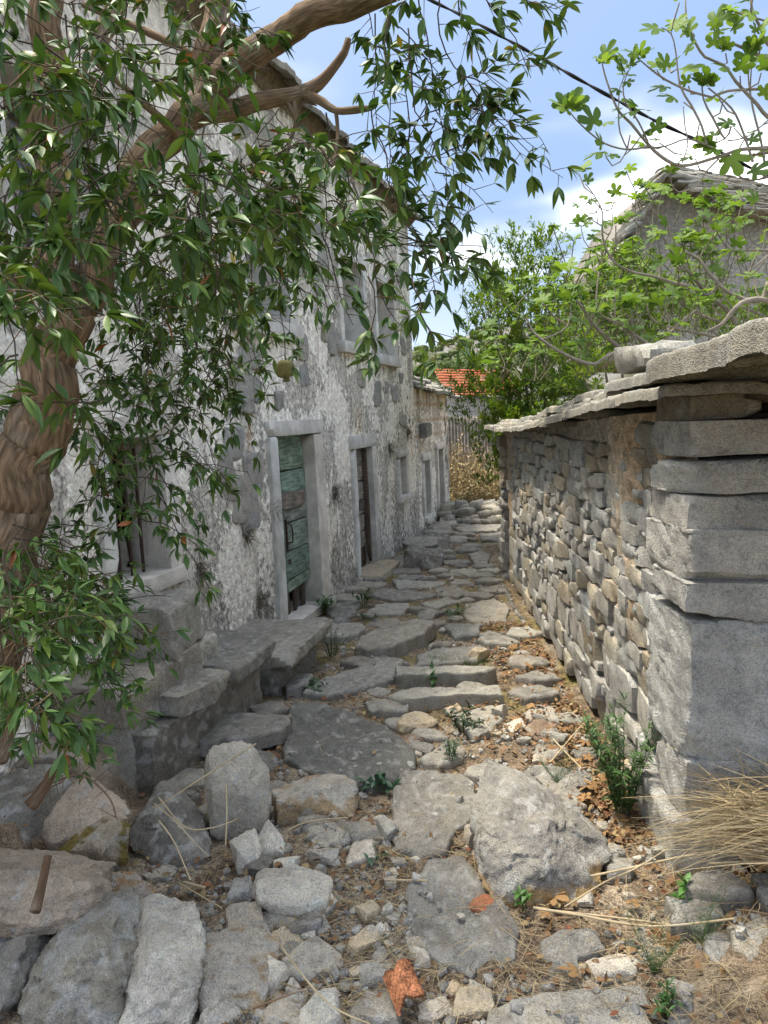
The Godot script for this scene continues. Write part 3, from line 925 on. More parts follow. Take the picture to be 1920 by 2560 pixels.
func build_annex() -> void:
	var an := base("stone_annex", Vector3.ZERO, "low annex with slab roof and orange mortar at the far end of the plastered house", "outbuilding")
	put("wall", wall_sheet(12.17, 15.05, 2.42), M.wall, an)
	put("end_wall", block(Vector3(1.6, 1.28, 0.15), 0.2, 0.012, {"a": Color(0.42, 0.4, 0.37)}, 90.0), M.stone, an, Vector3(XW - 1.61, 1.06, -14.9))
	put("back_wall", block(Vector3(0.15, 1.28, 1.3), 0.3, 0.01, {"a": Color(0.42, 0.4, 0.37)}, 90.0), M.stone, an, Vector3(XW - 3.1, 1.06, -13.45))
	var w := frame(an, "window", [12.55, 13.2, 0.12, 1.33], [12.66, 13.08, 0.24, 1.2], 0.3)
	plank(w, "blank", 12.64, 13.1, 0.22, 1.22, XW - 0.28, 0.03, Color(0.4, 0.33, 0.25))
	for k in 5:
		var g := Geo.new()
		tube(g, [Vector3(XW - 0.03, 0.34 + 0.17 * k, -12.66), Vector3(XW - 0.02, 0.34 + 0.17 * k, -12.74)], [0.012, 0.012], 6)
		put("iron_pin", g.mesh(), M.iron, w)
	var d := frame(an, "door_frame", [13.75, 14.45, -0.14, 1.46], [13.86, 14.33, 0.0, 1.33], 0.3, false)
	plank(d, "blank", 13.84, 14.35, -0.05, 0.95, XW - 0.2, 0.03, Color(0.55, 0.5, 0.4))
	plank(d, "blank", 13.84, 14.35, 0.95, 1.36, XW - 0.25, 0.03, Color(0.4, 0.37, 0.33))
	put("lintel_stone", stone(Vector3(0.07, 0.11, 0.3), chip_planes(Vector3(0.07, 0.11, 0.3), 6, 0.06), 0.04, 40.0, 0.012, tinted(K_GREY, 0.85)), M.stone, an, Vector3(XW + 0.05, 1.72, -12.75))
	for row in 3:
		var s := 12.2
		while s < 15.1:
			var l := fr(0.35, 0.75)
			var poly := PackedVector2Array([Vector2(-0.5, -l / 2), Vector2(0.24 + fr(-0.06, 0.06), -l / 2), Vector2(0.3 + fr(-0.06, 0.06), 0), Vector2(0.24 + fr(-0.06, 0.06), l / 2), Vector2(-0.5, l / 2)])
			put("roof_slab", flag(poly, fr(0.04, 0.07), tinted(K_ROOF, fr(0.85, 1.2)), 0.008, 0.02), M.stone, an, Vector3(-2.9 - 0.12 * row, 2.5 + 0.085 * row + fr(-0.02, 0.02) - 0.03 * (s - 12.2), -s - l / 2), Basis(Vector3.BACK, -0.3 + fr(-0.05, 0.05)))
			s += l * 0.95
	put("roof", block(Vector3(1.6, 0.05, 1.5), 0.3, 0.01, K_ROOF, 90.0), M.stone, an, Vector3(XW - 1.7, 2.95, -13.6), Basis(Vector3.BACK, -0.28))

# ---------- the shed ----------
func vtop(u: float) -> float: return 1.95 - 0.035 * u - 0.02 * smoothstep(2.0, 3.0, u)

func build_shed() -> void:
	var sh := base("stone_shed", Vector3.ZERO, "low dry stone shed with slab roof and sandy mortar right of the path", "outbuilding")
	var bs := Basis(SD, UP, SN)          # x along the wall, y up, z out towards the path
	# mortar core, swelling to the surface where stones have been pointed or rendered
	var g := Geo.new()
	var nu := 150; var nv := 48
	for j in nv + 1:
		for i in nu + 1:
			var u := 0.1 + 6.0 * i / nu
			var v := -0.1 + (vtop(u) + 0.13) * j / nv
			var m := mortar_at(u, v)
			var off := lerpf(-0.05, 0.014, m) + 0.014 * fb.get_noise_3d(u * 9.0, v * 9.0, 2) + 0.012 * fb.get_noise_3d(u * 25.0, v * 25.0, 6)
			var warm := smoothstep(1.5, 0.5, u) * smoothstep(0.4, 1.0, v) + smoothstep(4.6, 5.6, u) * 0.5
			var col := Color(0.95, 0.9, 0.8).lerp(Color(0.98, 0.72, 0.46), clampf(warm + 0.5 * fb.get_noise_3d(u * 3.0, v * 3.0, 9), 0, 1))
			g.vert(sp(u, v, off), col)
	for j in nv:
		for i in nu:
			var k := j * (nu + 1) + i
			g.quad(k, k + 1, k + nu + 2, k + nu + 1)
	put("mortar_core", g.mesh(), M.mortar, sh)
	# inner masonry and the walls out of sight
	var inner := func(nm: String, u: float, v: float, w: float, half: Vector3) -> void:
		put(nm, block(half, 0.3, 0.01, {"a": Color(0.3, 0.27, 0.23)}, 90.0), M.stone, sh, sp(u, v, -w), bs)
	inner.call("side_wall", 3.15, 0.8, 0.3, Vector3(3.0, 0.9, 0.2))
	inner.call("end_wall", 6.0, 0.8, 1.7, Vector3(0.16, 0.9, 1.2))
	inner.call("back_wall", 3.2, 0.8, 3.0, Vector3(2.9, 0.9, 0.15))
	inner.call("front_wall", 0.36, 0.85, 1.72, Vector3(0.2, 0.95, 1.25))
	# courses of rubble on the side wall
	var v := 0.02
	var count := 0
	while v < 1.95:
		var hgt := fr(0.065, 0.135) if v > 0.35 else fr(0.13, 0.24)
		var u := 0.36 + fr(0, 0.12)
		while u < 5.72:
			var l := fr(0.14, 0.4) * (1.25 if v < 0.4 else 1.0)
			var hh := hgt * fr(0.78, 1.08)
			var uc := u + l / 2
			var vc := v + hgt / 2 + fr(-0.012, 0.012)
			u += l * fr(0.98, 1.05)
			if vc + hh / 2 > vtop(uc): continue
			var m := mortar_at(uc, vc)
			if m > 0.75 and rng.randf() < 0.72: continue
			var half := Vector3(l / 2, hh / 2, 0.085)
			var lk := tinted(K_SHED if rng.randf() < 0.75 else K_SHEDW, fr(0.85, 1.12))
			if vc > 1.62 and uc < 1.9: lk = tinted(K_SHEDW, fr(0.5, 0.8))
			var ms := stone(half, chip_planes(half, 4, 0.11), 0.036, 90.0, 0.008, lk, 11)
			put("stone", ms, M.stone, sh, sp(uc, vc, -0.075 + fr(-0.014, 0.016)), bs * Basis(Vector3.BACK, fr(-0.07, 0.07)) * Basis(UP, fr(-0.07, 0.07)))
			count += 1
		v += hgt * 0.97
	# small wedges pushed into the joints
	for k in 70:
		var uc := fr(0.5, 4.5); var vc := fr(0.1, 1.7)
		var half := Vector3(fr(0.03, 0.06), fr(0.012, 0.028), 0.05)
		put("wedge_stone", stone(half, chip_planes(half, 4, 0.15), 0.03, 36.0, 0.004, tinted(K_SHED, fr(0.8, 1.1)), 5), M.stone, sh, sp(uc, vc, -0.03), bs * Basis(Vector3.BACK, fr(-0.3, 0.3)))
	# quoins at the near corner: [bottom, top, length along the side, length along the front, proud]
	var quoins := [[-0.1, 0.24, 0.62, 0.9, 0.09], [0.25, 0.485, 0.36, 1.0, 0.04], [0.49, 1.085, 0.47, 1.05, 0.03], [1.10, 1.245, 0.43, 1.2, 0.045], [1.255, 1.46, 0.5, 1.1, 0.03], [1.475, 1.61, 0.56, 0.72, 0.02], [1.63, 1.765, 0.45, 1.2, 0.035], [1.785, 1.915, 0.5, 1.3, 0.01]]
	for q in quoins:
		var half := Vector3(q[2] / 2, (q[1] - q[0]) / 2, q[3] / 2)
		var lk := tinted(K_SHED, fr(0.92, 1.04))
		lk.swell = 0.3
		var big: bool = q[1] - q[0] > 0.4
		var ms := stone(half, chip_planes(half, 3, 0.03), 0.02, 90.0, 0.016 if big else 0.013, lk, 48)
		put("quoin_stone", ms, M.stone, sh, sp(q[2] / 2 - q[4], (q[0] + q[1]) / 2, -q[3] / 2 + q[4]), bs * Basis(UP, fr(-0.04, 0.04)) * Basis(Vector3.RIGHT, fr(-0.02, 0.02)))
	for q in [[0.55, 1.3], [1.05, 1.5], [1.5, 1.2]]:
		for k in 6:
			var half := Vector3(0.2, 0.15, 0.24)
			put("stone", stone(half, chip_planes(half, 5, 0.06), 0.06, 40.0, 0.012, tinted(K_SHED, fr(0.8, 1.0)), 10), M.stone, sh, sp(0.19, 0.15 + 0.31 * k, -1.45 - 0.48 * (q[0] - 0.55)), bs)
	# far pillar
	for k in 14:
		var hh := 0.062
		var half := Vector3(0.17, hh, 0.18)
		var ms := stone(half, chip_planes(half, 4, 0.05), 0.05, 40.0, 0.008, tinted(K_SHEDW if k > 8 else K_SHED, fr(0.7, 1.0)), 9)
		put("pillar_stone", ms, M.stone, sh, sp(5.92 + fr(-0.02, 0.02), 0.03 + 0.124 * k, -0.1 + fr(-0.02, 0.02)), bs)
	# timber over the front opening
	for k in 2:
		var half := Vector3(0.09, 0.055, 0.9)
		put("beam", block(half, 0.06, 0.005, {"a": Color(0.16, 0.125, 0.095), "b": Color(0.1, 0.08, 0.065), "s": 0.5}, 60.0, 2, 0.02), M.wood, sh, sp(0.06 + 0.3 * k, 2.005, -1.12), bs)
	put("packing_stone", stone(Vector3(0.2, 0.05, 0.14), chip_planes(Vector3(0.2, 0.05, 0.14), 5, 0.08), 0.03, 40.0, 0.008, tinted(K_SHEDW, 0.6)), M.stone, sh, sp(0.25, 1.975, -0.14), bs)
	# roof slabs, bottom layer first
	var slab := func(u0: float, u1: float, vb0: float, vb1: float, thick: float, over: float, deep: float, k: float) -> void:
		var l := u1 - u0
		var n := 5
		var poly := PackedVector2Array()
		poly.append(Vector2(-l / 2, -deep))
		for i in n + 1: poly.append(Vector2(-l / 2 + l * i / n, over + fr(-0.012, 0.018)))
		poly.append(Vector2(l / 2, -deep))
		put("roof_slab", flag(poly, thick, tinted(K_ROOF, k), 0.005, 0.02), M.stone, sh, sp((u0 + u1) / 2, (vb0 + vb1) / 2 + thick, 0.0), Basis(SD, UP, SN) * Basis(Vector3.BACK, atan2(vb1 - vb0, l)) * Basis(Vector3.RIGHT, -0.02))
	slab.call(-1.3, -0.04, 2.125, 2.075, 0.095, 0.190, 1.2, 0.85)
	slab.call(-0.12, 0.85, 2.02, 1.985, 0.05, 0.160, 0.8, 0.9)
	slab.call(-0.05, 0.95, 2.085, 2.055, 0.055, 0.120, 1, 0.9)
	slab.call(0.6, 1.75, 1.985, 1.925, 0.05, 0.180, 0.7, 0.95)
	slab.call(0.7, 1.5, 2.045, 1.99, 0.05, 0.100, 0.9, 1)
	slab.call(1.5, 2.6, 1.93, 1.87, 0.05, 0.160, 0.7, 1)
	slab.call(1.3, 2.2, 1.995, 1.935, 0.045, 0.120, 0.9, 1.05)
	slab.call(2, 3, 1.93, 1.875, 0.045, 0.090, 0.9, 1.05)
	slab.call(2.4, 3.5, 1.865, 1.82, 0.045, 0.180, 0.7, 1.05)
	slab.call(3.2, 4.2, 1.825, 1.79, 0.045, 0.160, 0.7, 1.05)
	slab.call(2.9, 3.8, 1.885, 1.84, 0.045, 0.080, 0.9, 1.1)
	slab.call(4, 5, 1.79, 1.775, 0.04, 0.170, 0.7, 1.1)
	slab.call(3.7, 4.6, 1.85, 1.82, 0.045, 0.090, 0.9, 1.1)
	slab.call(4.7, 5.7, 1.775, 1.765, 0.04, 0.190, 0.7, 1.1)
	slab.call(4.5, 5.4, 1.83, 1.81, 0.04, 0.120, 0.9, 1.15)
	slab.call(5.3, 6.3, 1.785, 1.77, 0.05, 0.220, 0.8, 1.1)
	slab.call(0.1, 1.2, 2.11, 2.09, 0.05, -0.100, 1, 0.95)
	slab.call(5.1, 6.1, 1.845, 1.84, 0.045, 0.020, 0.9, 1.15)
	for k in 16:
		var u := -0.9 + 0.42 * k + fr(-0.1, 0.1)
		slab.call(u, u + fr(0.45, 0.8), vtop(u) + 0.165 - 0.006 * k, vtop(u + 0.6) + 0.155 - 0.006 * k, fr(0.03, 0.05), fr(0.02, 0.1), 0.7, fr(0.85, 1.1))
	for k in 4: slab.call(-1.2 + 1.7 * k, 0.7 + 1.7 * k, 2.08 - 0.09 * k, 2.0 - 0.09 * k, 0.06, -0.5, 2.9, 0.95)
	put("roof_stone", stone(Vector3(0.2, 0.055, 0.12), chip_planes(Vector3(0.2, 0.055, 0.12), 6, 0.1), 0.03, 36.0, 0.012, tinted(K_ROOF, 1.0)), M.stone, sh, sp(0.55, 2.22, -0.02), bs)

func mortar_at(u: float, v: float) -> float:
	var n := fb.get_noise_3d(u * 2.2, v * 1.6, 33.0) + 0.4 * fb.get_noise_3d(u * 6.0, v * 6.0, 12.0)
	var near := smoothstep(0.55, 0.85, u) * smoothstep(1.75, 1.1, u) * smoothstep(0.35, 0.9, v)
	var far := smoothstep(5.0, 5.6, u) * 0.9
	var scatter_ := smoothstep(0.3, 0.5, n) * 0.8
	return clampf(maxf(maxf(near * smoothstep(-0.35, 0.15, n), far), scatter_), 0, 1)

# ---------- beyond the lane ----------
func build_far() -> void:
	# rocky hillside
	var g := Geo.new()
	var nx := 90; var nz := 30
	for j in nz + 1:
		for i in nx + 1:
			var x := -150.0 + 260.0 * i / nx
			var z := -95.0 - 150.0 * j / nz
			var t := float(j) / nz
			var y := -0.2 + 27.0 * smoothstep(0.0, 0.8, t) * (0.72 + 0.45 * fb.get_noise_3d(x * 0.012, 1, z * 0.01)) + 1.6 * fb.get_noise_3d(x * 0.08, 5, z * 0.08)
			var k := smoothstep(-0.25, 0.2, fb.get_noise_3d(x * 0.1, 3, z * 0.14))
			g.vert(Vector3(x, y if j else -1.0, z), Color(0.13, 0.145, 0.06).lerp(Color(0.42, 0.42, 0.42), k))
	for j in nz:
		for i in nx:
			var k := j * (nx + 1) + i
			g.quad(k, k + nx + 1, k + nx + 2, k + 1)
	tag(put("hill", g.mesh(), M.earth), "", "", "", "structure")
	var clump := stone(Vector3(0.5, 0.42, 0.5), chip_planes(Vector3(0.5, 0.42, 0.5), 8, 0.1), 0.14, 8.0, 0.16, {"a": Color(0.045, 0.07, 0.02), "b": Color(0.09, 0.11, 0.035), "s": 0.5}, 8)
	var xf := []; var cols := []
	for k in 900:
		var x := fr(-90, 20); var z := fr(-245, -97)
		var t := (-95.0 - z) / 150.0
		var y := -0.2 + 27.0 * smoothstep(0.0, 0.8, t) * (0.72 + 0.45 * fb.get_noise_3d(x * 0.012, 1, z * 0.01)) + 1.6 * fb.get_noise_3d(x * 0.08, 5, z * 0.08)
		if fb.get_noise_3d(x * 0.1, 3, z * 0.14) > 0.15: continue
		var s := fr(1.0, 3.4)
		xf.append(Transform3D(Basis(UP, fr(0, TAU)).scaled(Vector3(s, s * 0.8, s)), Vector3(x, y + s * 0.2, z)))
		cols.append(Color(1, 1, 1) * fr(0.7, 1.4))
	scatter("hill_scrub", clump, M.paint, xf, cols, self, "dark green scrub dotted over the far rocky hillside", "scrub")
	# house with the red tiled roof
	var rh := base("tiled_house", Vector3.ZERO, "distant pale house with a red tiled roof beyond the end of the path", "house")
	var A := Vector3(-4.943, 3.348, -23.923); var B := Vector3(-2.641, 3.186, -24.553); var C := Vector3(-4.055, 2.419, -21.432); var D := Vector3(-2.119, 2.332, -21.969)
	var rows := 10
	for r in rows:
		var tg := Geo.new()
		var n := 60
		for q in 2:
			for i in n * 4 + 1:
				var f := (r + (1.12 if q else 0.0)) / rows
				var p := A.lerp(B, float(i) / (n * 4)).lerp(C.lerp(D, float(i) / (n * 4)), f)
				var lift := 0.05 * absf(sin(PI * i / 4.0)) + (0.07 if q else 0.0)
				tg.vert(p + UP * lift, Color(0.95, 0.3, 0.17) * (1.0 + 0.3 * fb.get_noise_2d(i / 4 * 1.7, r * 3.1)))
		for i in n * 4: tg.quad(i, i + 1, n * 4 + 1 + i + 1, n * 4 + 1 + i)
		put("tile_row", tg.mesh(), M.tile, rh)
	var dn := (D - C).normalized()
	var wbox := func(nm: String, p0: Vector3, p1: Vector3, y0: float, deep: float, col: Color) -> void:
		var n := (p1 - p0).normalized()
		var back := n.cross(UP).normalized()
		if back.dot(p0) < 0: back = -back
		var half := Vector3(p0.distance_to(p1) / 2, (p0.y - y0) / 2, deep / 2)
		put(nm, block(half, 0.5, 0.01, {"a": col, "b": col * 0.85, "s": 0.3}, 90.0), M.stone, rh, (p0 + p1) / 2 - UP * half.y + back * (deep / 2 + 0.1), Basis(n, UP, n.cross(UP)))
	wbox.call("wall", C - dn * 0.7, D, -0.2, 3.0, Color(0.85, 0.82, 0.77))
	wbox.call("string_course", C - dn * 0.7 - UP * 1.7, D - UP * 1.7, 0.9, 0.1, Color(0.5, 0.2, 0.12))
	wbox.call("fascia", C + UP * 0.02, D + UP * 0.02, C.y - 0.08, 0.06, Color(0.6, 0.58, 0.54))
	# pale ribbed sheeting below it
	var E0 := Vector3(-3.777, 1.905, -19.348); var E1 := Vector3(-2.154, 1.871, -19.802)
	var rib := Geo.new()
	var nr := 240
	for i in nr + 1:
		var p := E0.lerp(E1, float(i) / nr)
		var dz := 0.04 * clampf(sin(TAU * i / 12.0) * 1.6, -1, 1)
		var toward := Vector3(0.1, 0, 1) * dz
		rib.vert(p + toward, Color(1.0, 0.96, 0.9)); rib.vert(Vector3(p.x, -0.1, p.z) + toward * 1.0 + Vector3(0.02, 0, 0.1), Color(0.95, 0.88, 0.8))
	for i in nr: rib.quad(i * 2, i * 2 + 2, i * 2 + 3, i * 2 + 1)
	tag(put("sheet_fence", rib.mesh(), M.tile), "pale ribbed sheet fence below the red tiled roof", "fence")
	# gabled stone house on the right
	var gb := base("gable_house", Vector3.ZERO, "grey rendered gable house with a stone slab roof behind the fig branches", "house")
	var outline := [Vector3(0.397, 4.574, -14.072), Vector3(0.711, 5.124, -14.234), Vector3(1.089, 5.805, -14.430), Vector3(1.234, 5.892, -14.483), Vector3(1.502, 5.716, -14.536), Vector3(1.728, 5.610, -14.586), Vector3(2.119, 5.316, -14.657), Vector3(2.366, 5.188, -14.710), Vector3(3.150, 4.887, -14.892), Vector3(3.133, 2.652, -14.592), Vector3(0.383, 2.775, -13.830)]
	var gw := Geo.new()
	var mid := Vector3.ZERO
	for p in outline: mid += p
	mid /= outline.size()
	var back := Vector3(-0.272, 0, -0.962)
	var rings := []
	for l in 14:
		var row := []
		for i in outline.size():
			var a: Vector3 = outline[i]; var b: Vector3 = outline[(i + 1) % outline.size()]
			for k in 8:
				var p := mid.lerp(a.lerp(b, k / 8.0), (l + 1) / 14.0)
				row.append(gw.vert(p + back * (0.03 * fb.get_noise_3dv(p * 1.5)), Color(0.78, 0.76, 0.7) * (1.0 + 0.35 * fb.get_noise_3dv(p * Vector3(1.6, 0.5, 1.6)))))
		rings.append(row)
	var cm := gw.vert(mid, Color(0.78, 0.76, 0.7))
	var nn: int = rings[0].size()
	for i in nn:
		gw.tri(cm, rings[0][i], rings[0][(i + 1) % nn])
		for l in 13: gw.quad(rings[l][i], rings[l + 1][i], rings[l + 1][(i + 1) % nn], rings[l][(i + 1) % nn])
	var side := []
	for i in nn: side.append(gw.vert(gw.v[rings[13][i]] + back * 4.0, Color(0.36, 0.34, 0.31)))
	for i in nn: gw.quad(rings[13][i], side[i], side[(i + 1) % nn], rings[13][(i + 1) % nn])
	put("wall", gw.mesh(), M.mortar, gb)
	var bx := Basis(Vector3(0.962, 0, -0.272), UP, Vector3(0.272, 0, 0.962))
	var edge := [Vector3(0.365, 4.554, -14.060), Vector3(1.089, 5.831, -14.434)]
	for k in 12:
		var half := Vector3(0.16, 0.04, 0.4)
		put("verge_slab", stone(half, chip_planes(half, 4, 0.05), 0.08, 40.0, 0.012, tinted(K_ROOF, fr(0.7, 1.1)), 8), M.stone, gb, edge[0].lerp(edge[1], k / 11.0) + Vector3(fr(-0.06, 0.02), 0.02, 0.1), bx * Basis(Vector3.BACK, 0.5))
	var lo := [Vector3(1.336, 5.697, -14.277), Vector3(2.066, 5.287, -14.429), Vector3(3.102, 4.968, -14.680)]
	var hi := [Vector3(1.356, 6.082, -15.171), Vector3(2.390, 6.161, -16.417), Vector3(3.882, 6.260, -18.424)]
	for r in 9:
		var f := r / 8.0
		for k in 14:
			var t := (k + fr(-0.2, 0.2)) / 13.0
			var a: Vector3 = lo[0].lerp(lo[1], t * 2) if t < 0.5 else lo[1].lerp(lo[2], t * 2 - 1)
			var b: Vector3 = hi[0].lerp(hi[1], t * 2) if t < 0.5 else hi[1].lerp(hi[2], t * 2 - 1)
			var half := Vector3(fr(0.2, 0.36), fr(0.02, 0.035), 0.25)
			put("roof_slab", stone(half, chip_planes(half, 4, 0.06), 0.12, 40.0, 0.01, tinted(K_ROOF, fr(0.8, 1.35)), 6), M.stone, gb, a.lerp(b, f), bx * Basis(Vector3.BACK, fr(-0.22, -0.05)))
	# dry wall across the end of the lane
	var lw := base("low_stone_wall", Vector3.ZERO, "knee high tumbled dry stone wall across the end of the path", "wall")
	var w0 := Vector3(-2.708, 0.000, -13.628); var w1 := Vector3(-1.436, 0.000, -13.592)
	for k in 60:
		var t := fr(-0.02, 1.1); var lvl := k % 3
		var half := Vector3(fr(0.09, 0.2), fr(0.05, 0.095), fr(0.08, 0.16))
		put("stone", stone(half, chip_planes(half, 7, 0.15), 0.06, 16.0, 0.02, tinted(K_GREY if k % 2 else K_PALE, fr(0.85, 1.15)), 8), M.stone, lw, w0.lerp(w1, t) + Vector3(0, 0.03 + 0.11 * lvl + fr(-0.03, 0.03), fr(-0.15, 0.15) - 0.1 * lvl), Basis(UP, fr(0, TAU)) * Basis(Vector3.RIGHT, fr(-0.2, 0.2)))
	# tawny scrub behind that wall
	var leafm := lance_leaf(0.05, 0.02, 0.2, 0.2)
	for q in [[985, 1085, 17.0, 0.95, 1.5, "tawny dry shrub beside the annex corner"], [1050, 1088, 17.5, 1.3, 1.4, "russet dry shrub in the middle behind the low stone wall"], [1100, 1075, 16.5, 0.9, 1.2, "straw coloured shrub behind the low wall near the shed pillar"], [1020, 1095, 16.0, 0.8, 0.7, "pale seeding grass in front of the tawny shrubs"], [1075, 1098, 15.9, 0.9, 0.7, "sparse yellow grass in front of the russet shrub"]]:
		var at := cam_point(q[0], q[1], q[2])
		at.y = -0.1
		var sb := base("dry_shrub", at, q[5] , "shrub", "dry shrubs at the end of the path")
		var tg := Geo.new(); var xa := []; var ca := []
		for k in 220:
			var a := fr(0, TAU); var rr: float = sqrt(rng.randf()) * q[3]
			var foot := Vector3(cos(a) * rr * 0.8, 0, sin(a) * rr * 0.8)
			var tip := foot + Vector3(fr(-0.25, 0.25), q[4] * fr(0.45, 1.05) * sqrt(1.1 - pow(rr / q[3], 2) * 0.6), fr(-0.25, 0.25))
			var warm := rng.randf()
			tube(tg, [foot, foot.lerp(tip, 0.5) + Vector3(fr(-0.06, 0.06), 0, fr(-0.06, 0.06)), tip], [0.008, 0.006, 0.003], 3, Color(0.4, 0.3, 0.16).lerp(Color(0.22, 0.15, 0.09), warm), 0.0, 8.0, false)
			for j in 9:
				var p := foot.lerp(tip, fr(0.25, 1.05)) + Vector3(fr(-0.08, 0.08), fr(-0.05, 0.05), fr(-0.08, 0.08))
				xa.append(Transform3D(facing(Vector3(fr(-1, 1), fr(-0.6, 1), fr(-1, 1)), UP).scaled(Vector3.ONE * fr(0.8, 1.7)), p))
				var pick := rng.randf()
				ca.append(Color(0.46, 0.36, 0.18) if pick < 0.5 else Color(0.3, 0.2, 0.11) if pick < 0.75 else Color(0.2, 0.22, 0.08))
		put("stems", tg.mesh(), M.twig, sb).set_meta("kind", "stuff")
		scatter("leaves", leafm.duplicate(), M.dry, xa, ca, sb)
	# green shrub tree behind the shed and the shrubs beside it
	bush("green_tree", "tall bright green small leaved tree rising behind the far end of the shed", "tree", [[1120, 640, 11.0, 95, 110, 0.9], [1080, 760, 11.5, 90, 110, 1.0], [1180, 740, 11.0, 100, 110, 1.0], [1060, 860, 11.5, 80, 90, 0.9], [1120, 900, 11.0, 110, 90, 0.9], [1070, 640, 11.5, 50, 60, 0.6], [1150, 560, 11.0, 60, 50, 0.5], [1090, 1000, 11.3, 60, 110, 0.6], [1200, 860, 11.0, 80, 80, 0.8]], 20000, [1190, 1080], 0.075)
	bush("leafy_shrub", "bright green shrub growing behind the shed roof under the fig", "shrub", [[1290, 690, 9.0, 90, 90, 0.7], [1400, 680, 9.0, 110, 80, 0.8], [1540, 710, 9.5, 110, 50, 0.8], [1650, 710, 9.5, 80, 50, 0.7], [1250, 790, 8.6, 90, 70, 0.6], [1330, 640, 9.2, 70, 70, 0.6]], 9000, [1400, 900], 0.075)
	bush("leafy_shrub", "pale bushy plant showing over the annex roof", "shrub", [[915, 790, 19.0, 30, 36, 0.6], [935, 810, 19.0, 25, 25, 0.5]], 700, [920, 860], 0.07)
	# overhead cable
	var cg := Geo.new()
	var cp := [Vector3(-1.528, 5.649, -6.965), Vector3(-1.045, 5.300, -6.846), Vector3(-0.469, 4.870, -6.742), Vector3(-0.127, 4.574, -6.590), Vector3(0.151, 4.362, -6.536), Vector3(0.454, 4.138, -6.487), Vector3(0.779, 3.926, -6.447), Vector3(1.234, 3.623, -6.431), Vector3(1.760, 3.283, -6.325)]
	var cs := smooth_path(cp, [0.008, 0.008, 0.008, 0.008, 0.008, 0.008, 0.008, 0.008, 0.008], 0.04)
	for strand in 2:
		var tw := []
		for i in cs[0].size():
			var a: float = i * 0.42 + PI * strand
			tw.append(cs[0][i] + UP * cos(a) * 0.008 + Vector3(0.25, 0, 0.97) * sin(a) * 0.008)
		tube(cg, tw, cs[1], 6, Color(0.012, 0.012, 0.014))
	tag(put("power_cable", cg.mesh(), M.paint), "black twisted overhead cable crossing the sky behind the fig branches", "cable")

func cam_point(x: float, y: float, d: float) -> Vector3:      # where a thing d metres off along the view stands
	var v := Vector3((x * 0.46293 - 384) / 759.0, -(y * 0.46293 - 512) / 759.0, -1.0) * d
	return Vector3(0, 2, 0) + Basis(UP, deg_to_rad(15.8)) * Basis(Vector3.RIGHT, deg_to_rad(-7.25)) * Basis(Vector3.BACK, deg_to_rad(-2.5)) * v

func bush(called: String, label: String, category: String, lobes: Array, count: int, foot: Array, leaf: float) -> void:
	var c0 := cam_point(foot[0], foot[1], lobes[0][2])
	c0.y = 0
	var b := base(called, c0, label, category)
	var shapes := [lance_leaf(leaf, leaf * 0.34, 0.25, 0.15), lance_leaf(leaf * 1.2, leaf * 0.36, 0.2, -0.1)]
	var tg := Geo.new()
	var xa := [[], []]; var ca := [[], []]
	var total := 0.0
	for q in lobes: total += q[3] * q[4]
	for q in lobes:
		var c := cam_point(q[0], q[1], q[2]) - c0
		var rx: float = q[3] * 0.46293 * q[2] / 759.0; var ry: float = q[4] * 0.46293 * q[2] / 759.0
		var f := Vector3(fr(-0.1, 0.1), 0, fr(-0.1, 0.1))
		tube(tg, [f, f.lerp(c, 0.5) + Vector3(fr(-0.15, 0.15), 0.1, fr(-0.15, 0.15)), c], [0.03, 0.02, 0.008], 6, Color(0.16, 0.13, 0.1), 0.1)
		var shoots := int(count * q[3] * q[4] / total / 22.0)
		for k in shoots:
			var d := Vector3(rng.randfn(), rng.randfn(), rng.randfn()).normalized() * pow(rng.randf(), 0.45)
			var p := c + Vector3(d.x * rx, d.y * ry, d.z * q[5])
			var dir := (d + Vector3(0, 0.75, 0) + Vector3(fr(-0.4, 0.4), fr(-0.3, 0.4), fr(-0.4, 0.4))).normalized()
			var ln := fr(0.16, 0.4)
			tube(tg, [p, p + dir * ln], [0.0035, 0.0015], 3, Color(0.12, 0.13, 0.05), 0.0, 8.0, false)
			var hue := fb.get_noise_3dv(p * 2.5)
			for j in 22:
				var t := fr(0.0, 1.0)
				var out := Vector3(fr(-1, 1), fr(-0.5, 0.9), fr(-1, 1)).normalized()
				var ld := (out + dir * 0.7).normalized()
				var w := rng.randi() % 2
				xa[w].append(Transform3D(facing(ld, UP + out * 0.5).scaled(Vector3.ONE * fr(0.7, 1.15)), p + dir * ln * t + out * 0.015))
				var bright := clampf(0.5 + hue + fr(-0.35, 0.35), 0, 1)
				ca[w].append(Color(0.055, 0.12, 0.02).lerp(Color(0.2, 0.29, 0.035), bright))
	put("stems", tg.mesh(), M.twig, b).set_meta("kind", "stuff")
	for w in 2: scatter("leaves", shapes[w], M.figleaf, xa[w], ca[w], b)

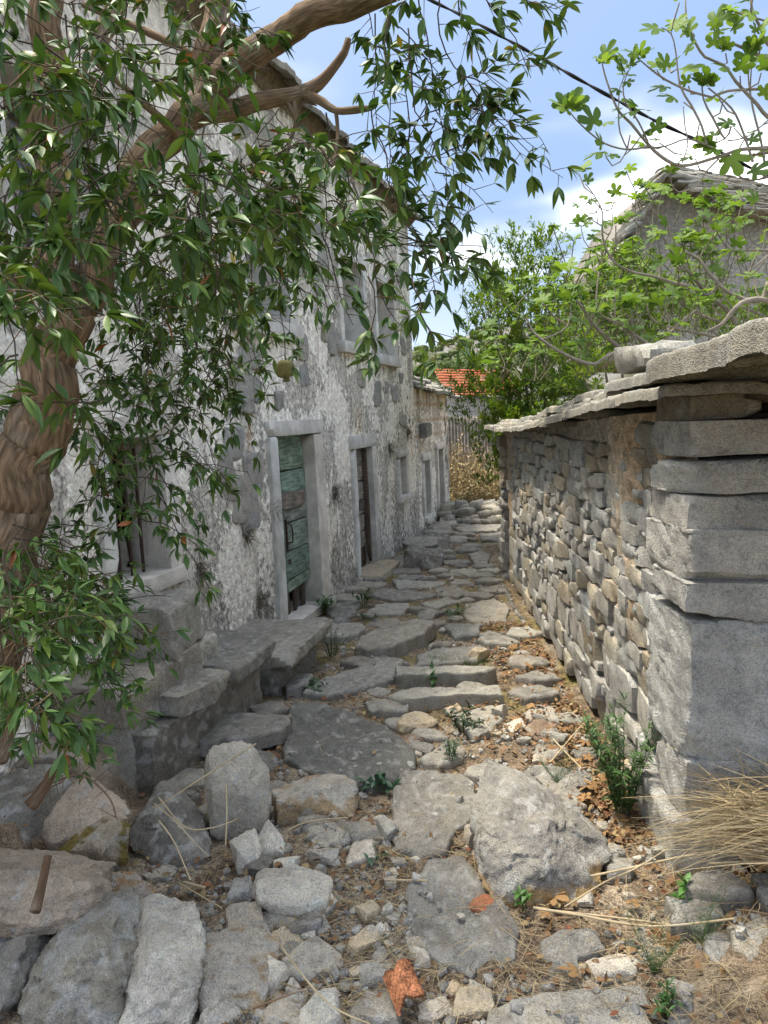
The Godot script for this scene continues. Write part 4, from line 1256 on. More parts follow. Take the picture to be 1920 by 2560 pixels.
# ---------- paving ----------
func build_paving() -> void:
	paving("paving_stone", Vector3(-1.479, 0.035, -4.171), PackedVector2Array([Vector2(-0.573, -0.511), Vector2(-0.346, -0.576), Vector2(-0.093, -0.451), Vector2(0.183, -0.267), Vector2(0.434, 0.029), Vector2(0.479, 0.223), Vector2(0.413, 0.420), Vector2(0.258, 0.485), Vector2(-0.029, 0.430), Vector2(-0.294, 0.284), Vector2(-0.432, -0.066)]), 0.12, K_DPAVE, 0.0120, 0.000)
	paving("paving_stone", Vector3(-1.119, 0.100, -5.371), PackedVector2Array([Vector2(-0.367, -0.019), Vector2(-0.029, -0.097), Vector2(0.376, -0.127), Vector2(0.338, 0.017), Vector2(0.006, 0.083), Vector2(-0.325, 0.142)]), 0.16, K_LPAVE, 0.0060, 0.000)
	paving("paving_stone", Vector3(-1.025, 0.070, -4.980), PackedVector2Array([Vector2(-0.394, 0.128), Vector2(-0.241, -0.061), Vector2(0.162, -0.161), Vector2(0.366, -0.186), Vector2(0.393, -0.055), Vector2(0.087, 0.037), Vector2(-0.114, 0.113), Vector2(-0.259, 0.185)]), 0.14, K_LPAVE, 0.0060, 0.000)
	paving("paving_stone", Vector3(-1.769, 0.040, -5.286), PackedVector2Array([Vector2(-0.076, -0.193), Vector2(0.068, -0.307), Vector2(0.256, -0.469), Vector2(0.294, 0.016), Vector2(0.104, 0.225), Vector2(-0.091, 0.380), Vector2(-0.309, 0.336), Vector2(-0.247, 0.012)]), 0.12, K_PAVE, 0.0060, 0.000)
	paving("paving_stone", Vector3(-1.717, 0.110, -6.225), PackedVector2Array([Vector2(-0.254, 0.339), Vector2(-0.270, 0.022), Vector2(-0.129, -0.294), Vector2(0.118, -0.481), Vector2(0.295, -0.370), Vector2(0.273, -0.045), Vector2(0.080, 0.381), Vector2(-0.113, 0.449)]), 0.14, K_PAVE, 0.0060, 0.050)
	paving("paving_stone", Vector3(-2.199, 0.060, -5.138), PackedVector2Array([Vector2(-0.170, -0.096), Vector2(-0.074, -0.146), Vector2(0.097, -0.100), Vector2(0.136, 0.130), Vector2(0.012, 0.213)]), 0.12, K_PAVE, 0.0060, 0.000)
	paving("paving_stone", Vector3(-0.750, 0.040, -4.676), PackedVector2Array([Vector2(-0.195, -0.012), Vector2(-0.064, -0.153), Vector2(0.070, -0.230), Vector2(0.157, -0.019), Vector2(0.089, 0.212), Vector2(-0.057, 0.202)]), 0.12, K_LPAVE, 0.0060, 0.000)
	paving("paving_stone", Vector3(-1.388, 0.050, -4.766), PackedVector2Array([Vector2(-0.181, -0.026), Vector2(-0.051, -0.076), Vector2(0.128, -0.062), Vector2(0.165, 0.043), Vector2(-0.061, 0.121)]), 0.12, K_LPAVE, 0.0060, 0.000)
	paving("paving_stone", Vector3(-2.554, 0.020, -7.322), PackedVector2Array([Vector2(-0.211, 0.026), Vector2(-0.109, -0.281), Vector2(0.085, -0.334), Vector2(0.184, 0.199), Vector2(0.052, 0.390)]), 0.12, K_PAVE, 0.0060, 0.000)
	paving("paving_stone", Vector3(-2.083, 0.020, -7.393), PackedVector2Array([Vector2(-0.154, -0.119), Vector2(0.002, -0.233), Vector2(0.158, -0.216), Vector2(0.201, 0.158), Vector2(-0.011, 0.270), Vector2(-0.196, 0.139)]), 0.12, K_LPAVE, 0.0060, 0.000)
	paving("paving_stone", Vector3(-1.586, 0.020, -7.685), PackedVector2Array([Vector2(-0.221, 0.077), Vector2(0.020, -0.216), Vector2(0.202, -0.044), Vector2(-0.001, 0.183)]), 0.12, K_LPAVE, 0.0060, 0.000)
	paving("paving_stone", Vector3(-1.618, 0.030, -7.183), PackedVector2Array([Vector2(-0.122, -0.061), Vector2(0.008, -0.196), Vector2(0.120, -0.117), Vector2(0.056, 0.180), Vector2(-0.063, 0.194)]), 0.12, K_PAVE, 0.0060, 0.000)
	paving("paving_stone", Vector3(-1.147, 0.035, -5.932), PackedVector2Array([Vector2(-0.297, 0.032), Vector2(-0.135, -0.200), Vector2(0.191, -0.309), Vector2(0.288, -0.171), Vector2(0.228, 0.118), Vector2(-0.046, 0.252), Vector2(-0.227, 0.278)]), 0.12, K_PAVE, 0.0060, 0.000)
	paving("paving_stone", Vector3(-1.769, 0.030, -5.716), PackedVector2Array([Vector2(-0.270, 0.045), Vector2(-0.139, -0.219), Vector2(0.249, -0.067), Vector2(0.183, 0.078), Vector2(-0.022, 0.164)]), 0.12, K_PAVE, 0.0060, 0.000)
	paving("paving_stone", Vector3(-1.185, 0.030, -6.715), PackedVector2Array([Vector2(-0.206, -0.038), Vector2(-0.058, -0.187), Vector2(0.147, -0.184), Vector2(0.156, 0.168), Vector2(-0.040, 0.241)]), 0.12, K_PAVE, 0.0060, 0.000)
	paving("paving_stone", Vector3(-1.073, 0.020, -7.378), PackedVector2Array([Vector2(-0.242, -0.227), Vector2(0.008, -0.516), Vector2(0.204, -0.210), Vector2(0.232, 0.313), Vector2(0.001, 0.447), Vector2(-0.203, 0.193)]), 0.12, K_LPAVE, 0.0060, 0.000)
	paving("paving_stone", Vector3(-2.106, 0.020, -8.025), PackedVector2Array([Vector2(-0.389, 0.053), Vector2(-0.332, -0.256), Vector2(-0.024, -0.205), Vector2(0.409, -0.020), Vector2(0.337, 0.129), Vector2(-0.001, 0.300)]), 0.12, K_PAVE, 0.0060, 0.000)
	paving("paving_stone", Vector3(-2.028, 0.020, -8.558), PackedVector2Array([Vector2(-0.371, -0.135), Vector2(0.043, -0.167), Vector2(0.300, -0.103), Vector2(0.221, 0.146), Vector2(-0.192, 0.259)]), 0.12, K_LPAVE, 0.0060, 0.000)
	paving("paving_stone", Vector3(-1.578, 0.020, -8.200), PackedVector2Array([Vector2(-0.232, -0.134), Vector2(0.005, -0.311), Vector2(0.196, -0.019), Vector2(0.136, 0.238), Vector2(-0.105, 0.226)]), 0.12, K_PAVE, 0.0060, 0.000)
	paving("paving_stone", Vector3(-1.544, 0.030, -10.173), PackedVector2Array([Vector2(-0.207, -0.206), Vector2(-0.069, -0.448), Vector2(0.115, -0.218), Vector2(0.161, 0.432), Vector2(0.000, 0.440)]), 0.12, K_PAVE, 0.0060, 0.000)
	paving("paving_stone", Vector3(-1.962, 0.040, -12.750), PackedVector2Array([Vector2(-0.428, -0.067), Vector2(-0.147, -0.330), Vector2(0.382, -0.409), Vector2(0.361, 0.283), Vector2(-0.167, 0.523)]), 0.12, K_PAVE, 0.0060, 0.000)
	paving("paving_stone", Vector3(-1.601, 0.030, -11.873), PackedVector2Array([Vector2(-0.233, -0.257), Vector2(0.122, -0.414), Vector2(0.233, 0.333), Vector2(-0.122, 0.338)]), 0.12, K_PAVE, 0.0060, 0.000)
	paving("paving_stone", Vector3(-0.861, 0.030, -4.134), PackedVector2Array([Vector2(-0.138, 0.076), Vector2(-0.052, -0.128), Vector2(0.106, -0.134), Vector2(0.098, 0.034), Vector2(-0.014, 0.153)]), 0.12, K_LPAVE, 0.0060, 0.000)
	paving("paving_stone", Vector3(-0.801, 0.040, -3.509), PackedVector2Array([Vector2(-0.271, -0.232), Vector2(-0.241, -0.356), Vector2(0.001, -0.410), Vector2(0.140, -0.344), Vector2(0.202, -0.152), Vector2(0.192, 0.036), Vector2(0.136, 0.230), Vector2(0.134, 0.372), Vector2(0.006, 0.376), Vector2(-0.108, 0.370), Vector2(-0.190, 0.110)]), 0.12, K_PAVE, 0.0090, 0.000)
	paving("paving_stone", Vector3(-0.545, 0.020, -2.770), PackedVector2Array([Vector2(-0.200, -0.323), Vector2(-0.047, -0.372), Vector2(0.033, -0.299), Vector2(0.132, -0.154), Vector2(0.238, 0.021), Vector2(0.245, 0.211), Vector2(0.118, 0.310), Vector2(-0.013, 0.299), Vector2(-0.093, 0.251), Vector2(-0.164, 0.152), Vector2(-0.250, -0.096)]), 0.12, K_BPAVE, 0.0080, 0.000)
	paving("paving_stone", Vector3(-0.086, 0.040, -2.309), PackedVector2Array([Vector2(-0.285, 0.043), Vector2(-0.211, -0.022), Vector2(-0.052, -0.096), Vector2(0.120, -0.141), Vector2(0.230, -0.162), Vector2(0.259, -0.014), Vector2(0.231, 0.136), Vector2(-0.292, 0.255)]), 0.12, K_LPAVE, 0.0080, 0.000)
	paving("paving_stone", Vector3(-0.096, 0.020, -2.653), PackedVector2Array([Vector2(-0.119, -0.035), Vector2(-0.059, -0.101), Vector2(0.090, -0.124), Vector2(0.133, -0.030), Vector2(0.019, 0.037), Vector2(0.020, 0.108), Vector2(-0.085, 0.146)]), 0.12, K_BPAVE, 0.0060, 0.000)
	paving("paving_stone", Vector3(0.444, 0.060, -2.608), PackedVector2Array([Vector2(-0.081, -0.192), Vector2(-0.002, -0.192), Vector2(0.048, -0.055), Vector2(0.102, 0.015), Vector2(0.059, 0.233), Vector2(0.002, 0.209), Vector2(-0.036, 0.038), Vector2(-0.093, -0.056)]), 0.12, K_BPAVE, 0.0060, 0.000)
	paving("paving_stone", Vector3(0.508, 0.120, -2.703), PackedVector2Array([Vector2(-0.072, -0.062), Vector2(0.088, -0.149), Vector2(0.059, 0.072), Vector2(-0.019, 0.105), Vector2(-0.056, 0.034)]), 0.12, K_LPAVE, 0.0060, 0.000)
	paving("paving_stone", Vector3(0.448, 0.140, -2.999), PackedVector2Array([Vector2(-0.116, -0.019), Vector2(-0.018, -0.071), Vector2(0.065, -0.088), Vector2(0.124, -0.007), Vector2(0.101, 0.056), Vector2(-0.033, 0.085), Vector2(-0.123, 0.044)]), 0.12, K_BPAVE, 0.0060, 0.000)
	paving("paving_stone", Vector3(0.608, 0.140, -3.012), PackedVector2Array([Vector2(-0.027, -0.079), Vector2(0.059, -0.117), Vector2(0.009, 0.130), Vector2(-0.042, 0.066)]), 0.12, K_BPAVE, 0.0060, 0.000)
	paving("paving_stone", Vector3(0.360, 0.090, -2.880), PackedVector2Array([Vector2(-0.114, -0.075), Vector2(0.004, -0.071), Vector2(0.103, -0.062), Vector2(0.101, 0.022), Vector2(0.001, 0.096), Vector2(-0.095, 0.090)]), 0.12, K_BPAVE, 0.0060, 0.000)
	paving("paving_stone", Vector3(0.264, 0.040, -2.406), PackedVector2Array([Vector2(-0.050, -0.032), Vector2(0.037, -0.086), Vector2(0.043, -0.012), Vector2(0.025, 0.056), Vector2(-0.055, 0.074)]), 0.12, K_BPAVE, 0.0060, 0.000)
	paving("paving_stone", Vector3(-2.155, 0.120, -4.130), PackedVector2Array([Vector2(-0.343, -0.000), Vector2(-0.203, -0.151), Vector2(-0.001, -0.211), Vector2(0.244, -0.225), Vector2(0.272, -0.031), Vector2(0.158, 0.128), Vector2(0.020, 0.220), Vector2(-0.148, 0.271)]), 0.10, K_PAVE, 0.0060, -0.030)
	paving("paving_stone", Vector3(-1.981, 0.030, -3.878), PackedVector2Array([Vector2(-0.183, -0.076), Vector2(-0.109, -0.177), Vector2(0.135, -0.089), Vector2(0.191, 0.064), Vector2(0.072, 0.201), Vector2(-0.105, 0.078)]), 0.12, K_DPAVE, 0.0060, 0.000)
	# the stones between and beyond, set close together
	var tries := 0; var made := 0
	while tries < 2600 and made < 170:
		tries += 1
		var z := fr(-15.2, -3.2)
		var right := 0.3 + (z + 3.3) * 0.245 - 0.1
		var x := fr(-2.75, right)
		if z > -6.3 and x < -1.9 - (z + 6.3) * 0.2: continue
		var r := fr(0.14, 0.36) * (1.0 if tries < 1200 else 0.6)
		if z > -4.6: r *= 0.75
		var ok := true
		for p in slab_polys:
			for k in 8:
				if Geometry2D.is_point_in_polygon(Vector2(x + cos(k * PI / 4) * r * 0.95, z + sin(k * PI / 4) * r * 0.72), p): ok = false; break
			if ok and Geometry2D.is_point_in_polygon(Vector2(x, z), p): ok = false
			if ok:
				for q in p:
					if Vector2((q.x - x) / r, (q.y - z) / (r * 0.75)).length() < 0.98: ok = false; break
			if not ok: break
		if not ok: continue
		made += 1
		var poly := PackedVector2Array()
		var n := rng.randi_range(5, 8)
		for k in n:
			var a := TAU * (k + fr(-0.25, 0.25)) / n
			poly.append(Vector2(cos(a) * r * fr(0.85, 1.12), sin(a) * r * 0.75 * fr(0.85, 1.12)))
		paving("paving_stone", Vector3(x, fr(0.012, 0.045), z), poly, 0.1, K_LPAVE if rng.randf() < 0.5 else K_PAVE, 0.006, fr(-0.02, 0.02))

func build_rocks() -> void:
	rock("boulder", [Vector3(-2.648, 0.195, -2.807), Vector3(-2.708, 0.245, -2.911), Vector3(-2.733, 0.298, -3.029), Vector3(-2.724, 0.333, -3.115), Vector3(-2.601, 0.299, -3.084), Vector3(-2.484, 0.275, -3.071), Vector3(-2.332, 0.228, -3.015), Vector3(-2.233, 0.205, -2.994), Vector3(-2.162, 0.173, -2.942), Vector3(-2.143, 0.152, -2.898), Vector3(-2.261, 0.127, -2.797), Vector3(-2.374, 0.121, -2.746), Vector3(-2.442, 0.124, -2.727), Vector3(-2.565, 0.161, -2.757), Vector3(-2.464, 0.201, -2.775), Vector3(-2.345, 0.183, -2.872), Vector3(-2.514, 0.270, -2.946), Vector3(-2.802, 0.070, -3.055), Vector3(-2.402, 0.070, -3.166), Vector3(-2.263, 0.076, -2.799), Vector3(-2.387, 0.060, -2.762), Vector3(-2.456, 0.063, -2.743)], K_PINK, "large pinkish limestone boulder leaning back beside the tree foot", self, 0.015, 0.0140, "rock", 70, "")
	rock("boulder", [Vector3(-2.353, 0.107, -2.666), Vector3(-2.321, 0.145, -2.768), Vector3(-2.267, 0.177, -2.857), Vector3(-2.211, 0.181, -2.886), Vector3(-2.107, 0.150, -2.860), Vector3(-2.066, 0.105, -2.771), Vector3(-2.043, 0.077, -2.711), Vector3(-2.171, 0.089, -2.690), Vector3(-2.302, 0.102, -2.672), Vector3(-2.284, 0.130, -2.654), Vector3(-2.040, 0.204, -2.760), Vector3(-2.162, 0.144, -2.686), Vector3(-2.426, 0.030, -2.804), Vector3(-2.175, 0.030, -2.889), Vector3(-2.055, 0.016, -2.727), Vector3(-2.175, 0.035, -2.695)], K_MOSS, "wedge of pale rock with yellow moss, propped under the pinkish boulder", self, 0.015, 0.0120, "rock", 70, "")
	rock("boulder", [Vector3(-2.191, 0.049, -2.974), Vector3(-2.160, 0.087, -3.146), Vector3(-2.216, 0.140, -3.300), Vector3(-2.138, 0.142, -3.337), Vector3(-2.017, 0.098, -3.247), Vector3(-1.893, 0.052, -3.128), Vector3(-1.786, 0.019, -3.025), Vector3(-1.753, -0.002, -2.923), Vector3(-1.839, -0.001, -2.879), Vector3(-2.002, 0.014, -2.884), Vector3(-2.145, 0.033, -2.915), Vector3(-1.947, 0.096, -2.940), Vector3(-2.126, 0.137, -3.183), Vector3(-2.333, -0.050, -3.247), Vector3(-2.021, -0.050, -3.327), Vector3(-1.753, -0.052, -2.924), Vector3(-1.850, -0.062, -2.895), Vector3(-1.987, -0.020, -2.862)], K_DARK, "dark grey boulder with a pale lichen ring, half buried in litter", self, 0.015, 0.0160, "rock", 70, "")
	rock("boulder", [Vector3(-1.919, 0.279, -3.245), Vector3(-1.916, 0.356, -3.304), Vector3(-1.774, 0.377, -3.363), Vector3(-1.701, 0.350, -3.366), Vector3(-1.604, 0.252, -3.322), Vector3(-1.565, 0.141, -3.248), Vector3(-1.577, 0.050, -3.170), Vector3(-1.635, 0.035, -3.140), Vector3(-1.779, 0.024, -3.085), Vector3(-1.822, 0.061, -3.102), Vector3(-1.894, 0.207, -3.197), Vector3(-1.848, 0.349, -3.281), Vector3(-1.685, 0.312, -3.276), Vector3(-1.638, 0.201, -3.153), Vector3(-1.812, 0.225, -3.125), Vector3(-1.911, -0.030, -3.308), Vector3(-1.661, -0.030, -3.355), Vector3(-1.575, 0.002, -3.167), Vector3(-1.639, -0.019, -3.146), Vector3(-1.789, -0.037, -3.102), Vector3(-1.820, 0.013, -3.099)], K_PALE, "tall upright pale block standing behind the dark boulder", self, 0.015, 0.0090, "rock", 70, "")
	rock("boulder", [Vector3(-1.653, 0.069, -3.463), Vector3(-1.470, 0.084, -3.659), Vector3(-1.322, 0.074, -3.677), Vector3(-1.259, 0.063, -3.643), Vector3(-1.193, 0.032, -3.505), Vector3(-1.190, 0.005, -3.404), Vector3(-1.546, -0.000, -3.270), Vector3(-1.603, 0.045, -3.367), Vector3(-1.548, 0.109, -3.291), Vector3(-1.361, 0.129, -3.446), Vector3(-1.223, 0.116, -3.526), Vector3(-1.655, -0.050, -3.595), Vector3(-1.313, -0.050, -3.682), Vector3(-1.554, -0.061, -3.287)], K_STAIN, "box shaped stone with an orange stained white top", self, 0.015, 0.0090, "rock", 70, "")
	rock("rock", [Vector3(-1.637, 0.092, -2.938), Vector3(-1.542, 0.126, -3.012), Vector3(-1.486, 0.066, -2.955), Vector3(-1.468, -0.002, -2.870), Vector3(-1.556, 0.004, -2.848), Vector3(-1.617, 0.067, -2.913), Vector3(-1.565, 0.110, -2.864), Vector3(-1.639, -0.050, -2.977), Vector3(-1.530, -0.050, -3.003), Vector3(-1.477, -0.064, -2.887), Vector3(-1.564, -0.056, -2.863)], K_WHITE, "white kite shaped stone leaning on the tall pale block", self, 0.015, 0.0050, "rock", 70, "")
	rock("rock", [Vector3(-1.559, 0.054, -3.075), Vector3(-1.542, 0.096, -3.158), Vector3(-1.472, 0.059, -3.115), Vector3(-1.420, 0.024, -3.067), Vector3(-1.414, 0.005, -3.030), Vector3(-1.513, 0.002, -2.986), Vector3(-1.501, 0.036, -3.003), Vector3(-1.574, -0.050, -3.139), Vector3(-1.479, -0.050, -3.159), Vector3(-1.416, -0.048, -3.035), Vector3(-1.522, -0.059, -3.003)], K_WHITE, "white chipped stone wedged between the tall block and the box stone", self, 0.015, 0.0060, "rock", 70, "")
	rock("boulder", [Vector3(-1.427, 0.043, -2.765), Vector3(-1.390, 0.053, -2.830), Vector3(-1.290, 0.055, -2.888), Vector3(-1.118, 0.033, -2.867), Vector3(-1.081, 0.011, -2.767), Vector3(-1.078, -0.000, -2.691), Vector3(-1.182, 0.001, -2.629), Vector3(-1.258, 0.007, -2.633), Vector3(-1.353, 0.015, -2.632), Vector3(-1.335, 0.072, -2.601), Vector3(-1.261, 0.043, -2.629), Vector3(-1.087, 0.045, -2.684), Vector3(-1.182, 0.038, -2.634), Vector3(-1.422, -0.050, -2.843), Vector3(-1.176, -0.050, -2.901), Vector3(-1.074, -0.042, -2.681), Vector3(-1.190, -0.062, -2.646), Vector3(-1.256, -0.041, -2.630)], K_WHITE, "white flat topped stone with fine cracks in the middle of the litter", self, 0.015, 0.0060, "rock", 70, "")
	rock("boulder", [Vector3(-2.622, 0.214, -2.478), Vector3(-2.509, 0.209, -2.509), Vector3(-2.317, 0.199, -2.538), Vector3(-2.119, 0.188, -2.557), Vector3(-1.980, 0.180, -2.536), Vector3(-1.888, 0.178, -2.395), Vector3(-1.842, 0.184, -2.278), Vector3(-1.902, 0.194, -2.191), Vector3(-2.041, 0.205, -2.117), Vector3(-2.227, 0.213, -2.066), Vector3(-2.224, 0.335, -2.214), Vector3(-2.001, 0.314, -2.248), Vector3(-1.857, 0.301, -2.245), Vector3(-2.553, -0.050, -2.497), Vector3(-2.119, -0.050, -2.608), Vector3(-1.892, 0.153, -2.180), Vector3(-2.056, 0.142, -2.132), Vector3(-2.243, 0.150, -2.081)], K_PINK, "broad white and tan boulder at the left edge, topmost of the pile", self, 0.015, 0.0200, "rock", 70, "")
	rock("boulder", [Vector3(-2.198, 0.219, -2.193), Vector3(-2.241, 0.240, -2.271), Vector3(-2.229, 0.251, -2.324), Vector3(-2.145, 0.245, -2.338), Vector3(-2.065, 0.226, -2.295), Vector3(-2.003, 0.203, -2.206), Vector3(-2.026, 0.196, -2.151), Vector3(-2.077, 0.193, -2.097), Vector3(-2.129, 0.201, -2.123), Vector3(-2.273, -0.050, -2.296), Vector3(-2.134, -0.050, -2.342), Vector3(-2.092, 0.130, -2.112)], K_GREY, "rounded grey stone tucked under the broad white and tan boulder", self, 0.015, 0.0120, "rock", 14, "")
	rock("boulder", [Vector3(-1.929, 0.024, -1.917), Vector3(-1.967, 0.051, -2.018), Vector3(-1.990, 0.090, -2.137), Vector3(-1.956, 0.131, -2.261), Vector3(-1.896, 0.164, -2.360), Vector3(-1.807, 0.172, -2.411), Vector3(-1.735, 0.145, -2.379), Vector3(-1.645, 0.094, -2.290), Vector3(-1.609, 0.070, -2.236), Vector3(-1.609, 0.035, -2.117), Vector3(-1.570, 0.001, -1.977), Vector3(-1.619, -0.004, -1.917), Vector3(-1.832, 0.007, -1.870), Vector3(-1.693, 0.247, -1.981), Vector3(-1.590, 0.165, -1.973), Vector3(-1.769, 0.136, -1.909), Vector3(-2.179, -0.050, -2.243), Vector3(-1.789, -0.050, -2.384), Vector3(-1.556, -0.030, -1.959), Vector3(-1.632, -0.070, -1.932), Vector3(-1.839, -0.049, -1.876)], K_LICHEN, "huge grey boulder blotched with white lichen, lowest left of the pile", self, 0.016, 0.0220, "rock", 70, "")
	rock("boulder", [Vector3(-2.320, 0.063, -2.158), Vector3(-2.246, 0.069, -2.235), Vector3(-2.182, 0.078, -2.310), Vector3(-2.054, 0.068, -2.329), Vector3(-2.025, 0.050, -2.240), Vector3(-2.009, 0.034, -2.125), Vector3(-1.970, 0.025, -2.001), Vector3(-1.994, 0.026, -1.916), Vector3(-2.073, 0.029, -1.894), Vector3(-2.000, 0.180, -2.066), Vector3(-2.363, -0.050, -2.247), Vector3(-2.105, -0.050, -2.329), Vector3(-2.010, -0.040, -1.930), Vector3(-2.089, -0.036, -1.908)], K_GREY, "grey brown boulder at the left edge beside the lichen blotched one", self, 0.015, 0.0200, "rock", 70, "")
	rock("boulder", [Vector3(-1.742, 0.156, -2.404), Vector3(-1.716, 0.165, -2.434), Vector3(-1.576, 0.138, -2.424), Vector3(-1.539, 0.137, -2.437), Vector3(-1.468, 0.093, -2.349), Vector3(-1.379, 0.036, -2.199), Vector3(-1.357, 0.012, -2.097), Vector3(-1.355, -0.002, -2.003), Vector3(-1.548, 0.005, -1.937), Vector3(-1.602, 0.035, -2.087), Vector3(-1.618, 0.068, -2.210), Vector3(-1.673, 0.119, -2.338), Vector3(-1.495, 0.196, -2.092), Vector3(-1.379, 0.176, -2.070), Vector3(-1.313, 0.133, -2.083), Vector3(-1.391, 0.048, -1.987), Vector3(-1.817, -0.050, -2.332), Vector3(-1.569, -0.050, -2.430), Vector3(-1.359, -0.059, -2.009), Vector3(-1.560, -0.061, -1.952)], K_WHITE, "big freshly broken white boulder with a pink lower face", self, 0.016, 0.0200, "rock", 70, "")
	rock("boulder", [Vector3(-2.018, 0.110, -2.580), Vector3(-1.940, 0.108, -2.623), Vector3(-1.824, 0.096, -2.557), Vector3(-1.773, 0.093, -2.527), Vector3(-1.721, 0.090, -2.432), Vector3(-1.760, 0.092, -2.410), Vector3(-1.909, 0.098, -2.434), Vector3(-2.009, -0.050, -2.602), Vector3(-1.872, -0.050, -2.630), Vector3(-1.726, 0.034, -2.440), Vector3(-1.772, 0.029, -2.426)], K_ORANGE, "tan and orange stone between the white boulder and the topmost one", self, 0.015, 0.0120, "rock", 70, "")
	rock("boulder", [Vector3(-1.479, 0.054, -2.382), Vector3(-1.396, 0.053, -2.445), Vector3(-1.278, 0.048, -2.482), Vector3(-1.215, 0.040, -2.419), Vector3(-1.177, 0.037, -2.412), Vector3(-1.145, 0.030, -2.337), Vector3(-1.120, 0.019, -2.204), Vector3(-1.104, 0.005, -2.124), Vector3(-1.141, -0.003, -2.095), Vector3(-1.261, 0.003, -2.062), Vector3(-1.319, 0.018, -2.076), Vector3(-1.367, 0.033, -2.165), Vector3(-1.317, 0.105, -2.110), Vector3(-1.198, 0.106, -2.127), Vector3(-1.111, 0.049, -2.161), Vector3(-1.473, -0.050, -2.398), Vector3(-1.251, -0.050, -2.472), Vector3(-1.105, -0.048, -2.127), Vector3(-1.150, -0.068, -2.112), Vector3(-1.271, -0.062, -2.078), Vector3(-1.315, -0.027, -2.070)], K_STAIN, "white block with a tan patch on top and a dark front face", self, 0.015, 0.0120, "rock", 70, "")
	rock("boulder", [Vector3(-0.568, 0.193, -3.284), Vector3(-0.537, 0.262, -3.427), Vector3(-0.503, 0.307, -3.519), Vector3(-0.405, 0.281, -3.508), Vector3(-0.323, 0.252, -3.486), Vector3(-0.220, 0.211, -3.447), Vector3(-0.114, 0.166, -3.395), Vector3(-0.031, 0.127, -3.344), Vector3(0.025, 0.090, -3.278), Vector3(0.020, 0.056, -3.189), Vector3(-0.015, 0.025, -3.085), Vector3(-0.055, 0.002, -2.994), Vector3(-0.145, -0.004, -2.929), Vector3(-0.255, 0.003, -2.910), Vector3(-0.348, 0.015, -2.909), Vector3(-0.426, 0.028, -2.920), Vector3(-0.500, 0.061, -2.994), Vector3(-0.543, 0.131, -3.158), Vector3(-0.332, 0.209, -3.178), Vector3(-0.216, 0.231, -3.136), Vector3(-0.125, 0.170, -3.316), Vector3(-0.236, 0.145, -2.937), Vector3(-0.459, 0.196, -3.062), Vector3(-0.092, 0.101, -3.036), Vector3(-0.524, -0.050, -3.485), Vector3(-0.048, -0.050, -3.594), Vector3(-0.055, -0.037, -2.978), Vector3(-0.146, -0.067, -2.948), Vector3(-0.256, -0.053, -2.919), Vector3(-0.347, -0.027, -2.897), Vector3(-0.420, 0.004, -2.881)], K_BIG, "massive lone grey boulder with lichen rings and an orange base in front of the shed", self, 0.014, 0.0160, "rock", 70, "")
	rock("rock", [Vector3(-0.324, 0.041, -3.896), Vector3(-0.269, 0.053, -3.969), Vector3(-0.182, 0.049, -3.993), Vector3(-0.113, 0.028, -3.940), Vector3(-0.102, 0.009, -3.857), Vector3(-0.138, -0.000, -3.789), Vector3(-0.213, 0.012, -3.811), Vector3(-0.301, -0.050, -3.955), Vector3(-0.133, -0.050, -3.992), Vector3(-0.139, -0.060, -3.809)], K_GREY, "rounded grey stone with a dry tuft behind the massive lone boulder", self, 0.015, 0.0120, "rock", 70, "")
	rock("rock", [Vector3(-1.373, 0.036, -3.230), Vector3(-1.282, 0.038, -3.287), Vector3(-1.179, 0.021, -3.251), Vector3(-1.166, 0.001, -3.127), Vector3(-1.235, 0.002, -3.086), Vector3(-1.332, 0.019, -3.150), Vector3(-1.237, 0.027, -3.095), Vector3(-1.165, 0.047, -3.154), Vector3(-1.362, -0.050, -3.262), Vector3(-1.221, -0.050, -3.298), Vector3(-1.166, -0.049, -3.127), Vector3(-1.242, -0.060, -3.104)], K_PALE, "small white wedge stone below the box shaped stone", self, 0.015, 0.0050, "rock", 70, "")
	rock("rock", [Vector3(-1.188, 0.031, -3.304), Vector3(-1.116, 0.030, -3.341), Vector3(-1.017, 0.023, -3.352), Vector3(-0.975, 0.004, -3.253), Vector3(-1.038, -0.000, -3.181), Vector3(-1.105, 0.002, -3.151), Vector3(-1.162, 0.017, -3.234), Vector3(-1.122, 0.047, -3.162), Vector3(-1.037, 0.047, -3.233), Vector3(-1.171, -0.050, -3.324), Vector3(-1.029, -0.050, -3.353), Vector3(-1.041, -0.056, -3.189), Vector3(-1.111, -0.060, -3.169)], K_GREY, "grey wedge stone left of the square paving slab", self, 0.015, 0.0060, "rock", 70, "")
	rock("rock", [Vector3(-1.145, 0.015, -2.370), Vector3(-1.100, 0.021, -2.443), Vector3(-1.058, 0.027, -2.498), Vector3(-0.979, 0.015, -2.469), Vector3(-0.925, 0.006, -2.435), Vector3(-0.936, -0.002, -2.361), Vector3(-1.013, -0.001, -2.297), Vector3(-1.078, 0.003, -2.297), Vector3(-1.086, 0.038, -2.292), Vector3(-0.970, 0.029, -2.330), Vector3(-1.157, -0.050, -2.459), Vector3(-0.983, -0.050, -2.507), Vector3(-1.020, -0.066, -2.314), Vector3(-1.079, -0.050, -2.299)], K_PALE, "white stone with sooty specks beside the reddish stem", self, 0.015, 0.0070, "rock", 70, "")
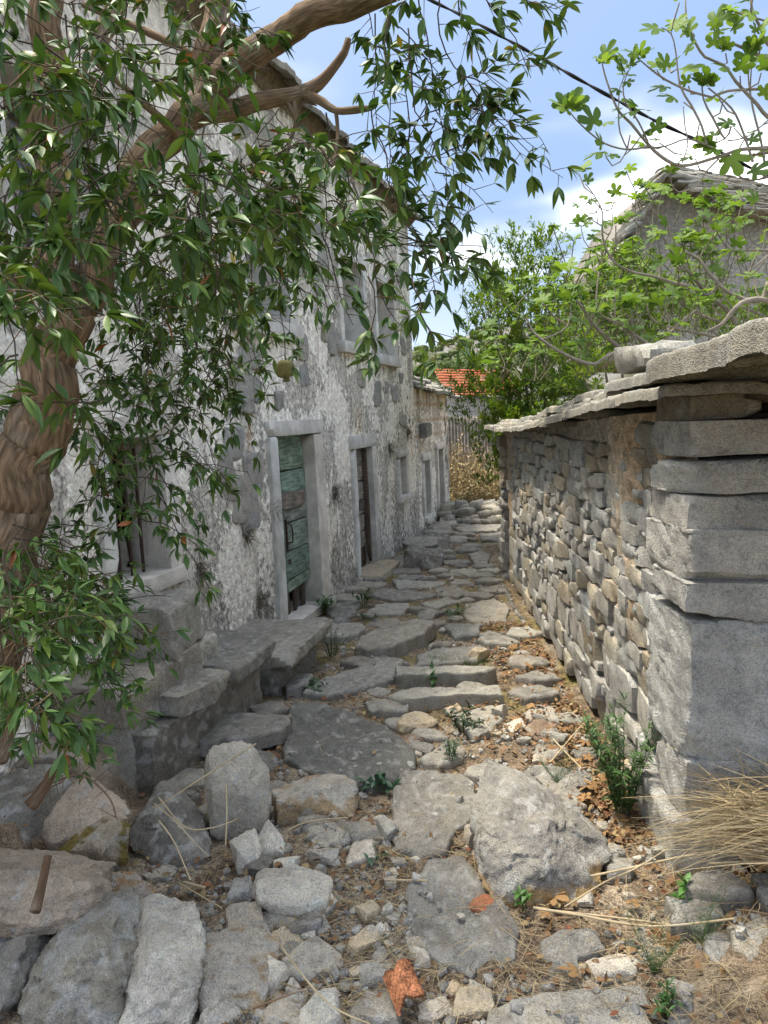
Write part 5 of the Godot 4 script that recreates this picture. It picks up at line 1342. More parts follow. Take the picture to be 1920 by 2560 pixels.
	rock("rock", [Vector3(-0.828, -0.005, -2.212), Vector3(-0.789, -0.013, -2.319), Vector3(-0.740, -0.015, -2.344), Vector3(-0.655, -0.014, -2.275), Vector3(-0.639, -0.004, -2.173), Vector3(-0.778, 0.003, -2.126), Vector3(-0.772, 0.044, -2.146), Vector3(-0.657, 0.032, -2.186), Vector3(-0.839, -0.050, -2.307), Vector3(-0.699, -0.050, -2.347), Vector3(-0.642, -0.064, -2.184), Vector3(-0.785, -0.063, -2.143)], K_GREY, "pale flat topped stone at the bottom edge beside the broken tile", self, 0.015, 0.0070, "rock", 70, "")
	rock("rock", [Vector3(-1.123, -0.004, -2.124), Vector3(-1.107, -0.011, -2.265), Vector3(-0.990, -0.015, -2.252), Vector3(-0.928, -0.014, -2.200), Vector3(-0.910, -0.006, -2.114), Vector3(-1.077, 0.004, -2.045), Vector3(-1.047, 0.054, -2.072), Vector3(-1.154, -0.050, -2.239), Vector3(-0.993, -0.050, -2.286), Vector3(-0.909, -0.055, -2.113), Vector3(-1.086, -0.062, -2.062)], K_PALE, "pale broken stone at the bottom edge under the reddish stem", self, 0.015, 0.0100, "rock", 70, "")
	rock("rock", [Vector3(-0.051, 0.002, -2.617), Vector3(0.037, -0.001, -2.673), Vector3(0.113, -0.004, -2.698), Vector3(0.139, -0.007, -2.666), Vector3(0.129, -0.006, -2.585), Vector3(0.023, 0.000, -2.516), Vector3(-0.018, 0.001, -2.536), Vector3(0.013, 0.034, -2.523), Vector3(0.066, 0.035, -2.549), Vector3(-0.028, -0.050, -2.656), Vector3(0.117, -0.050, -2.696), Vector3(0.024, -0.065, -2.535)], K_WHITE, "bright white stone beside the feathery green weed", self, 0.015, 0.0060, "rock", 70, "")
	rock("rock", [Vector3(0.273, 0.005, -2.618), Vector3(0.306, 0.004, -2.661), Vector3(0.360, 0.002, -2.687), Vector3(0.436, -0.002, -2.618), Vector3(0.435, -0.002, -2.580), Vector3(0.417, 0.000, -2.556), Vector3(0.380, 0.001, -2.572), Vector3(0.312, 0.003, -2.583), Vector3(0.368, 0.025, -2.560), Vector3(0.299, -0.050, -2.666), Vector3(0.434, -0.050, -2.695), Vector3(0.420, -0.066, -2.576)], K_GREY, "blue grey flat stone lying across a pale flat one at the right", self, 0.015, 0.0040, "rock", 70, "")
	rock("rock", [Vector3(0.317, -0.017, -2.580), Vector3(0.366, -0.022, -2.616), Vector3(0.412, -0.014, -2.554), Vector3(0.371, -0.000, -2.473), Vector3(0.329, -0.002, -2.484), Vector3(0.332, -0.050, -2.605), Vector3(0.411, -0.050, -2.622), Vector3(0.374, -0.066, -2.493)], K_PALE, "pale flat stone under the blue grey one at the right", self, 0.015, 0.0040, "rock", 70, "")
	rock("rock", [Vector3(0.024, 0.009, -3.231), Vector3(0.054, 0.012, -3.289), Vector3(0.139, 0.007, -3.294), Vector3(0.146, 0.001, -3.223), Vector3(0.127, -0.002, -3.156), Vector3(0.032, 0.002, -3.125), Vector3(0.039, 0.042, -3.147), Vector3(0.128, 0.033, -3.179), Vector3(0.039, -0.050, -3.281), Vector3(0.134, -0.050, -3.304), Vector3(0.128, -0.061, -3.171), Vector3(0.032, -0.060, -3.144)], K_GREY, "small squared grey stone just right of the massive lone boulder", self, 0.015, 0.0060, "rock", 70, "")
	rock("rock", [Vector3(0.108, -0.002, -2.690), Vector3(0.150, -0.010, -2.885), Vector3(0.237, -0.014, -2.840), Vector3(0.216, -0.006, -2.711), Vector3(0.143, 0.000, -2.654), Vector3(0.130, -0.050, -2.864), Vector3(0.227, -0.050, -2.901), Vector3(0.144, -0.065, -2.673)], K_GREY, "grey kite shaped flat stone behind the feathery green weed", self, 0.015, 0.0050, "rock", 70, "")
	rock("rock", [Vector3(-1.249, 0.018, -4.487), Vector3(-1.252, 0.041, -4.581), Vector3(-1.174, 0.055, -4.670), Vector3(-1.106, 0.047, -4.669), Vector3(-0.994, 0.021, -4.621), Vector3(-1.062, 0.002, -4.508), Vector3(-1.218, 0.004, -4.441), Vector3(-1.220, 0.048, -4.457), Vector3(-1.085, 0.034, -4.525), Vector3(-1.255, -0.050, -4.634), Vector3(-1.045, -0.050, -4.697), Vector3(-1.062, -0.047, -4.506), Vector3(-1.223, -0.055, -4.459)], K_CREAM, "cream coloured stone with a flat top on the step stones", self, 0.015, 0.0060, "rock", 70, "")
	rock("rock", [Vector3(-1.179, 0.015, -4.328), Vector3(-1.128, 0.024, -4.408), Vector3(-1.069, 0.027, -4.453), Vector3(-1.002, 0.014, -4.418), Vector3(-0.996, -0.000, -4.337), Vector3(-1.125, 0.000, -4.266), Vector3(-1.178, -0.050, -4.415), Vector3(-1.035, -0.050, -4.458), Vector3(-1.129, -0.059, -4.284)], K_BROWN, "flat brown stone in front of the cream coloured one", self, 0.015, 0.0060, "rock", 14, "")
	rock("rock", [Vector3(-0.434, 0.027, -4.592), Vector3(-0.351, 0.044, -4.700), Vector3(-0.255, 0.032, -4.696), Vector3(-0.255, 0.007, -4.587), Vector3(-0.348, -0.000, -4.507), Vector3(-0.414, 0.011, -4.527), Vector3(-0.419, -0.050, -4.675), Vector3(-0.278, -0.050, -4.718), Vector3(-0.349, -0.059, -4.526)], K_BROWN, "rough reddish brown lump near the shed wall", self, 0.015, 0.0140, "rock", 12, "")
	rock("rock", [Vector3(-0.474, 0.005, -4.826), Vector3(-0.414, 0.009, -5.014), Vector3(-0.283, 0.003, -5.050), Vector3(-0.246, -0.005, -4.914), Vector3(-0.348, -0.002, -4.800), Vector3(-0.454, 0.002, -4.771), Vector3(-0.461, -0.050, -4.991), Vector3(-0.281, -0.050, -5.042), Vector3(-0.350, -0.061, -4.820), Vector3(-0.456, -0.056, -4.790)], K_PALE, "grey rounded stone just behind the reddish brown lump", self, 0.015, 0.0080, "rock", 70, "")
	rock("rock", [Vector3(-0.583, 0.011, -4.592), Vector3(-0.517, 0.028, -4.712), Vector3(-0.480, 0.028, -4.731), Vector3(-0.442, 0.008, -4.648), Vector3(-0.485, -0.000, -4.577), Vector3(-0.568, 0.002, -4.545), Vector3(-0.578, -0.050, -4.695), Vector3(-0.467, -0.050, -4.727), Vector3(-0.486, -0.056, -4.588), Vector3(-0.570, -0.057, -4.564)], K_WHITE, "white pointed stone left of the reddish brown lump", self, 0.015, 0.0050, "rock", 70, "")
	rock("rock", [Vector3(-1.115, -0.023, -2.581), Vector3(-1.094, -0.044, -2.653), Vector3(-1.062, -0.060, -2.711), Vector3(-1.001, -0.058, -2.712), Vector3(-0.940, -0.015, -2.580), Vector3(-1.006, -0.000, -2.526), Vector3(-1.137, -0.050, -2.685), Vector3(-1.012, -0.050, -2.717), Vector3(-1.013, -0.064, -2.543)], K_GREY, "flat grey stone between gravel and the sooty white stone", self, 0.015, 0.0050, "rock", 70, "")
	rock("rock", [Vector3(-1.344, 0.009, -2.583), Vector3(-1.331, 0.010, -2.614), Vector3(-1.175, 0.000, -2.611), Vector3(-1.156, -0.002, -2.580), Vector3(-1.201, 0.000, -2.545), Vector3(-1.317, 0.006, -2.553), Vector3(-1.335, -0.050, -2.610), Vector3(-1.206, -0.050, -2.641), Vector3(-1.209, -0.063, -2.562)], K_GREY, "flat dark sided stone in front of the cracked white stone", self, 0.015, 0.0060, "rock", 70, "")
	rock("rock", [Vector3(-1.327, 0.047, -2.493), Vector3(-1.278, 0.047, -2.517), Vector3(-1.233, 0.027, -2.451), Vector3(-1.189, 0.018, -2.429), Vector3(-1.150, 0.000, -2.351), Vector3(-1.221, 0.002, -2.318), Vector3(-1.296, 0.022, -2.399), Vector3(-1.329, -0.050, -2.490), Vector3(-1.241, -0.050, -2.504), Vector3(-1.153, -0.055, -2.357), Vector3(-1.230, -0.063, -2.334)], K_PALE, "pale crumbling stone left of the sooty white stone", self, 0.015, 0.0120, "rock", 70, "")
	rock("rock", [Vector3(-1.214, -0.017, -2.352), Vector3(-1.168, -0.020, -2.374), Vector3(-1.079, -0.013, -2.312), Vector3(-1.048, -0.006, -2.273), Vector3(-1.112, 0.000, -2.236), Vector3(-1.175, -0.004, -2.257), Vector3(-1.209, -0.050, -2.354), Vector3(-1.114, -0.050, -2.379), Vector3(-1.120, -0.065, -2.252)], K_GREY, "grey angular stone below the white block with a tan patch", self, 0.015, 0.0080, "rock", 70, "")
	rock("rock", [Vector3(-0.537, -0.010, -2.986), Vector3(-0.509, -0.018, -3.045), Vector3(-0.449, -0.011, -2.996), Vector3(-0.455, -0.002, -2.944), Vector3(-0.503, 0.001, -2.923), Vector3(-0.534, -0.050, -3.035), Vector3(-0.468, -0.050, -3.052), Vector3(-0.456, -0.060, -2.956), Vector3(-0.506, -0.061, -2.942)], K_PALE, "small grey pebble stone at the foot of the massive lone boulder", self, 0.015, 0.0040, "rock", 14, "")
	rock("rock", [Vector3(-0.418, -0.003, -2.936), Vector3(-0.392, -0.004, -2.960), Vector3(-0.358, -0.004, -2.909), Vector3(-0.355, -0.001, -2.856), Vector3(-0.384, 0.001, -2.837), Vector3(-0.408, -0.001, -2.884), Vector3(-0.413, -0.050, -2.953), Vector3(-0.371, -0.050, -2.961), Vector3(-0.356, -0.058, -2.865), Vector3(-0.386, -0.062, -2.856)], K_GREY, "striped grey oval stone beside the brick fragment", self, 0.015, 0.0040, "rock", 10, "")
	rock("brick_fragment", [Vector3(-0.521, 0.013, -2.824), Vector3(-0.506, 0.019, -2.880), Vector3(-0.440, 0.017, -2.910), Vector3(-0.393, 0.008, -2.864), Vector3(-0.403, -0.000, -2.771), Vector3(-0.469, 0.005, -2.779), Vector3(-0.508, 0.009, -2.789), Vector3(-0.414, 0.025, -2.786), Vector3(-0.491, 0.046, -2.767), Vector3(-0.515, -0.050, -2.883), Vector3(-0.416, -0.050, -2.911), Vector3(-0.406, -0.063, -2.790)], K_BRICK, "worn red brick fragment on the long dark paving slab", self, 0.015, 0.0040, "brick", 14, "")
	rock("rock", [Vector3(-1.981, -0.004, -2.759), Vector3(-1.988, -0.014, -2.845), Vector3(-1.940, -0.018, -2.884), Vector3(-1.856, -0.017, -2.852), Vector3(-1.847, -0.010, -2.796), Vector3(-1.932, -0.000, -2.722), Vector3(-2.025, -0.050, -2.854), Vector3(-1.904, -0.050, -2.891), Vector3(-1.944, -0.062, -2.738)], K_PALE, "light grey stone below the dark boulder beside dry leaves", self, 0.015, 0.0050, "rock", 70, "")
	rock("rock", [Vector3(-2.261, 0.048, -2.763), Vector3(-2.254, 0.045, -2.820), Vector3(-2.176, 0.042, -2.828), Vector3(-2.104, 0.044, -2.765), Vector3(-2.087, 0.049, -2.701), Vector3(-2.161, 0.051, -2.694), Vector3(-2.280, 0.000, -2.810), Vector3(-2.177, 0.000, -2.835), Vector3(-2.099, -0.013, -2.717), Vector3(-2.166, -0.003, -2.699)], K_GREY, "grey stone wedged under the mossy wedge", self, 0.015, 0.0080, "rock", 70, "")
	rock("rock", [Vector3(-1.631, -0.011, -2.600), Vector3(-1.606, -0.020, -2.651), Vector3(-1.567, -0.016, -2.632), Vector3(-1.548, -0.007, -2.586), Vector3(-1.593, -0.000, -2.552), Vector3(-1.644, -0.050, -2.637), Vector3(-1.589, -0.050, -2.654), Vector3(-1.603, -0.063, -2.569)], K_PALE, "small white stone beside the big broken white boulder", self, 0.015, 0.0040, "rock", 70, "")
	rock("rock", [Vector3(-1.558, -0.006, -2.671), Vector3(-1.534, -0.018, -2.737), Vector3(-1.488, -0.007, -2.676), Vector3(-1.512, -0.000, -2.640), Vector3(-1.578, -0.050, -2.721), Vector3(-1.529, -0.050, -2.734), Vector3(-1.522, -0.063, -2.657)], K_WHITE, "pointed white chip in the litter above the white block", self, 0.015, 0.0040, "rock", 70, "")
	rock("rock", [Vector3(0.052, 0.005, -3.616), Vector3(0.089, 0.009, -3.721), Vector3(0.150, 0.005, -3.723), Vector3(0.155, -0.001, -3.629), Vector3(0.093, -0.000, -3.564), Vector3(0.066, -0.050, -3.708), Vector3(0.147, -0.050, -3.729), Vector3(0.094, -0.061, -3.584)], K_GREY, "rusty grey rock lodged against the shed base by the green weed", self, 0.015, 0.0080, "rock", 70, "")
	rock("tuff_block", [Vector3(0.553, 0.110, -3.244), Vector3(0.610, 0.071, -3.491), Vector3(0.671, 0.052, -3.658), Vector3(0.747, 0.043, -3.746), Vector3(0.871, 0.039, -3.764), Vector3(0.752, 0.113, -3.233), Vector3(0.569, 0.122, -3.182), Vector3(0.641, 0.204, -3.266), Vector3(0.658, 0.070, -3.695), Vector3(0.844, 0.070, -3.743), Vector3(0.757, 0.051, -3.254), Vector3(0.573, 0.060, -3.203)], K_ORANGE, "crumbling orange tuff block under the dry grass at the right edge", self, 0.015, 0.0300, "block", 14, "")
	ledge = base("stone_ledge", Vector3.ZERO, "ledge of rough slabs and boulders built along the foot of the house wall", "ledge")
	for q in [[3.3, 4.13, 0.4, 0.64, -2.4, K_GREY], [4.14, 4.42, 0.4, 0.61, -2.43, K_PALE], [3.62, 4.17, 0.355, 0.475, -2.22, K_GREY], [4.185, 4.88, 0.36, 0.485, -2.19, K_GREY], [3.4, 4.2, -0.1, 0.345, -2.31, K_DARK], [4.22, 4.8, -0.1, 0.35, -2.34, K_GREY], [4.9, 5.8, 0.2, 0.32, -2.14, K_GREY], [4.96, 5.35, -0.1, 0.19, -2.25, K_DARK], [5.36, 5.74, -0.1, 0.19, -2.27, K_GREY], [3.3, 3.9, -0.1, 0.42, -2.42, K_GREY], [3.02, 3.29, -0.1, 0.38, -2.46, K_PINK], [2.6, 3.0, -0.1, 0.34, -2.5, K_DARK]]:
		var half := Vector3((q[4] + 2.84) / 2, (q[3] - q[2]) / 2, (q[1] - q[0]) / 2)
		put("ledge_stone", stone(half, chip_planes(half, 6, 0.05), 0.02, 90.0, 0.01, tinted(q[5], fr(0.8, 1.1)), 48), M.stone, ledge, Vector3(-2.84 + half.x, (q[2] + q[3]) / 2, -(q[0] + q[1]) / 2), Basis(UP, fr(-0.05, 0.05)) * Basis(Vector3.RIGHT, fr(-0.025, 0.025)) * Basis(Vector3.BACK, fr(-0.04, 0.02)))
	var cube := Vector3(0.15, 0.165, 0.25)
	tag(put("boulder", stone(cube, chip_planes(cube, 6, 0.07), 0.018, 40.0, 0.012, K_GREY, 40), M.stone, self, Vector3(-2.58, 0.8, -4.02), Basis(UP, 0.12) * Basis(Vector3.RIGHT, 0.05)), "squared grey stone block set on the ledge under the barred window", "rock")
	rock("boulder", [Vector3(-2.436, 0.033, -9.465), Vector3(-2.521, 0.163, -9.870), Vector3(-2.476, 0.230, -10.098), Vector3(-2.278, 0.235, -10.196), Vector3(-2.125, 0.214, -10.195), Vector3(-1.993, 0.100, -9.887), Vector3(-1.969, 0.012, -9.594), Vector3(-2.130, -0.002, -9.473), Vector3(-2.387, 0.238, -9.468), Vector3(-1.975, 0.126, -9.643), Vector3(-2.527, -0.050, -10.081), Vector3(-2.125, -0.050, -10.212), Vector3(-2.424, -0.007, -9.416), Vector3(-1.959, -0.028, -9.545), Vector3(-2.134, -0.056, -9.492)], K_DARK, "long grey bench stone by the far house wall, beyond the plank door", self, 0.015, 0.0140, "rock", 70, "")
	rock("boulder", [Vector3(-2.567, 0.275, -9.897), Vector3(-2.468, 0.294, -10.170), Vector3(-2.277, 0.294, -10.304), Vector3(-2.136, 0.279, -10.262), Vector3(-2.077, 0.243, -9.911), Vector3(-2.191, 0.241, -9.798), Vector3(-2.419, 0.255, -9.775), Vector3(-2.584, -0.050, -10.208), Vector3(-2.211, -0.050, -10.320), Vector3(-2.195, 0.188, -9.817), Vector3(-2.415, 0.208, -9.758)], K_GREY, "flat grey stone resting on the long bench stone", self, 0.015, 0.0100, "rock", 70, "")
	rock("boulder", [Vector3(-2.513, 0.176, -10.942), Vector3(-2.492, 0.214, -11.068), Vector3(-2.200, 0.201, -11.149), Vector3(-2.132, 0.175, -11.096), Vector3(-2.062, 0.024, -10.637), Vector3(-2.119, -0.003, -10.516), Vector3(-2.263, 0.013, -10.510), Vector3(-2.490, -0.050, -11.061), Vector3(-2.191, -0.050, -11.147), Vector3(-2.123, -0.057, -10.536), Vector3(-2.261, -0.035, -10.499)], K_DARK, "squared dark stone at the end of the long bench stone", self, 0.015, 0.0100, "rock", 70, "")
	rock("boulder", [Vector3(-2.676, 0.019, -12.359), Vector3(-2.723, 0.095, -12.726), Vector3(-2.629, 0.131, -12.942), Vector3(-2.466, 0.100, -12.873), Vector3(-2.384, 0.020, -12.516), Vector3(-2.462, -0.004, -12.342), Vector3(-2.748, -0.050, -12.882), Vector3(-2.507, -0.050, -12.953), Vector3(-2.665, -0.023, -12.310), Vector3(-2.466, -0.058, -12.362)], K_GREY, "rounded grey boulder along the annex wall", self, 0.015, 0.0140, "rock", 14, "")
	rock("boulder", [Vector3(-2.733, 0.063, -13.314), Vector3(-2.763, 0.120, -13.616), Vector3(-2.621, 0.138, -13.787), Vector3(-2.453, 0.066, -13.480), Vector3(-2.421, 0.005, -13.136), Vector3(-2.519, 0.002, -13.065), Vector3(-2.779, -0.050, -13.725), Vector3(-2.548, -0.050, -13.793), Vector3(-2.418, -0.042, -13.115), Vector3(-2.523, -0.051, -13.085)], K_PALE, "light grey boulder beyond the rounded one by the annex door", self, 0.015, 0.0140, "rock", 14, "")
	rock("rock", [Vector3(-2.600, 0.030, -9.571), Vector3(-2.638, 0.097, -9.765), Vector3(-2.567, 0.107, -9.826), Vector3(-2.423, 0.022, -9.620), Vector3(-2.425, -0.002, -9.537), Vector3(-2.537, 0.009, -9.527), Vector3(-2.637, -0.050, -9.790), Vector3(-2.499, -0.050, -9.828), Vector3(-2.429, -0.056, -9.557), Vector3(-2.537, -0.041, -9.528)], K_GREY, "fallen thin stone slabs beside the long bench stone", self, 0.015, 0.0100, "rock", 70, "")
	# loose fragments one could pick up
	var kinds := [["white", K_WHITE], ["pale", K_PALE], ["grey", K_GREY], ["dark grey", K_DARK], ["pale", K_PALE], ["grey", K_GREY], ["tan", K_CREAM]]
	var marks := [["the massive lone boulder", Vector3(-0.15, 0, -2.75)], ["the square paving slab", Vector3(-0.75, 0, -3.3)], ["the cracked white stone", Vector3(-1.3, 0, -2.75)], ["the green weed at the shed corner", Vector3(0.2, 0, -3.6)], ["the broken tile", Vector3(-0.75, 0, -2.15)], ["the box shaped stone", Vector3(-1.35, 0, -3.35)], ["the foot of the shed wall", Vector3(0.0, 0, -4.8)], ["the upper step stone", Vector3(-1.0, 0, -5.2)], ["the lower step stone", Vector3(-0.9, 0, -4.7)], ["the big dark slab", Vector3(-1.4, 0, -4.1)], ["the dry grass", Vector3(0.45, 0, -2.9)], ["the ledge end", Vector3(-2.0, 0, -5.2)], ["the feathery weed", Vector3(0.1, 0, -2.3)], ["the pinkish boulder", Vector3(-2.2, 0, -3.0)], ["the tilted slab", Vector3(-1.4, 0, -6.6)], ["the plank door", Vector3(-2.3, 0, -8.9)], ["the long bench stone", Vector3(-2.2, 0, -10)], ["the brick fragment", Vector3(-0.45, 0, -2.55)], ["the sooty white stone", Vector3(-1.15, 0, -2.3)], ["the cream coloured stone", Vector3(-0.75, 0, -4.2)], ["the brown stone", Vector3(-0.75, 0, -3.9)], ["the reddish brown lump", Vector3(-0.15, 0, -4.1)], ["the bright white stone", Vector3(-0.05, 0, -2.15)], ["the long dark slab", Vector3(-0.55, 0, -2.8)]]
	var spots := []
	for k in 330:
		var x: float; var z: float
		if k < 160: x = fr(-1.5, -0.4); z = fr(-3.4, -2.0)
		elif k < 250: x = fr(-1.1, 0.3); z = fr(-4.6, -2.1)
		elif k < 300: x = fr(-1.9, 0.0); z = fr(-6.4, -3.9); x = minf(x, 0.2 + (z + 3.3) * 0.245)
		else: x = fr(-2.4, -0.9); z = fr(-10.0, -6.0)
		if on_slab(x, z) and rng.randf() < 0.93: continue
		if Vector2(x + 0.42, z + 2.55).length() < 0.16 or Vector2(x + 0.72, z + 2.15).length() < 0.16: continue
		var size := fr(0.014, 0.034) if rng.randf() < 0.8 else fr(0.034, 0.06)
		var half := Vector3(size * fr(0.8, 1.3), size * fr(0.35, 0.75), size * fr(0.6, 1.2))
		var kd: Array = kinds[rng.randi() % kinds.size()]
		var m := stone(half, chip_planes(half, 7, 0.3), 0.01, 60.0, size * 0.08, tinted(kd[1], fr(0.9, 1.12)), 9)
		var where := ""
		var near := 1e9
		for q in marks:
			var dv: Vector3 = Vector3(x, 0, z) - q[1]
			if dv.length() < near:
				near = dv.length()
				where = ("just left of " if dv.x < 0 else "just right of ") if absf(dv.x) > absf(dv.z) else ("close behind " if dv.z < 0 else "in front of ")
				where += q[0]
		var siz := "tiny" if size < 0.022 else "small" if size < 0.036 else "fist sized"
		var shape := "flat" if half.y < size * 0.48 else "blocky"
		var said := "%s %s %s limestone fragment %s" % [siz, shape, kd[0], where]
		if used.has(said): continue
		used[said] = 0
		var o := put("loose_stone", m, M.stone, self, Vector3(x, gh(x, z) + half.y * 0.55 + (0.045 if on_slab(x, z) else 0.0), z), Basis(UP, fr(0, TAU)) * Basis(Vector3.RIGHT, fr(-0.25, 0.25)))
		tag(o, said, "stone", "loose limestone fragments on the path")
	# broken roof tile
	var tg := Geo.new()
	for i in 9:
		for j in 9:
			var a := PI * (0.15 + 0.7 * i / 8.0)
			var ln := 0.13 + 0.02 * sin(i * 1.1) + 0.012 * cos(i * 4.0)
			for s in 2:
				var r := 0.062 - 0.012 * s
				tg.vert(Vector3(cos(a) * r, sin(a) * r, (j / 8.0 - 0.5) * ln), Color(0.72, 0.31, 0.16) * (1.0 + 0.25 * fb.get_noise_2d(i * 0.7, j * 0.7)))
	for i in 8:
		for j in 8:
			for s in 2:
				var k := (i * 9 + j) * 2 + s
				if s == 0: tg.quad(k, k + 2, k + 20, k + 18)
				else: tg.quad(k, k + 18, k + 20, k + 2)
	for i in 8:
		for e in [0, 8]:
			var k: int = (i * 9 + e) * 2
			tg.quad(k, k + 1, k + 19, k + 18)
	for j in 8:
		for e in [0, 8]:
			var k: int = (e * 9 + j) * 2
			tg.quad(k, k + 1, k + 3, k + 2)
	tag(put("broken_tile", tg.mesh(), M.tile, self, Vector3(-0.637, 0.050, -2.279), Basis(UP, 0.5) * Basis(Vector3.BACK, 0.5) * Basis(Vector3.RIGHT, 0.25)), "broken curved orange roof tile lying in straw at the bottom", "tile")

# ---------- trees ----------
var leaf_xf: Array = []

func leafy_twig(g: Geo, pts: Array, n: int, size: float) -> void:
	var r := []
	for i in pts.size(): r.append(lerpf(0.0026, 0.001, float(i) / (pts.size() - 1)))
	var s := smooth_path(pts, r, 0.06)
	var P: Array = s[0]
	for i in P.size(): P[i] += Vector3(fb.get_noise_3dv(P[i] * 6.0), fb.get_noise_3dv(P[i] * 6.0 + Vector3(9, 0, 0)), fb.get_noise_3dv(P[i] * 6.0 + Vector3(0, 9, 0))) * 0.025
	tube(g, P, s[1], 4, Color(0.07, 0.055, 0.04))
	var k := 0
	while k < n:
		var t := fr(0.12, 1.0)
		var f := t * (P.size() - 1.001)
		var i := int(f)
		var p: Vector3 = P[i].lerp(P[i + 1], f - i)
		var dir: Vector3 = (P[i + 1] - P[i]).normalized()
		# a short side shoot with a small tuft
		var out := Vector3(fr(-1, 1), fr(-0.7, 0.7), fr(-1, 1)).normalized()
		out = (out - dir * out.dot(dir) * 0.6).normalized()
		var ln := fr(0.0, 0.075)
		var tip := p + (out + dir * 0.4 + Vector3(0, -0.15, 0)) * ln
		if ln > 0.02: tube(g, [p, tip], [0.0016, 0.001], 3, Color(0.17, 0.11, 0.06), 0.0, 8.0, false)
		for j in rng.randi_range(3, 6):
			var ld := (out * 0.8 + dir * fr(0.1, 0.9) + Vector3(fr(-0.8, 0.8), fr(-0.75, 0.45), fr(-0.8, 0.8))).normalized()
			leaf_xf.append([Transform3D(facing(ld, Vector3(fr(-0.6, 0.6), 1, fr(-0.6, 0.6))).scaled(Vector3.ONE * size * (0.45 + 0.55 * pow(rng.randf(), 0.8))), tip), rng.randf(), rng.randi() % 4])
			k += 1

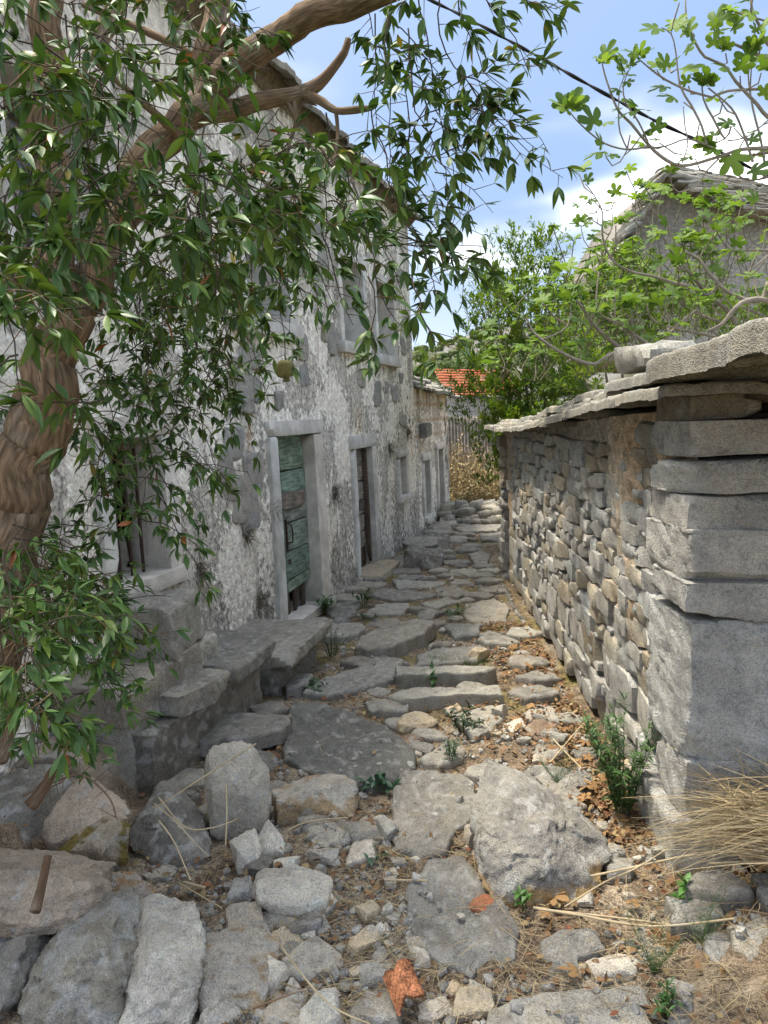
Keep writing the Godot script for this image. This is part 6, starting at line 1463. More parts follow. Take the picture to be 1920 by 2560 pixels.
func build_pomegranate() -> void:
	var tree := base("pomegranate_tree", Vector3.ZERO, "old pomegranate tree with a twisted brown trunk and drooping glossy leaves at the left", "tree")
	limb(tree, "trunk", [Vector3(-2.271, 0.764, -2.232), Vector3(-2.209, 1.095, -2.293), Vector3(-2.172, 1.444, -2.350), Vector3(-2.104, 1.794, -2.395), Vector3(-2.013, 2.051, -2.423), Vector3(-1.916, 2.286, -2.450), Vector3(-1.843, 2.451, -2.471), Vector3(-1.801, 2.567, -2.499)], [0.0796, 0.0778, 0.0884, 0.1098, 0.1130, 0.0860, 0.0683, 0.0598], 26, 0.16)
	limb(tree, "limb", [Vector3(-1.894, 2.284, -2.435), Vector3(-1.876, 2.480, -2.424), Vector3(-1.864, 2.671, -2.411), Vector3(-1.869, 2.863, -2.414), Vector3(-1.844, 3.072, -2.396), Vector3(-1.796, 3.271, -2.384), Vector3(-1.768, 3.463, -2.365), Vector3(-1.746, 3.646, -2.343)], [0.0683, 0.0673, 0.0630, 0.0609, 0.0582, 0.0523, 0.0498, 0.0427], 20, 0.16)
	limb(tree, "limb", [Vector3(-1.832, 2.450, -2.475), Vector3(-1.726, 2.682, -2.535), Vector3(-1.631, 2.875, -2.567), Vector3(-1.531, 3.012, -2.582), Vector3(-1.423, 3.076, -2.589), Vector3(-1.328, 3.125, -2.602)], [0.0649, 0.0598, 0.0610, 0.0587, 0.0547, 0.0576], 20, 0.16)
	limb(tree, "limb", [Vector3(-1.360, 3.101, -2.589), Vector3(-1.262, 3.195, -2.608), Vector3(-1.154, 3.257, -2.616), Vector3(-1.025, 3.315, -2.608), Vector3(-0.853, 3.331, -2.554), Vector3(-0.677, 3.315, -2.497), Vector3(-0.473, 3.339, -2.453), Vector3(-0.258, 3.351, -2.411), Vector3(-0.036, 3.306, -2.362)], [0.0543, 0.0556, 0.0501, 0.0460, 0.0442, 0.0410, 0.0351, 0.0268, 0.0192], 18, 0.14)
	limb(tree, "limb", [Vector3(-1.333, 3.100, -2.597), Vector3(-1.325, 3.305, -2.647), Vector3(-1.308, 3.469, -2.674), Vector3(-1.287, 3.686, -2.687)], [0.0511, 0.0498, 0.0448, 0.0412], 16, 0.14)
	limb(tree, "limb", [Vector3(-1.362, 3.113, -2.611), Vector3(-1.266, 3.105, -2.637), Vector3(-1.145, 3.121, -2.653), Vector3(-1.042, 3.131, -2.662), Vector3(-0.959, 3.140, -2.666)], [0.0382, 0.0348, 0.0296, 0.0262, 0.0227], 12, 0.14)
	limb(tree, "limb", [Vector3(-0.980, 3.133, -2.659), Vector3(-0.925, 3.163, -2.679), Vector3(-0.871, 3.212, -2.690), Vector3(-0.832, 3.254, -2.696), Vector3(-0.818, 3.297, -2.695)], [0.0276, 0.0211, 0.0154, 0.0137, 0.0112], 10, 0.14)
	limb(tree, "limb", [Vector3(-0.964, 3.133, -2.664), Vector3(-0.903, 3.087, -2.654), Vector3(-0.855, 3.048, -2.641), Vector3(-0.783, 3.040, -2.640), Vector3(-0.723, 3.038, -2.635)], [0.0162, 0.0153, 0.0120, 0.0127, 0.0079], 8, 0.12)
	limb(tree, "limb", [Vector3(-0.858, 3.051, -2.641), Vector3(-0.851, 2.984, -2.634), Vector3(-0.852, 2.899, -2.601), Vector3(-0.868, 2.836, -2.589)], [0.0072, 0.0064, 0.0056, 0.0048], 6, 0.10)
	limb(tree, "limb", [Vector3(-1.019, 3.127, -2.668), Vector3(-1.008, 3.042, -2.650), Vector3(-1.033, 2.927, -2.617), Vector3(-1.002, 2.810, -2.600)], [0.0074, 0.0073, 0.0065, 0.0048], 6, 0.10)
	limb(tree, "limb", [Vector3(-1.050, 3.128, -2.660), Vector3(-0.977, 3.008, -2.654), Vector3(-0.911, 2.921, -2.651), Vector3(-0.893, 2.872, -2.649)], [0.0065, 0.0057, 0.0049, 0.0041], 6, 0.10)
	limb(tree, "limb", [Vector3(-1.664, 3.534, -2.613), Vector3(-1.691, 3.430, -2.581), Vector3(-1.716, 3.315, -2.559)], [0.0369, 0.0334, 0.0284], 10, 0.14)
	limb(tree, "limb", [Vector3(-1.875, 3.605, -2.720), Vector3(-1.592, 3.454, -2.728), Vector3(-1.384, 3.327, -2.717), Vector3(-1.279, 3.233, -2.682)], [0.0124, 0.0148, 0.0128, 0.0101], 7, 0.10)
	limb(tree, "limb", [Vector3(-1.621, 3.313, -2.753), Vector3(-1.503, 3.238, -2.777), Vector3(-1.369, 3.132, -2.696), Vector3(-1.298, 3.082, -2.625)], [0.0106, 0.0124, 0.0137, 0.0166], 7, 0.10)
	limb(tree, "limb", [Vector3(-1.418, 3.013, -2.582), Vector3(-1.454, 3.067, -2.453), Vector3(-1.501, 3.121, -2.343), Vector3(-1.539, 3.168, -2.233)], [0.0182, 0.0135, 0.0099, 0.0073], 7, 0.10)
	var g := Geo.new()
	for q in [[[Vector3(-0.581, 3.302, -2.417), Vector3(-0.598, 3.126, -2.368), Vector3(-0.580, 2.965, -2.331), Vector3(-0.592, 2.771, -2.292), Vector3(-0.573, 2.648, -2.281)], 34], [[Vector3(-0.459, 3.324, -2.455), Vector3(-0.437, 3.119, -2.413), Vector3(-0.361, 2.955, -2.392), Vector3(-0.294, 2.880, -2.390), Vector3(-0.227, 2.826, -2.392), Vector3(-0.155, 2.758, -2.393)], 30], [[Vector3(-0.362, 3.263, -2.369), Vector3(-0.272, 3.139, -2.378), Vector3(-0.209, 3.057, -2.386), Vector3(-0.171, 2.948, -2.382)], 24], [[Vector3(-0.272, 3.202, -2.282), Vector3(-0.198, 3.136, -2.294), Vector3(-0.106, 3.093, -2.315)], 16], [[Vector3(-0.525, 3.327, -2.489), Vector3(-0.488, 3.089, -2.447), Vector3(-0.422, 2.891, -2.408), Vector3(-0.383, 2.778, -2.404)], 28], [[Vector3(-0.542, 3.161, -2.410), Vector3(-0.530, 2.966, -2.387), Vector3(-0.477, 2.824, -2.384), Vector3(-0.434, 2.677, -2.355), Vector3(-0.399, 2.563, -2.340)], 28], [[Vector3(-0.723, 3.021, -2.602), Vector3(-0.668, 2.857, -2.543), Vector3(-0.624, 2.705, -2.483), Vector3(-0.556, 2.572, -2.433), Vector3(-0.490, 2.473, -2.386), Vector3(-0.440, 2.377, -2.335)], 34], [[Vector3(-0.651, 2.856, -2.548), Vector3(-0.552, 2.732, -2.507), Vector3(-0.478, 2.641, -2.464), Vector3(-0.422, 2.581, -2.472)], 18], [[Vector3(-0.610, 2.705, -2.487), Vector3(-0.535, 2.542, -2.435), Vector3(-0.477, 2.401, -2.380), Vector3(-0.447, 2.322, -2.326)], 22], [[Vector3(-0.708, 2.695, -2.301), Vector3(-0.641, 2.515, -2.244), Vector3(-0.602, 2.369, -2.183), Vector3(-0.551, 2.261, -2.183), Vector3(-0.512, 2.206, -2.187)], 26], [[Vector3(-0.599, 2.379, -2.081), Vector3(-0.582, 2.274, -2.051), Vector3(-0.571, 2.183, -2.010), Vector3(-0.566, 2.107, -1.949)], 20], [[Vector3(-0.499, 2.383, -2.162), Vector3(-0.458, 2.271, -2.106), Vector3(-0.434, 2.194, -2.103), Vector3(-0.406, 2.114, -2.048)], 16], [[Vector3(-0.803, 2.589, -2.260), Vector3(-0.770, 2.462, -2.253), Vector3(-0.737, 2.363, -2.249), Vector3(-0.704, 2.278, -2.247)], 22], [[Vector3(-0.944, 2.915, -2.473), Vector3(-0.823, 2.730, -2.378), Vector3(-0.731, 2.611, -2.336), Vector3(-0.655, 2.498, -2.290)], 22], [[Vector3(-0.361, 2.955, -2.392), Vector3(-0.308, 2.854, -2.383), Vector3(-0.254, 2.780, -2.378), Vector3(-0.201, 2.733, -2.376)], 16], [[Vector3(-0.392, 3.293, -2.470), Vector3(-0.366, 3.153, -2.458), Vector3(-0.327, 3.026, -2.453), Vector3(-0.260, 2.954, -2.462)], 20], [[Vector3(-0.719, 3.363, -2.491), Vector3(-0.678, 3.245, -2.487), Vector3(-0.651, 3.128, -2.479)], 8], [[Vector3(-0.798, 2.833, -2.503), Vector3(-0.769, 2.726, -2.497), Vector3(-0.741, 2.604, -2.489), Vector3(-0.756, 2.483, -2.469)], 18], [[Vector3(-0.476, 2.894, -2.393), Vector3(-0.382, 2.834, -2.412), Vector3(-0.302, 2.775, -2.427)], 16], [[Vector3(-1.363, 2.675, -3.056), Vector3(-1.269, 2.471, -3.003), Vector3(-1.213, 2.312, -2.946), Vector3(-1.223, 2.218, -2.930)], 18], [[Vector3(-1.485, 2.420, -3.093), Vector3(-1.366, 2.230, -2.996), Vector3(-1.339, 2.093, -2.986)], 12], [[Vector3(-1.629, 2.300, -2.931), Vector3(-1.543, 2.027, -2.814), Vector3(-1.490, 1.818, -2.802), Vector3(-1.454, 1.760, -2.804)], 16], [[Vector3(-1.856, 2.078, -2.838), Vector3(-1.773, 1.846, -2.778), Vector3(-1.692, 1.677, -2.726), Vector3(-1.619, 1.618, -2.739)], 20]]:
		leafy_twig(g, q[0], int(q[1] * 1.5) + 10, 1.0)
	var right := Vector3(0.962, 0, -0.272); var fwd := Vector3(-0.272, 0, -0.962)
	for q in [[Vector3(-1.329, 2.964, -1.742), 0.174, 0.151, 0.250, 13, 1.00], [Vector3(-1.248, 3.018, -1.982), 0.179, 0.141, 0.300, 11, 1.00], [Vector3(-1.315, 3.375, -2.534), 0.222, 0.143, 0.400, 13, 1.00], [Vector3(-1.387, 2.691, -1.689), 0.104, 0.174, 0.250, 9, 1.00], [Vector3(-1.092, 2.645, -1.662), 0.143, 0.132, 0.300, 12, 1.00], [Vector3(-0.997, 2.570, -1.784), 0.162, 0.139, 0.300, 15, 1.00], [Vector3(-1.062, 2.487, -1.545), 0.145, 0.083, 0.250, 8, 1.00], [Vector3(-0.918, 2.609, -2.021), 0.179, 0.141, 0.300, 16, 1.00], [Vector3(-0.806, 2.711, -2.171), 0.148, 0.107, 0.300, 12, 1.00], [Vector3(-1.253, 2.403, -1.480), 0.062, 0.145, 0.300, 9, 1.00], [Vector3(-1.105, 2.269, -1.399), 0.117, 0.059, 0.200, 4, 1.00], [Vector3(-1.153, 2.078, -1.360), 0.068, 0.059, 0.200, 3, 1.00], [Vector3(-1.627, 2.629, -2.661), 0.248, 0.177, 0.400, 14, 1.00], [Vector3(-1.419, 2.567, -2.816), 0.238, 0.201, 0.400, 18, 1.00], [Vector3(-1.778, 2.423, -2.905), 0.254, 0.234, 0.400, 22, 1.00], [Vector3(-1.515, 2.372, -2.973), 0.215, 0.176, 0.350, 14, 1.00], [Vector3(-1.991, 2.184, -2.918), 0.161, 0.221, 0.300, 11, 1.00], [Vector3(-1.668, 2.128, -2.897), 0.215, 0.176, 0.350, 14, 1.00], [Vector3(-1.745, 1.904, -2.741), 0.227, 0.170, 0.300, 7, 1.00], [Vector3(-1.989, 1.832, -2.767), 0.137, 0.215, 0.300, 8, 1.00], [Vector3(-1.690, 1.708, -2.626), 0.220, 0.110, 0.300, 7, 1.00], [Vector3(-1.976, 1.558, -2.421), 0.124, 0.142, 0.300, 9, 1.00], [Vector3(-1.615, 1.656, -1.802), 0.081, 0.121, 0.250, 7, 1.00], [Vector3(-1.385, 1.542, -1.538), 0.093, 0.093, 0.250, 12, 1.00], [Vector3(-1.772, 1.462, -2.151), 0.143, 0.143, 0.300, 12, 1.00], [Vector3(-1.892, 1.361, -2.418), 0.124, 0.106, 0.250, 9, 1.00], [Vector3(-1.765, 1.180, -2.430), 0.106, 0.080, 0.250, 7, 1.00], [Vector3(-1.910, 1.239, -2.397), 0.159, 0.124, 0.250, 10, 1.00], [Vector3(-1.409, 1.371, -1.509), 0.070, 0.104, 0.200, 4, 1.00], [Vector3(-2.080, 0.926, -2.517), 0.208, 0.095, 0.200, 6, 1.00], [Vector3(-2.118, 0.778, -2.487), 0.208, 0.095, 0.200, 4, 1.00], [Vector3(-2.122, 2.808, -2.964), 0.161, 0.221, 0.350, 12, 1.00], [Vector3(-2.477, 1.966, -2.752), 0.081, 0.242, 0.300, 6, 1.00], [Vector3(-1.207, 2.630, -2.885), 0.165, 0.146, 0.300, 9, 1.00], [Vector3(-1.231, 3.068, -2.831), 0.142, 0.124, 0.300, 4, 1.00], [Vector3(-0.594, 3.213, -2.507), 0.117, 0.117, 0.250, 6, 1.00], [Vector3(-0.498, 2.860, -2.487), 0.161, 0.161, 0.250, 9, 1.00], [Vector3(-0.570, 2.602, -2.433), 0.132, 0.132, 0.250, 8, 1.00], [Vector3(-0.362, 2.936, -2.483), 0.129, 0.115, 0.200, 5, 1.00], [Vector3(-2.600, 4.400, -2.600), 0.900, 0.450, 0.800, 37, 1.15], [Vector3(-1.700, 4.500, -1.800), 0.900, 0.450, 0.900, 37, 1.15], [Vector3(-2.700, 4.600, -0.900), 0.900, 0.500, 0.800, 31, 1.15], [Vector3(-1.300, 4.300, -0.800), 0.900, 0.400, 0.800, 27, 1.15], [Vector3(-0.500, 4.400, -1.700), 0.800, 0.400, 0.800, 24, 1.15], [Vector3(-2.400, 5.000, -3.500), 0.800, 0.400, 0.700, 24, 1.15], [Vector3(-1.200, 4.900, -3.000), 0.800, 0.400, 0.600, 18, 1.15]]:
		for k in q[4]:
			var d := Vector3(rng.randfn(), rng.randfn(), rng.randfn()).normalized() * pow(rng.randf(), 0.4)
			var p: Vector3 = q[0] + right * d.x * q[1] + UP * d.y * q[2] + fwd * d.z * q[3]
			if p.x < XW + 0.12: p.x = XW + 0.12 + fr(0, 0.1)
			var dir := (right * (d.x + fr(-0.5, 0.8)) + UP * fr(-0.8, 0.35) + fwd * (d.z + fr(-0.6, 0.6))).normalized()
			var ln := fr(0.2, 0.42)
			var pts := []
			for i in 4: pts.append(p + dir * ln * (i / 3.0 - 0.4) + Vector3(0, -0.09 * pow(i / 3.0, 2), 0))
			for i in 4: pts[i].x = maxf(pts[i].x, XW + 0.08)
			leafy_twig(g, pts, rng.randi_range(22, 34), q[5])
	put("twigs", g.mesh(), M.twig, tree).set_meta("kind", "stuff")
	# leaves: three shapes in five greens; the nearest are parts, the rest one mass
	var shapes := [lance_leaf(0.075, 0.023, 0.28, 0.12), lance_leaf(0.07, 0.02, 0.4, 0.28, 0.5), lance_leaf(0.062, 0.022, 0.22, -0.1, -0.4), lance_leaf(0.082, 0.022, 0.35, 0.4, 0.3)]
	var greens := [Color(0.045, 0.1, 0.022), Color(0.065, 0.135, 0.026), Color(0.085, 0.165, 0.03), Color(0.13, 0.21, 0.034), Color(0.075, 0.15, 0.04)]
	var eye := Vector3(0, 2, 0)
	var ahead := Basis(UP, deg_to_rad(15.8)) * Vector3(0, -0.126, -0.992)
	for q in leaf_xf: q.append(q[0].origin.distance_to(eye) + (50.0 if (q[0].origin - eye).normalized().dot(ahead) < 0.74 else 0.0))
	leaf_xf.sort_custom(func(a, b): return a[3] < b[3])
	var made := {}
	var xa := [[], [], [], []]; var ca := [[], [], [], []]
	for i in leaf_xf.size():
		var q: Array = leaf_xf[i]
		if q[0].origin.distance_to(eye) < 1.0: continue
		var ci := int(q[1] * 4.99)
		if i < 300:
			var key: int = q[2] * 10 + ci
			if not made.has(key):
				var lg := Geo.new()
				lg.add_mesh(shapes[q[2]], Transform3D.IDENTITY, greens[ci])
				made[key] = lg.mesh()
			var o := put("leaf", made[key], M.leaf, tree)
			o.transform = q[0]
		else:
			xa[q[2]].append(q[0])
			var c: Color = greens[ci] * fr(0.85, 1.2)
			if rng.randf() < 0.012: c = Color(0.3, 0.24, 0.04) if rng.randf() < 0.6 else Color(0.3, 0.1, 0.03)
			ca[q[2]].append(c)
	for w in 4: scatter("foliage", shapes[w], M.leaf, xa[w], ca[w], tree)
	# unripe fruit hanging among the leaves
	for q in [[Vector3(-1.198, 2.202, -2.883), 0.034, Color(0.2, 0.19, 0.07)], [Vector3(-1.530, 2.527, -2.884), 0.036, Color(0.42, 0.34, 0.2)]]:
		var fg := Geo.new()
		fg.add_mesh(stone(Vector3.ONE * q[1], chip_planes(Vector3.ONE * q[1], 10, 0.1), 0.01, 5.0, 0.002, {"a": q[2], "b": q[2] * 0.75, "s": 0.4}, 10), Transform3D(Basis.IDENTITY, q[0]))
		tube(fg, [q[0] - UP * q[1] * 0.9, q[0] - UP * q[1] * 1.5], [0.009, 0.014], 6, q[2] * 0.8)
		tube(fg, [q[0] + UP * q[1] * 0.9, q[0] + UP * 0.12], [0.002, 0.002], 4, Color(0.15, 0.1, 0.06))
		put("fruit", fg.mesh(), M.paint, tree)

func build_fig() -> void:
	var fig := base("fig_tree", Vector3.ZERO, "sprawling fig tree with bare grey branches and lobed leaves over the shed roof", "tree")
	limb(fig, "branch", [Vector3(1.872, 2.222, -6.007), Vector3(1.389, 2.515, -5.804), Vector3(1.096, 2.638, -5.633), Vector3(0.904, 2.618, -5.471), Vector3(0.788, 2.490, -5.421), Vector3(0.708, 2.454, -5.446)], [0.0381, 0.0311, 0.0259, 0.0209, 0.0179, 0.0151], 8, 0.10)
	limb(fig, "branch", [Vector3(1.097, 2.759, -5.649), Vector3(1.040, 2.640, -5.617), Vector3(0.864, 2.693, -5.574), Vector3(0.733, 2.820, -5.554), Vector3(0.660, 2.929, -5.548), Vector3(0.573, 2.979, -5.530)], [0.0213, 0.0213, 0.0183, 0.0168, 0.0137, 0.0122], 7, 0.10)
	limb(fig, "branch", [Vector3(0.924, 2.514, -5.777), Vector3(0.867, 2.619, -5.775), Vector3(0.777, 2.691, -5.759), Vector3(0.702, 2.737, -5.744), Vector3(0.616, 2.768, -5.619), Vector3(0.503, 2.798, -5.591), Vector3(0.382, 2.828, -5.456), Vector3(0.255, 2.858, -5.424), Vector3(0.157, 2.886, -5.295), Vector3(0.102, 2.936, -5.286), Vector3(0.056, 3.043, -5.287), Vector3(0.046, 3.139, -5.297), Vector3(0.050, 3.235, -5.311), Vector3(-0.003, 3.350, -5.311), Vector3(-0.057, 3.425, -5.306)], [0.0236, 0.0249, 0.0215, 0.0198, 0.0177, 0.0152, 0.0140, 0.0124, 0.0113, 0.0105, 0.0089, 0.0073, 0.0061, 0.0049, 0.0036], 8, 0.10)
	limb(fig, "branch", [Vector3(0.735, 2.735, -5.753), Vector3(0.686, 2.797, -5.747), Vector3(0.617, 2.851, -5.630), Vector3(0.577, 2.911, -5.627), Vector3(0.537, 2.997, -5.627), Vector3(0.529, 3.035, -5.629)], [0.0180, 0.0163, 0.0143, 0.0135, 0.0118, 0.0101], 7, 0.10)
	limb(fig, "branch", [Vector3(0.050, 3.147, -5.299), Vector3(-0.013, 3.190, -5.287), Vector3(-0.059, 3.232, -5.280), Vector3(-0.094, 3.282, -5.276)], [0.0057, 0.0049, 0.0040, 0.0032], 5, 0.10)
	limb(fig, "branch", [Vector3(0.056, 3.035, -5.286), Vector3(-0.037, 3.015, -5.257), Vector3(-0.068, 3.064, -5.255), Vector3(-0.087, 3.161, -5.262)], [0.0053, 0.0045, 0.0040, 0.0032], 5, 0.10)
	limb(fig, "branch", [Vector3(0.056, 3.043, -5.287), Vector3(0.096, 3.105, -5.307), Vector3(0.112, 3.184, -5.322), Vector3(0.102, 3.337, -5.339)], [0.0057, 0.0049, 0.0045, 0.0032], 5, 0.10)
	limb(fig, "branch", [Vector3(0.289, 3.152, -5.787), Vector3(0.273, 3.309, -5.803), Vector3(0.283, 3.500, -5.831)], [0.0044, 0.0039, 0.0031], 5, 0.10)
	limb(fig, "branch", [Vector3(0.529, 3.014, -5.627), Vector3(0.481, 3.166, -5.633), Vector3(0.393, 3.271, -5.622), Vector3(0.296, 3.358, -5.606)], [0.0059, 0.0051, 0.0042, 0.0034], 5, 0.10)
	limb(fig, "branch", [Vector3(0.935, 2.345, -5.548), Vector3(0.743, 2.436, -5.611), Vector3(0.510, 2.507, -5.659), Vector3(0.362, 2.582, -5.627), Vector3(0.346, 2.685, -5.636)], [0.0248, 0.0168, 0.0146, 0.0112, 0.0086], 6, 0.10)
	limb(fig, "branch", [Vector3(0.743, 2.675, -5.747), Vector3(0.582, 2.560, -5.582), Vector3(0.451, 2.440, -5.424), Vector3(0.379, 2.394, -5.397)], [0.0103, 0.0101, 0.0091, 0.0107], 6, 0.10)
	limb(fig, "branch", [Vector3(0.858, 2.525, -5.760), Vector3(0.689, 2.605, -5.828), Vector3(0.564, 2.697, -5.804), Vector3(0.455, 2.823, -5.790), Vector3(0.439, 2.954, -5.803)], [0.0172, 0.0158, 0.0114, 0.0088, 0.0061], 6, 0.10)
	limb(fig, "branch", [Vector3(0.493, 2.310, -5.209), Vector3(0.348, 2.356, -5.174), Vector3(0.242, 2.431, -5.154), Vector3(0.151, 2.506, -5.138), Vector3(0.037, 2.566, -5.114), Vector3(0.007, 2.646, -5.116), Vector3(0.023, 2.842, -5.147)], [0.0198, 0.0182, 0.0159, 0.0135, 0.0103, 0.0079, 0.0056], 7, 0.10)
	limb(fig, "branch", [Vector3(0.146, 2.349, -5.012), Vector3(0.065, 2.422, -4.998), Vector3(-0.017, 2.511, -4.987), Vector3(-0.076, 2.606, -4.982), Vector3(-0.128, 2.685, -4.978), Vector3(-0.172, 2.772, -4.977), Vector3(-0.190, 2.826, -4.979)], [0.0186, 0.0179, 0.0155, 0.0132, 0.0085, 0.0062, 0.0039], 7, 0.10)
	limb(fig, "branch", [Vector3(0.348, 2.364, -5.175), Vector3(0.206, 2.347, -5.028), Vector3(0.070, 2.300, -4.879), Vector3(-0.004, 2.251, -4.851), Vector3(-0.099, 2.277, -4.828), Vector3(-0.208, 2.335, -4.805), Vector3(-0.317, 2.415, -4.784), Vector3(-0.375, 2.478, -4.776), Vector3(-0.397, 2.547, -4.779)], [0.0159, 0.0155, 0.0144, 0.0152, 0.0137, 0.0129, 0.0114, 0.0091, 0.0061], 7, 0.10)
	limb(fig, "branch", [Vector3(-0.317, 2.415, -4.784), Vector3(-0.251, 2.435, -4.806), Vector3(-0.163, 2.491, -4.838), Vector3(-0.140, 2.633, -4.863)], [0.0084, 0.0076, 0.0061, 0.0038], 5, 0.10)
	limb(fig, "branch", [Vector3(0.120, 2.500, -5.129), Vector3(0.121, 2.641, -5.148), Vector3(0.122, 2.735, -5.160)], [0.0063, 0.0071, 0.0048], 5, 0.10)
	limb(fig, "branch", [Vector3(0.911, 2.978, -6.045), Vector3(0.902, 2.908, -6.033), Vector3(0.826, 2.798, -5.892), Vector3(0.752, 2.726, -5.757)], [0.0089, 0.0080, 0.0088, 0.0103], 5, 0.10)
	limb(fig, "branch", [Vector3(1.186, 3.045, -6.131), Vector3(1.007, 3.053, -6.081), Vector3(0.835, 3.043, -6.031), Vector3(0.783, 3.090, -6.023), Vector3(0.707, 3.164, -6.011)], [0.0152, 0.0107, 0.0080, 0.0062, 0.0045], 5, 0.10)
	limb(fig, "branch", [Vector3(1.164, 2.991, -6.013), Vector3(1.029, 2.885, -5.961), Vector3(0.902, 2.847, -5.920), Vector3(0.760, 2.751, -5.762)], [0.0088, 0.0079, 0.0070, 0.0077], 5, 0.10)
	limb(fig, "branch", [Vector3(0.793, 2.690, -5.763), Vector3(0.942, 2.641, -5.799), Vector3(1.139, 2.547, -5.842)], [0.0146, 0.0129, 0.0146], 6, 0.10)
	limb(fig, "branch", [Vector3(0.988, 2.542, -5.694), Vector3(0.997, 2.667, -5.713), Vector3(0.982, 2.810, -5.728), Vector3(1.056, 2.990, -5.773)], [0.0110, 0.0059, 0.0051, 0.0042], 5, 0.10)
	limb(fig, "branch", [Vector3(0.931, 2.545, -5.678), Vector3(0.793, 2.584, -5.645), Vector3(0.753, 2.653, -5.642)], [0.0059, 0.0059, 0.0051], 5, 0.10)
	limb(fig, "branch", [Vector3(0.457, 2.367, -5.311), Vector3(0.458, 2.519, -5.332), Vector3(0.435, 2.616, -5.338), Vector3(0.444, 2.720, -5.354)], [0.0073, 0.0065, 0.0049, 0.0036], 5, 0.10)
	limb(fig, "branch", [Vector3(0.227, 2.463, -5.154), Vector3(0.220, 2.558, -5.165), Vector3(0.228, 2.683, -5.184)], [0.0063, 0.0056, 0.0040], 5, 0.10)
	limb(fig, "branch", [Vector3(0.707, 3.164, -6.011), Vector3(0.785, 3.267, -6.047), Vector3(0.786, 3.364, -6.060)], [0.0045, 0.0045, 0.0036], 5, 0.10)
	limb(fig, "branch", [Vector3(1.188, 3.258, -6.160), Vector3(1.103, 3.297, -6.141), Vector3(1.026, 3.344, -6.125), Vector3(1.001, 3.443, -6.131)], [0.0045, 0.0045, 0.0045, 0.0040], 5, 0.10)
	limb(fig, "branch", [Vector3(0.911, 2.978, -6.045), Vector3(0.965, 3.214, -6.091), Vector3(1.000, 3.354, -6.119), Vector3(1.018, 3.451, -6.137)], [0.0054, 0.0049, 0.0040, 0.0036], 5, 0.10)
	limb(fig, "branch", [Vector3(1.207, 3.386, -4.925), Vector3(0.927, 3.373, -4.844), Vector3(0.780, 3.372, -4.802), Vector3(0.656, 3.335, -4.762), Vector3(0.466, 3.297, -4.704), Vector3(0.352, 3.357, -4.679), Vector3(0.270, 3.445, -4.668), Vector3(0.197, 3.542, -4.660), Vector3(0.132, 3.612, -4.651), Vector3(0.091, 3.716, -4.653), Vector3(0.059, 3.819, -4.657), Vector3(0.043, 3.896, -4.663)], [0.0188, 0.0179, 0.0137, 0.0128, 0.0128, 0.0120, 0.0111, 0.0094, 0.0085, 0.0077, 0.0060, 0.0047], 8, 0.10)
	limb(fig, "branch", [Vector3(0.303, 3.414, -4.673), Vector3(0.179, 3.399, -4.636), Vector3(0.056, 3.438, -4.606), Vector3(-0.042, 3.519, -4.589), Vector3(-0.107, 3.589, -4.580), Vector3(-0.127, 3.620, -4.578)], [0.0085, 0.0077, 0.0068, 0.0060, 0.0051, 0.0038], 6, 0.10)
	limb(fig, "branch", [Vector3(0.179, 3.399, -4.636), Vector3(0.139, 3.494, -4.637), Vector3(0.132, 3.595, -4.648), Vector3(0.141, 3.747, -4.671), Vector3(0.183, 3.830, -4.694)], [0.0060, 0.0060, 0.0051, 0.0043, 0.0034], 5, 0.10)
	limb(fig, "branch", [Vector3(0.175, 3.395, -4.634), Vector3(0.138, 3.333, -4.615), Vector3(0.097, 3.313, -4.601), Vector3(0.064, 3.361, -4.598), Vector3(0.056, 3.396, -4.600)], [0.0051, 0.0051, 0.0051, 0.0043, 0.0034], 5, 0.10)
	limb(fig, "branch", [Vector3(0.287, 3.436, -4.671), Vector3(0.238, 3.548, -4.672), Vector3(0.173, 3.653, -4.668), Vector3(0.157, 3.747, -4.676), Vector3(0.191, 3.838, -4.697)], [0.0077, 0.0068, 0.0060, 0.0051, 0.0038], 5, 0.10)
	limb(fig, "branch", [Vector3(0.599, 3.405, -4.755), Vector3(0.575, 3.508, -4.762), Vector3(0.518, 3.629, -4.762), Vector3(0.462, 3.733, -4.760), Vector3(0.438, 3.929, -4.779), Vector3(0.415, 4.023, -4.785), Vector3(0.365, 4.059, -4.776)], [0.0111, 0.0094, 0.0085, 0.0077, 0.0060, 0.0051, 0.0038], 6, 0.10)
	limb(fig, "branch", [Vector3(0.626, 3.666, -4.797), Vector3(0.511, 3.705, -4.770), Vector3(0.388, 3.770, -4.744), Vector3(0.306, 3.833, -4.729), Vector3(0.249, 3.886, -4.720)], [0.0085, 0.0085, 0.0077, 0.0064, 0.0043], 6, 0.10)
	limb(fig, "branch", [Vector3(1.128, 3.703, -4.944), Vector3(0.929, 3.699, -4.888), Vector3(0.716, 3.696, -4.827), Vector3(0.626, 3.662, -4.797)], [0.0145, 0.0111, 0.0102, 0.0094], 6, 0.10)
	limb(fig, "branch", [Vector3(1.044, 3.504, -4.894), Vector3(0.928, 3.543, -4.867), Vector3(0.872, 3.613, -4.860), Vector3(0.758, 3.745, -4.845), Vector3(0.693, 3.841, -4.840), Vector3(0.594, 3.888, -4.818), Vector3(0.529, 4.001, -4.814), Vector3(0.497, 4.104, -4.819), Vector3(0.494, 4.206, -4.832)], [0.0171, 0.0145, 0.0128, 0.0111, 0.0085, 0.0094, 0.0085, 0.0068, 0.0051], 7, 0.10)
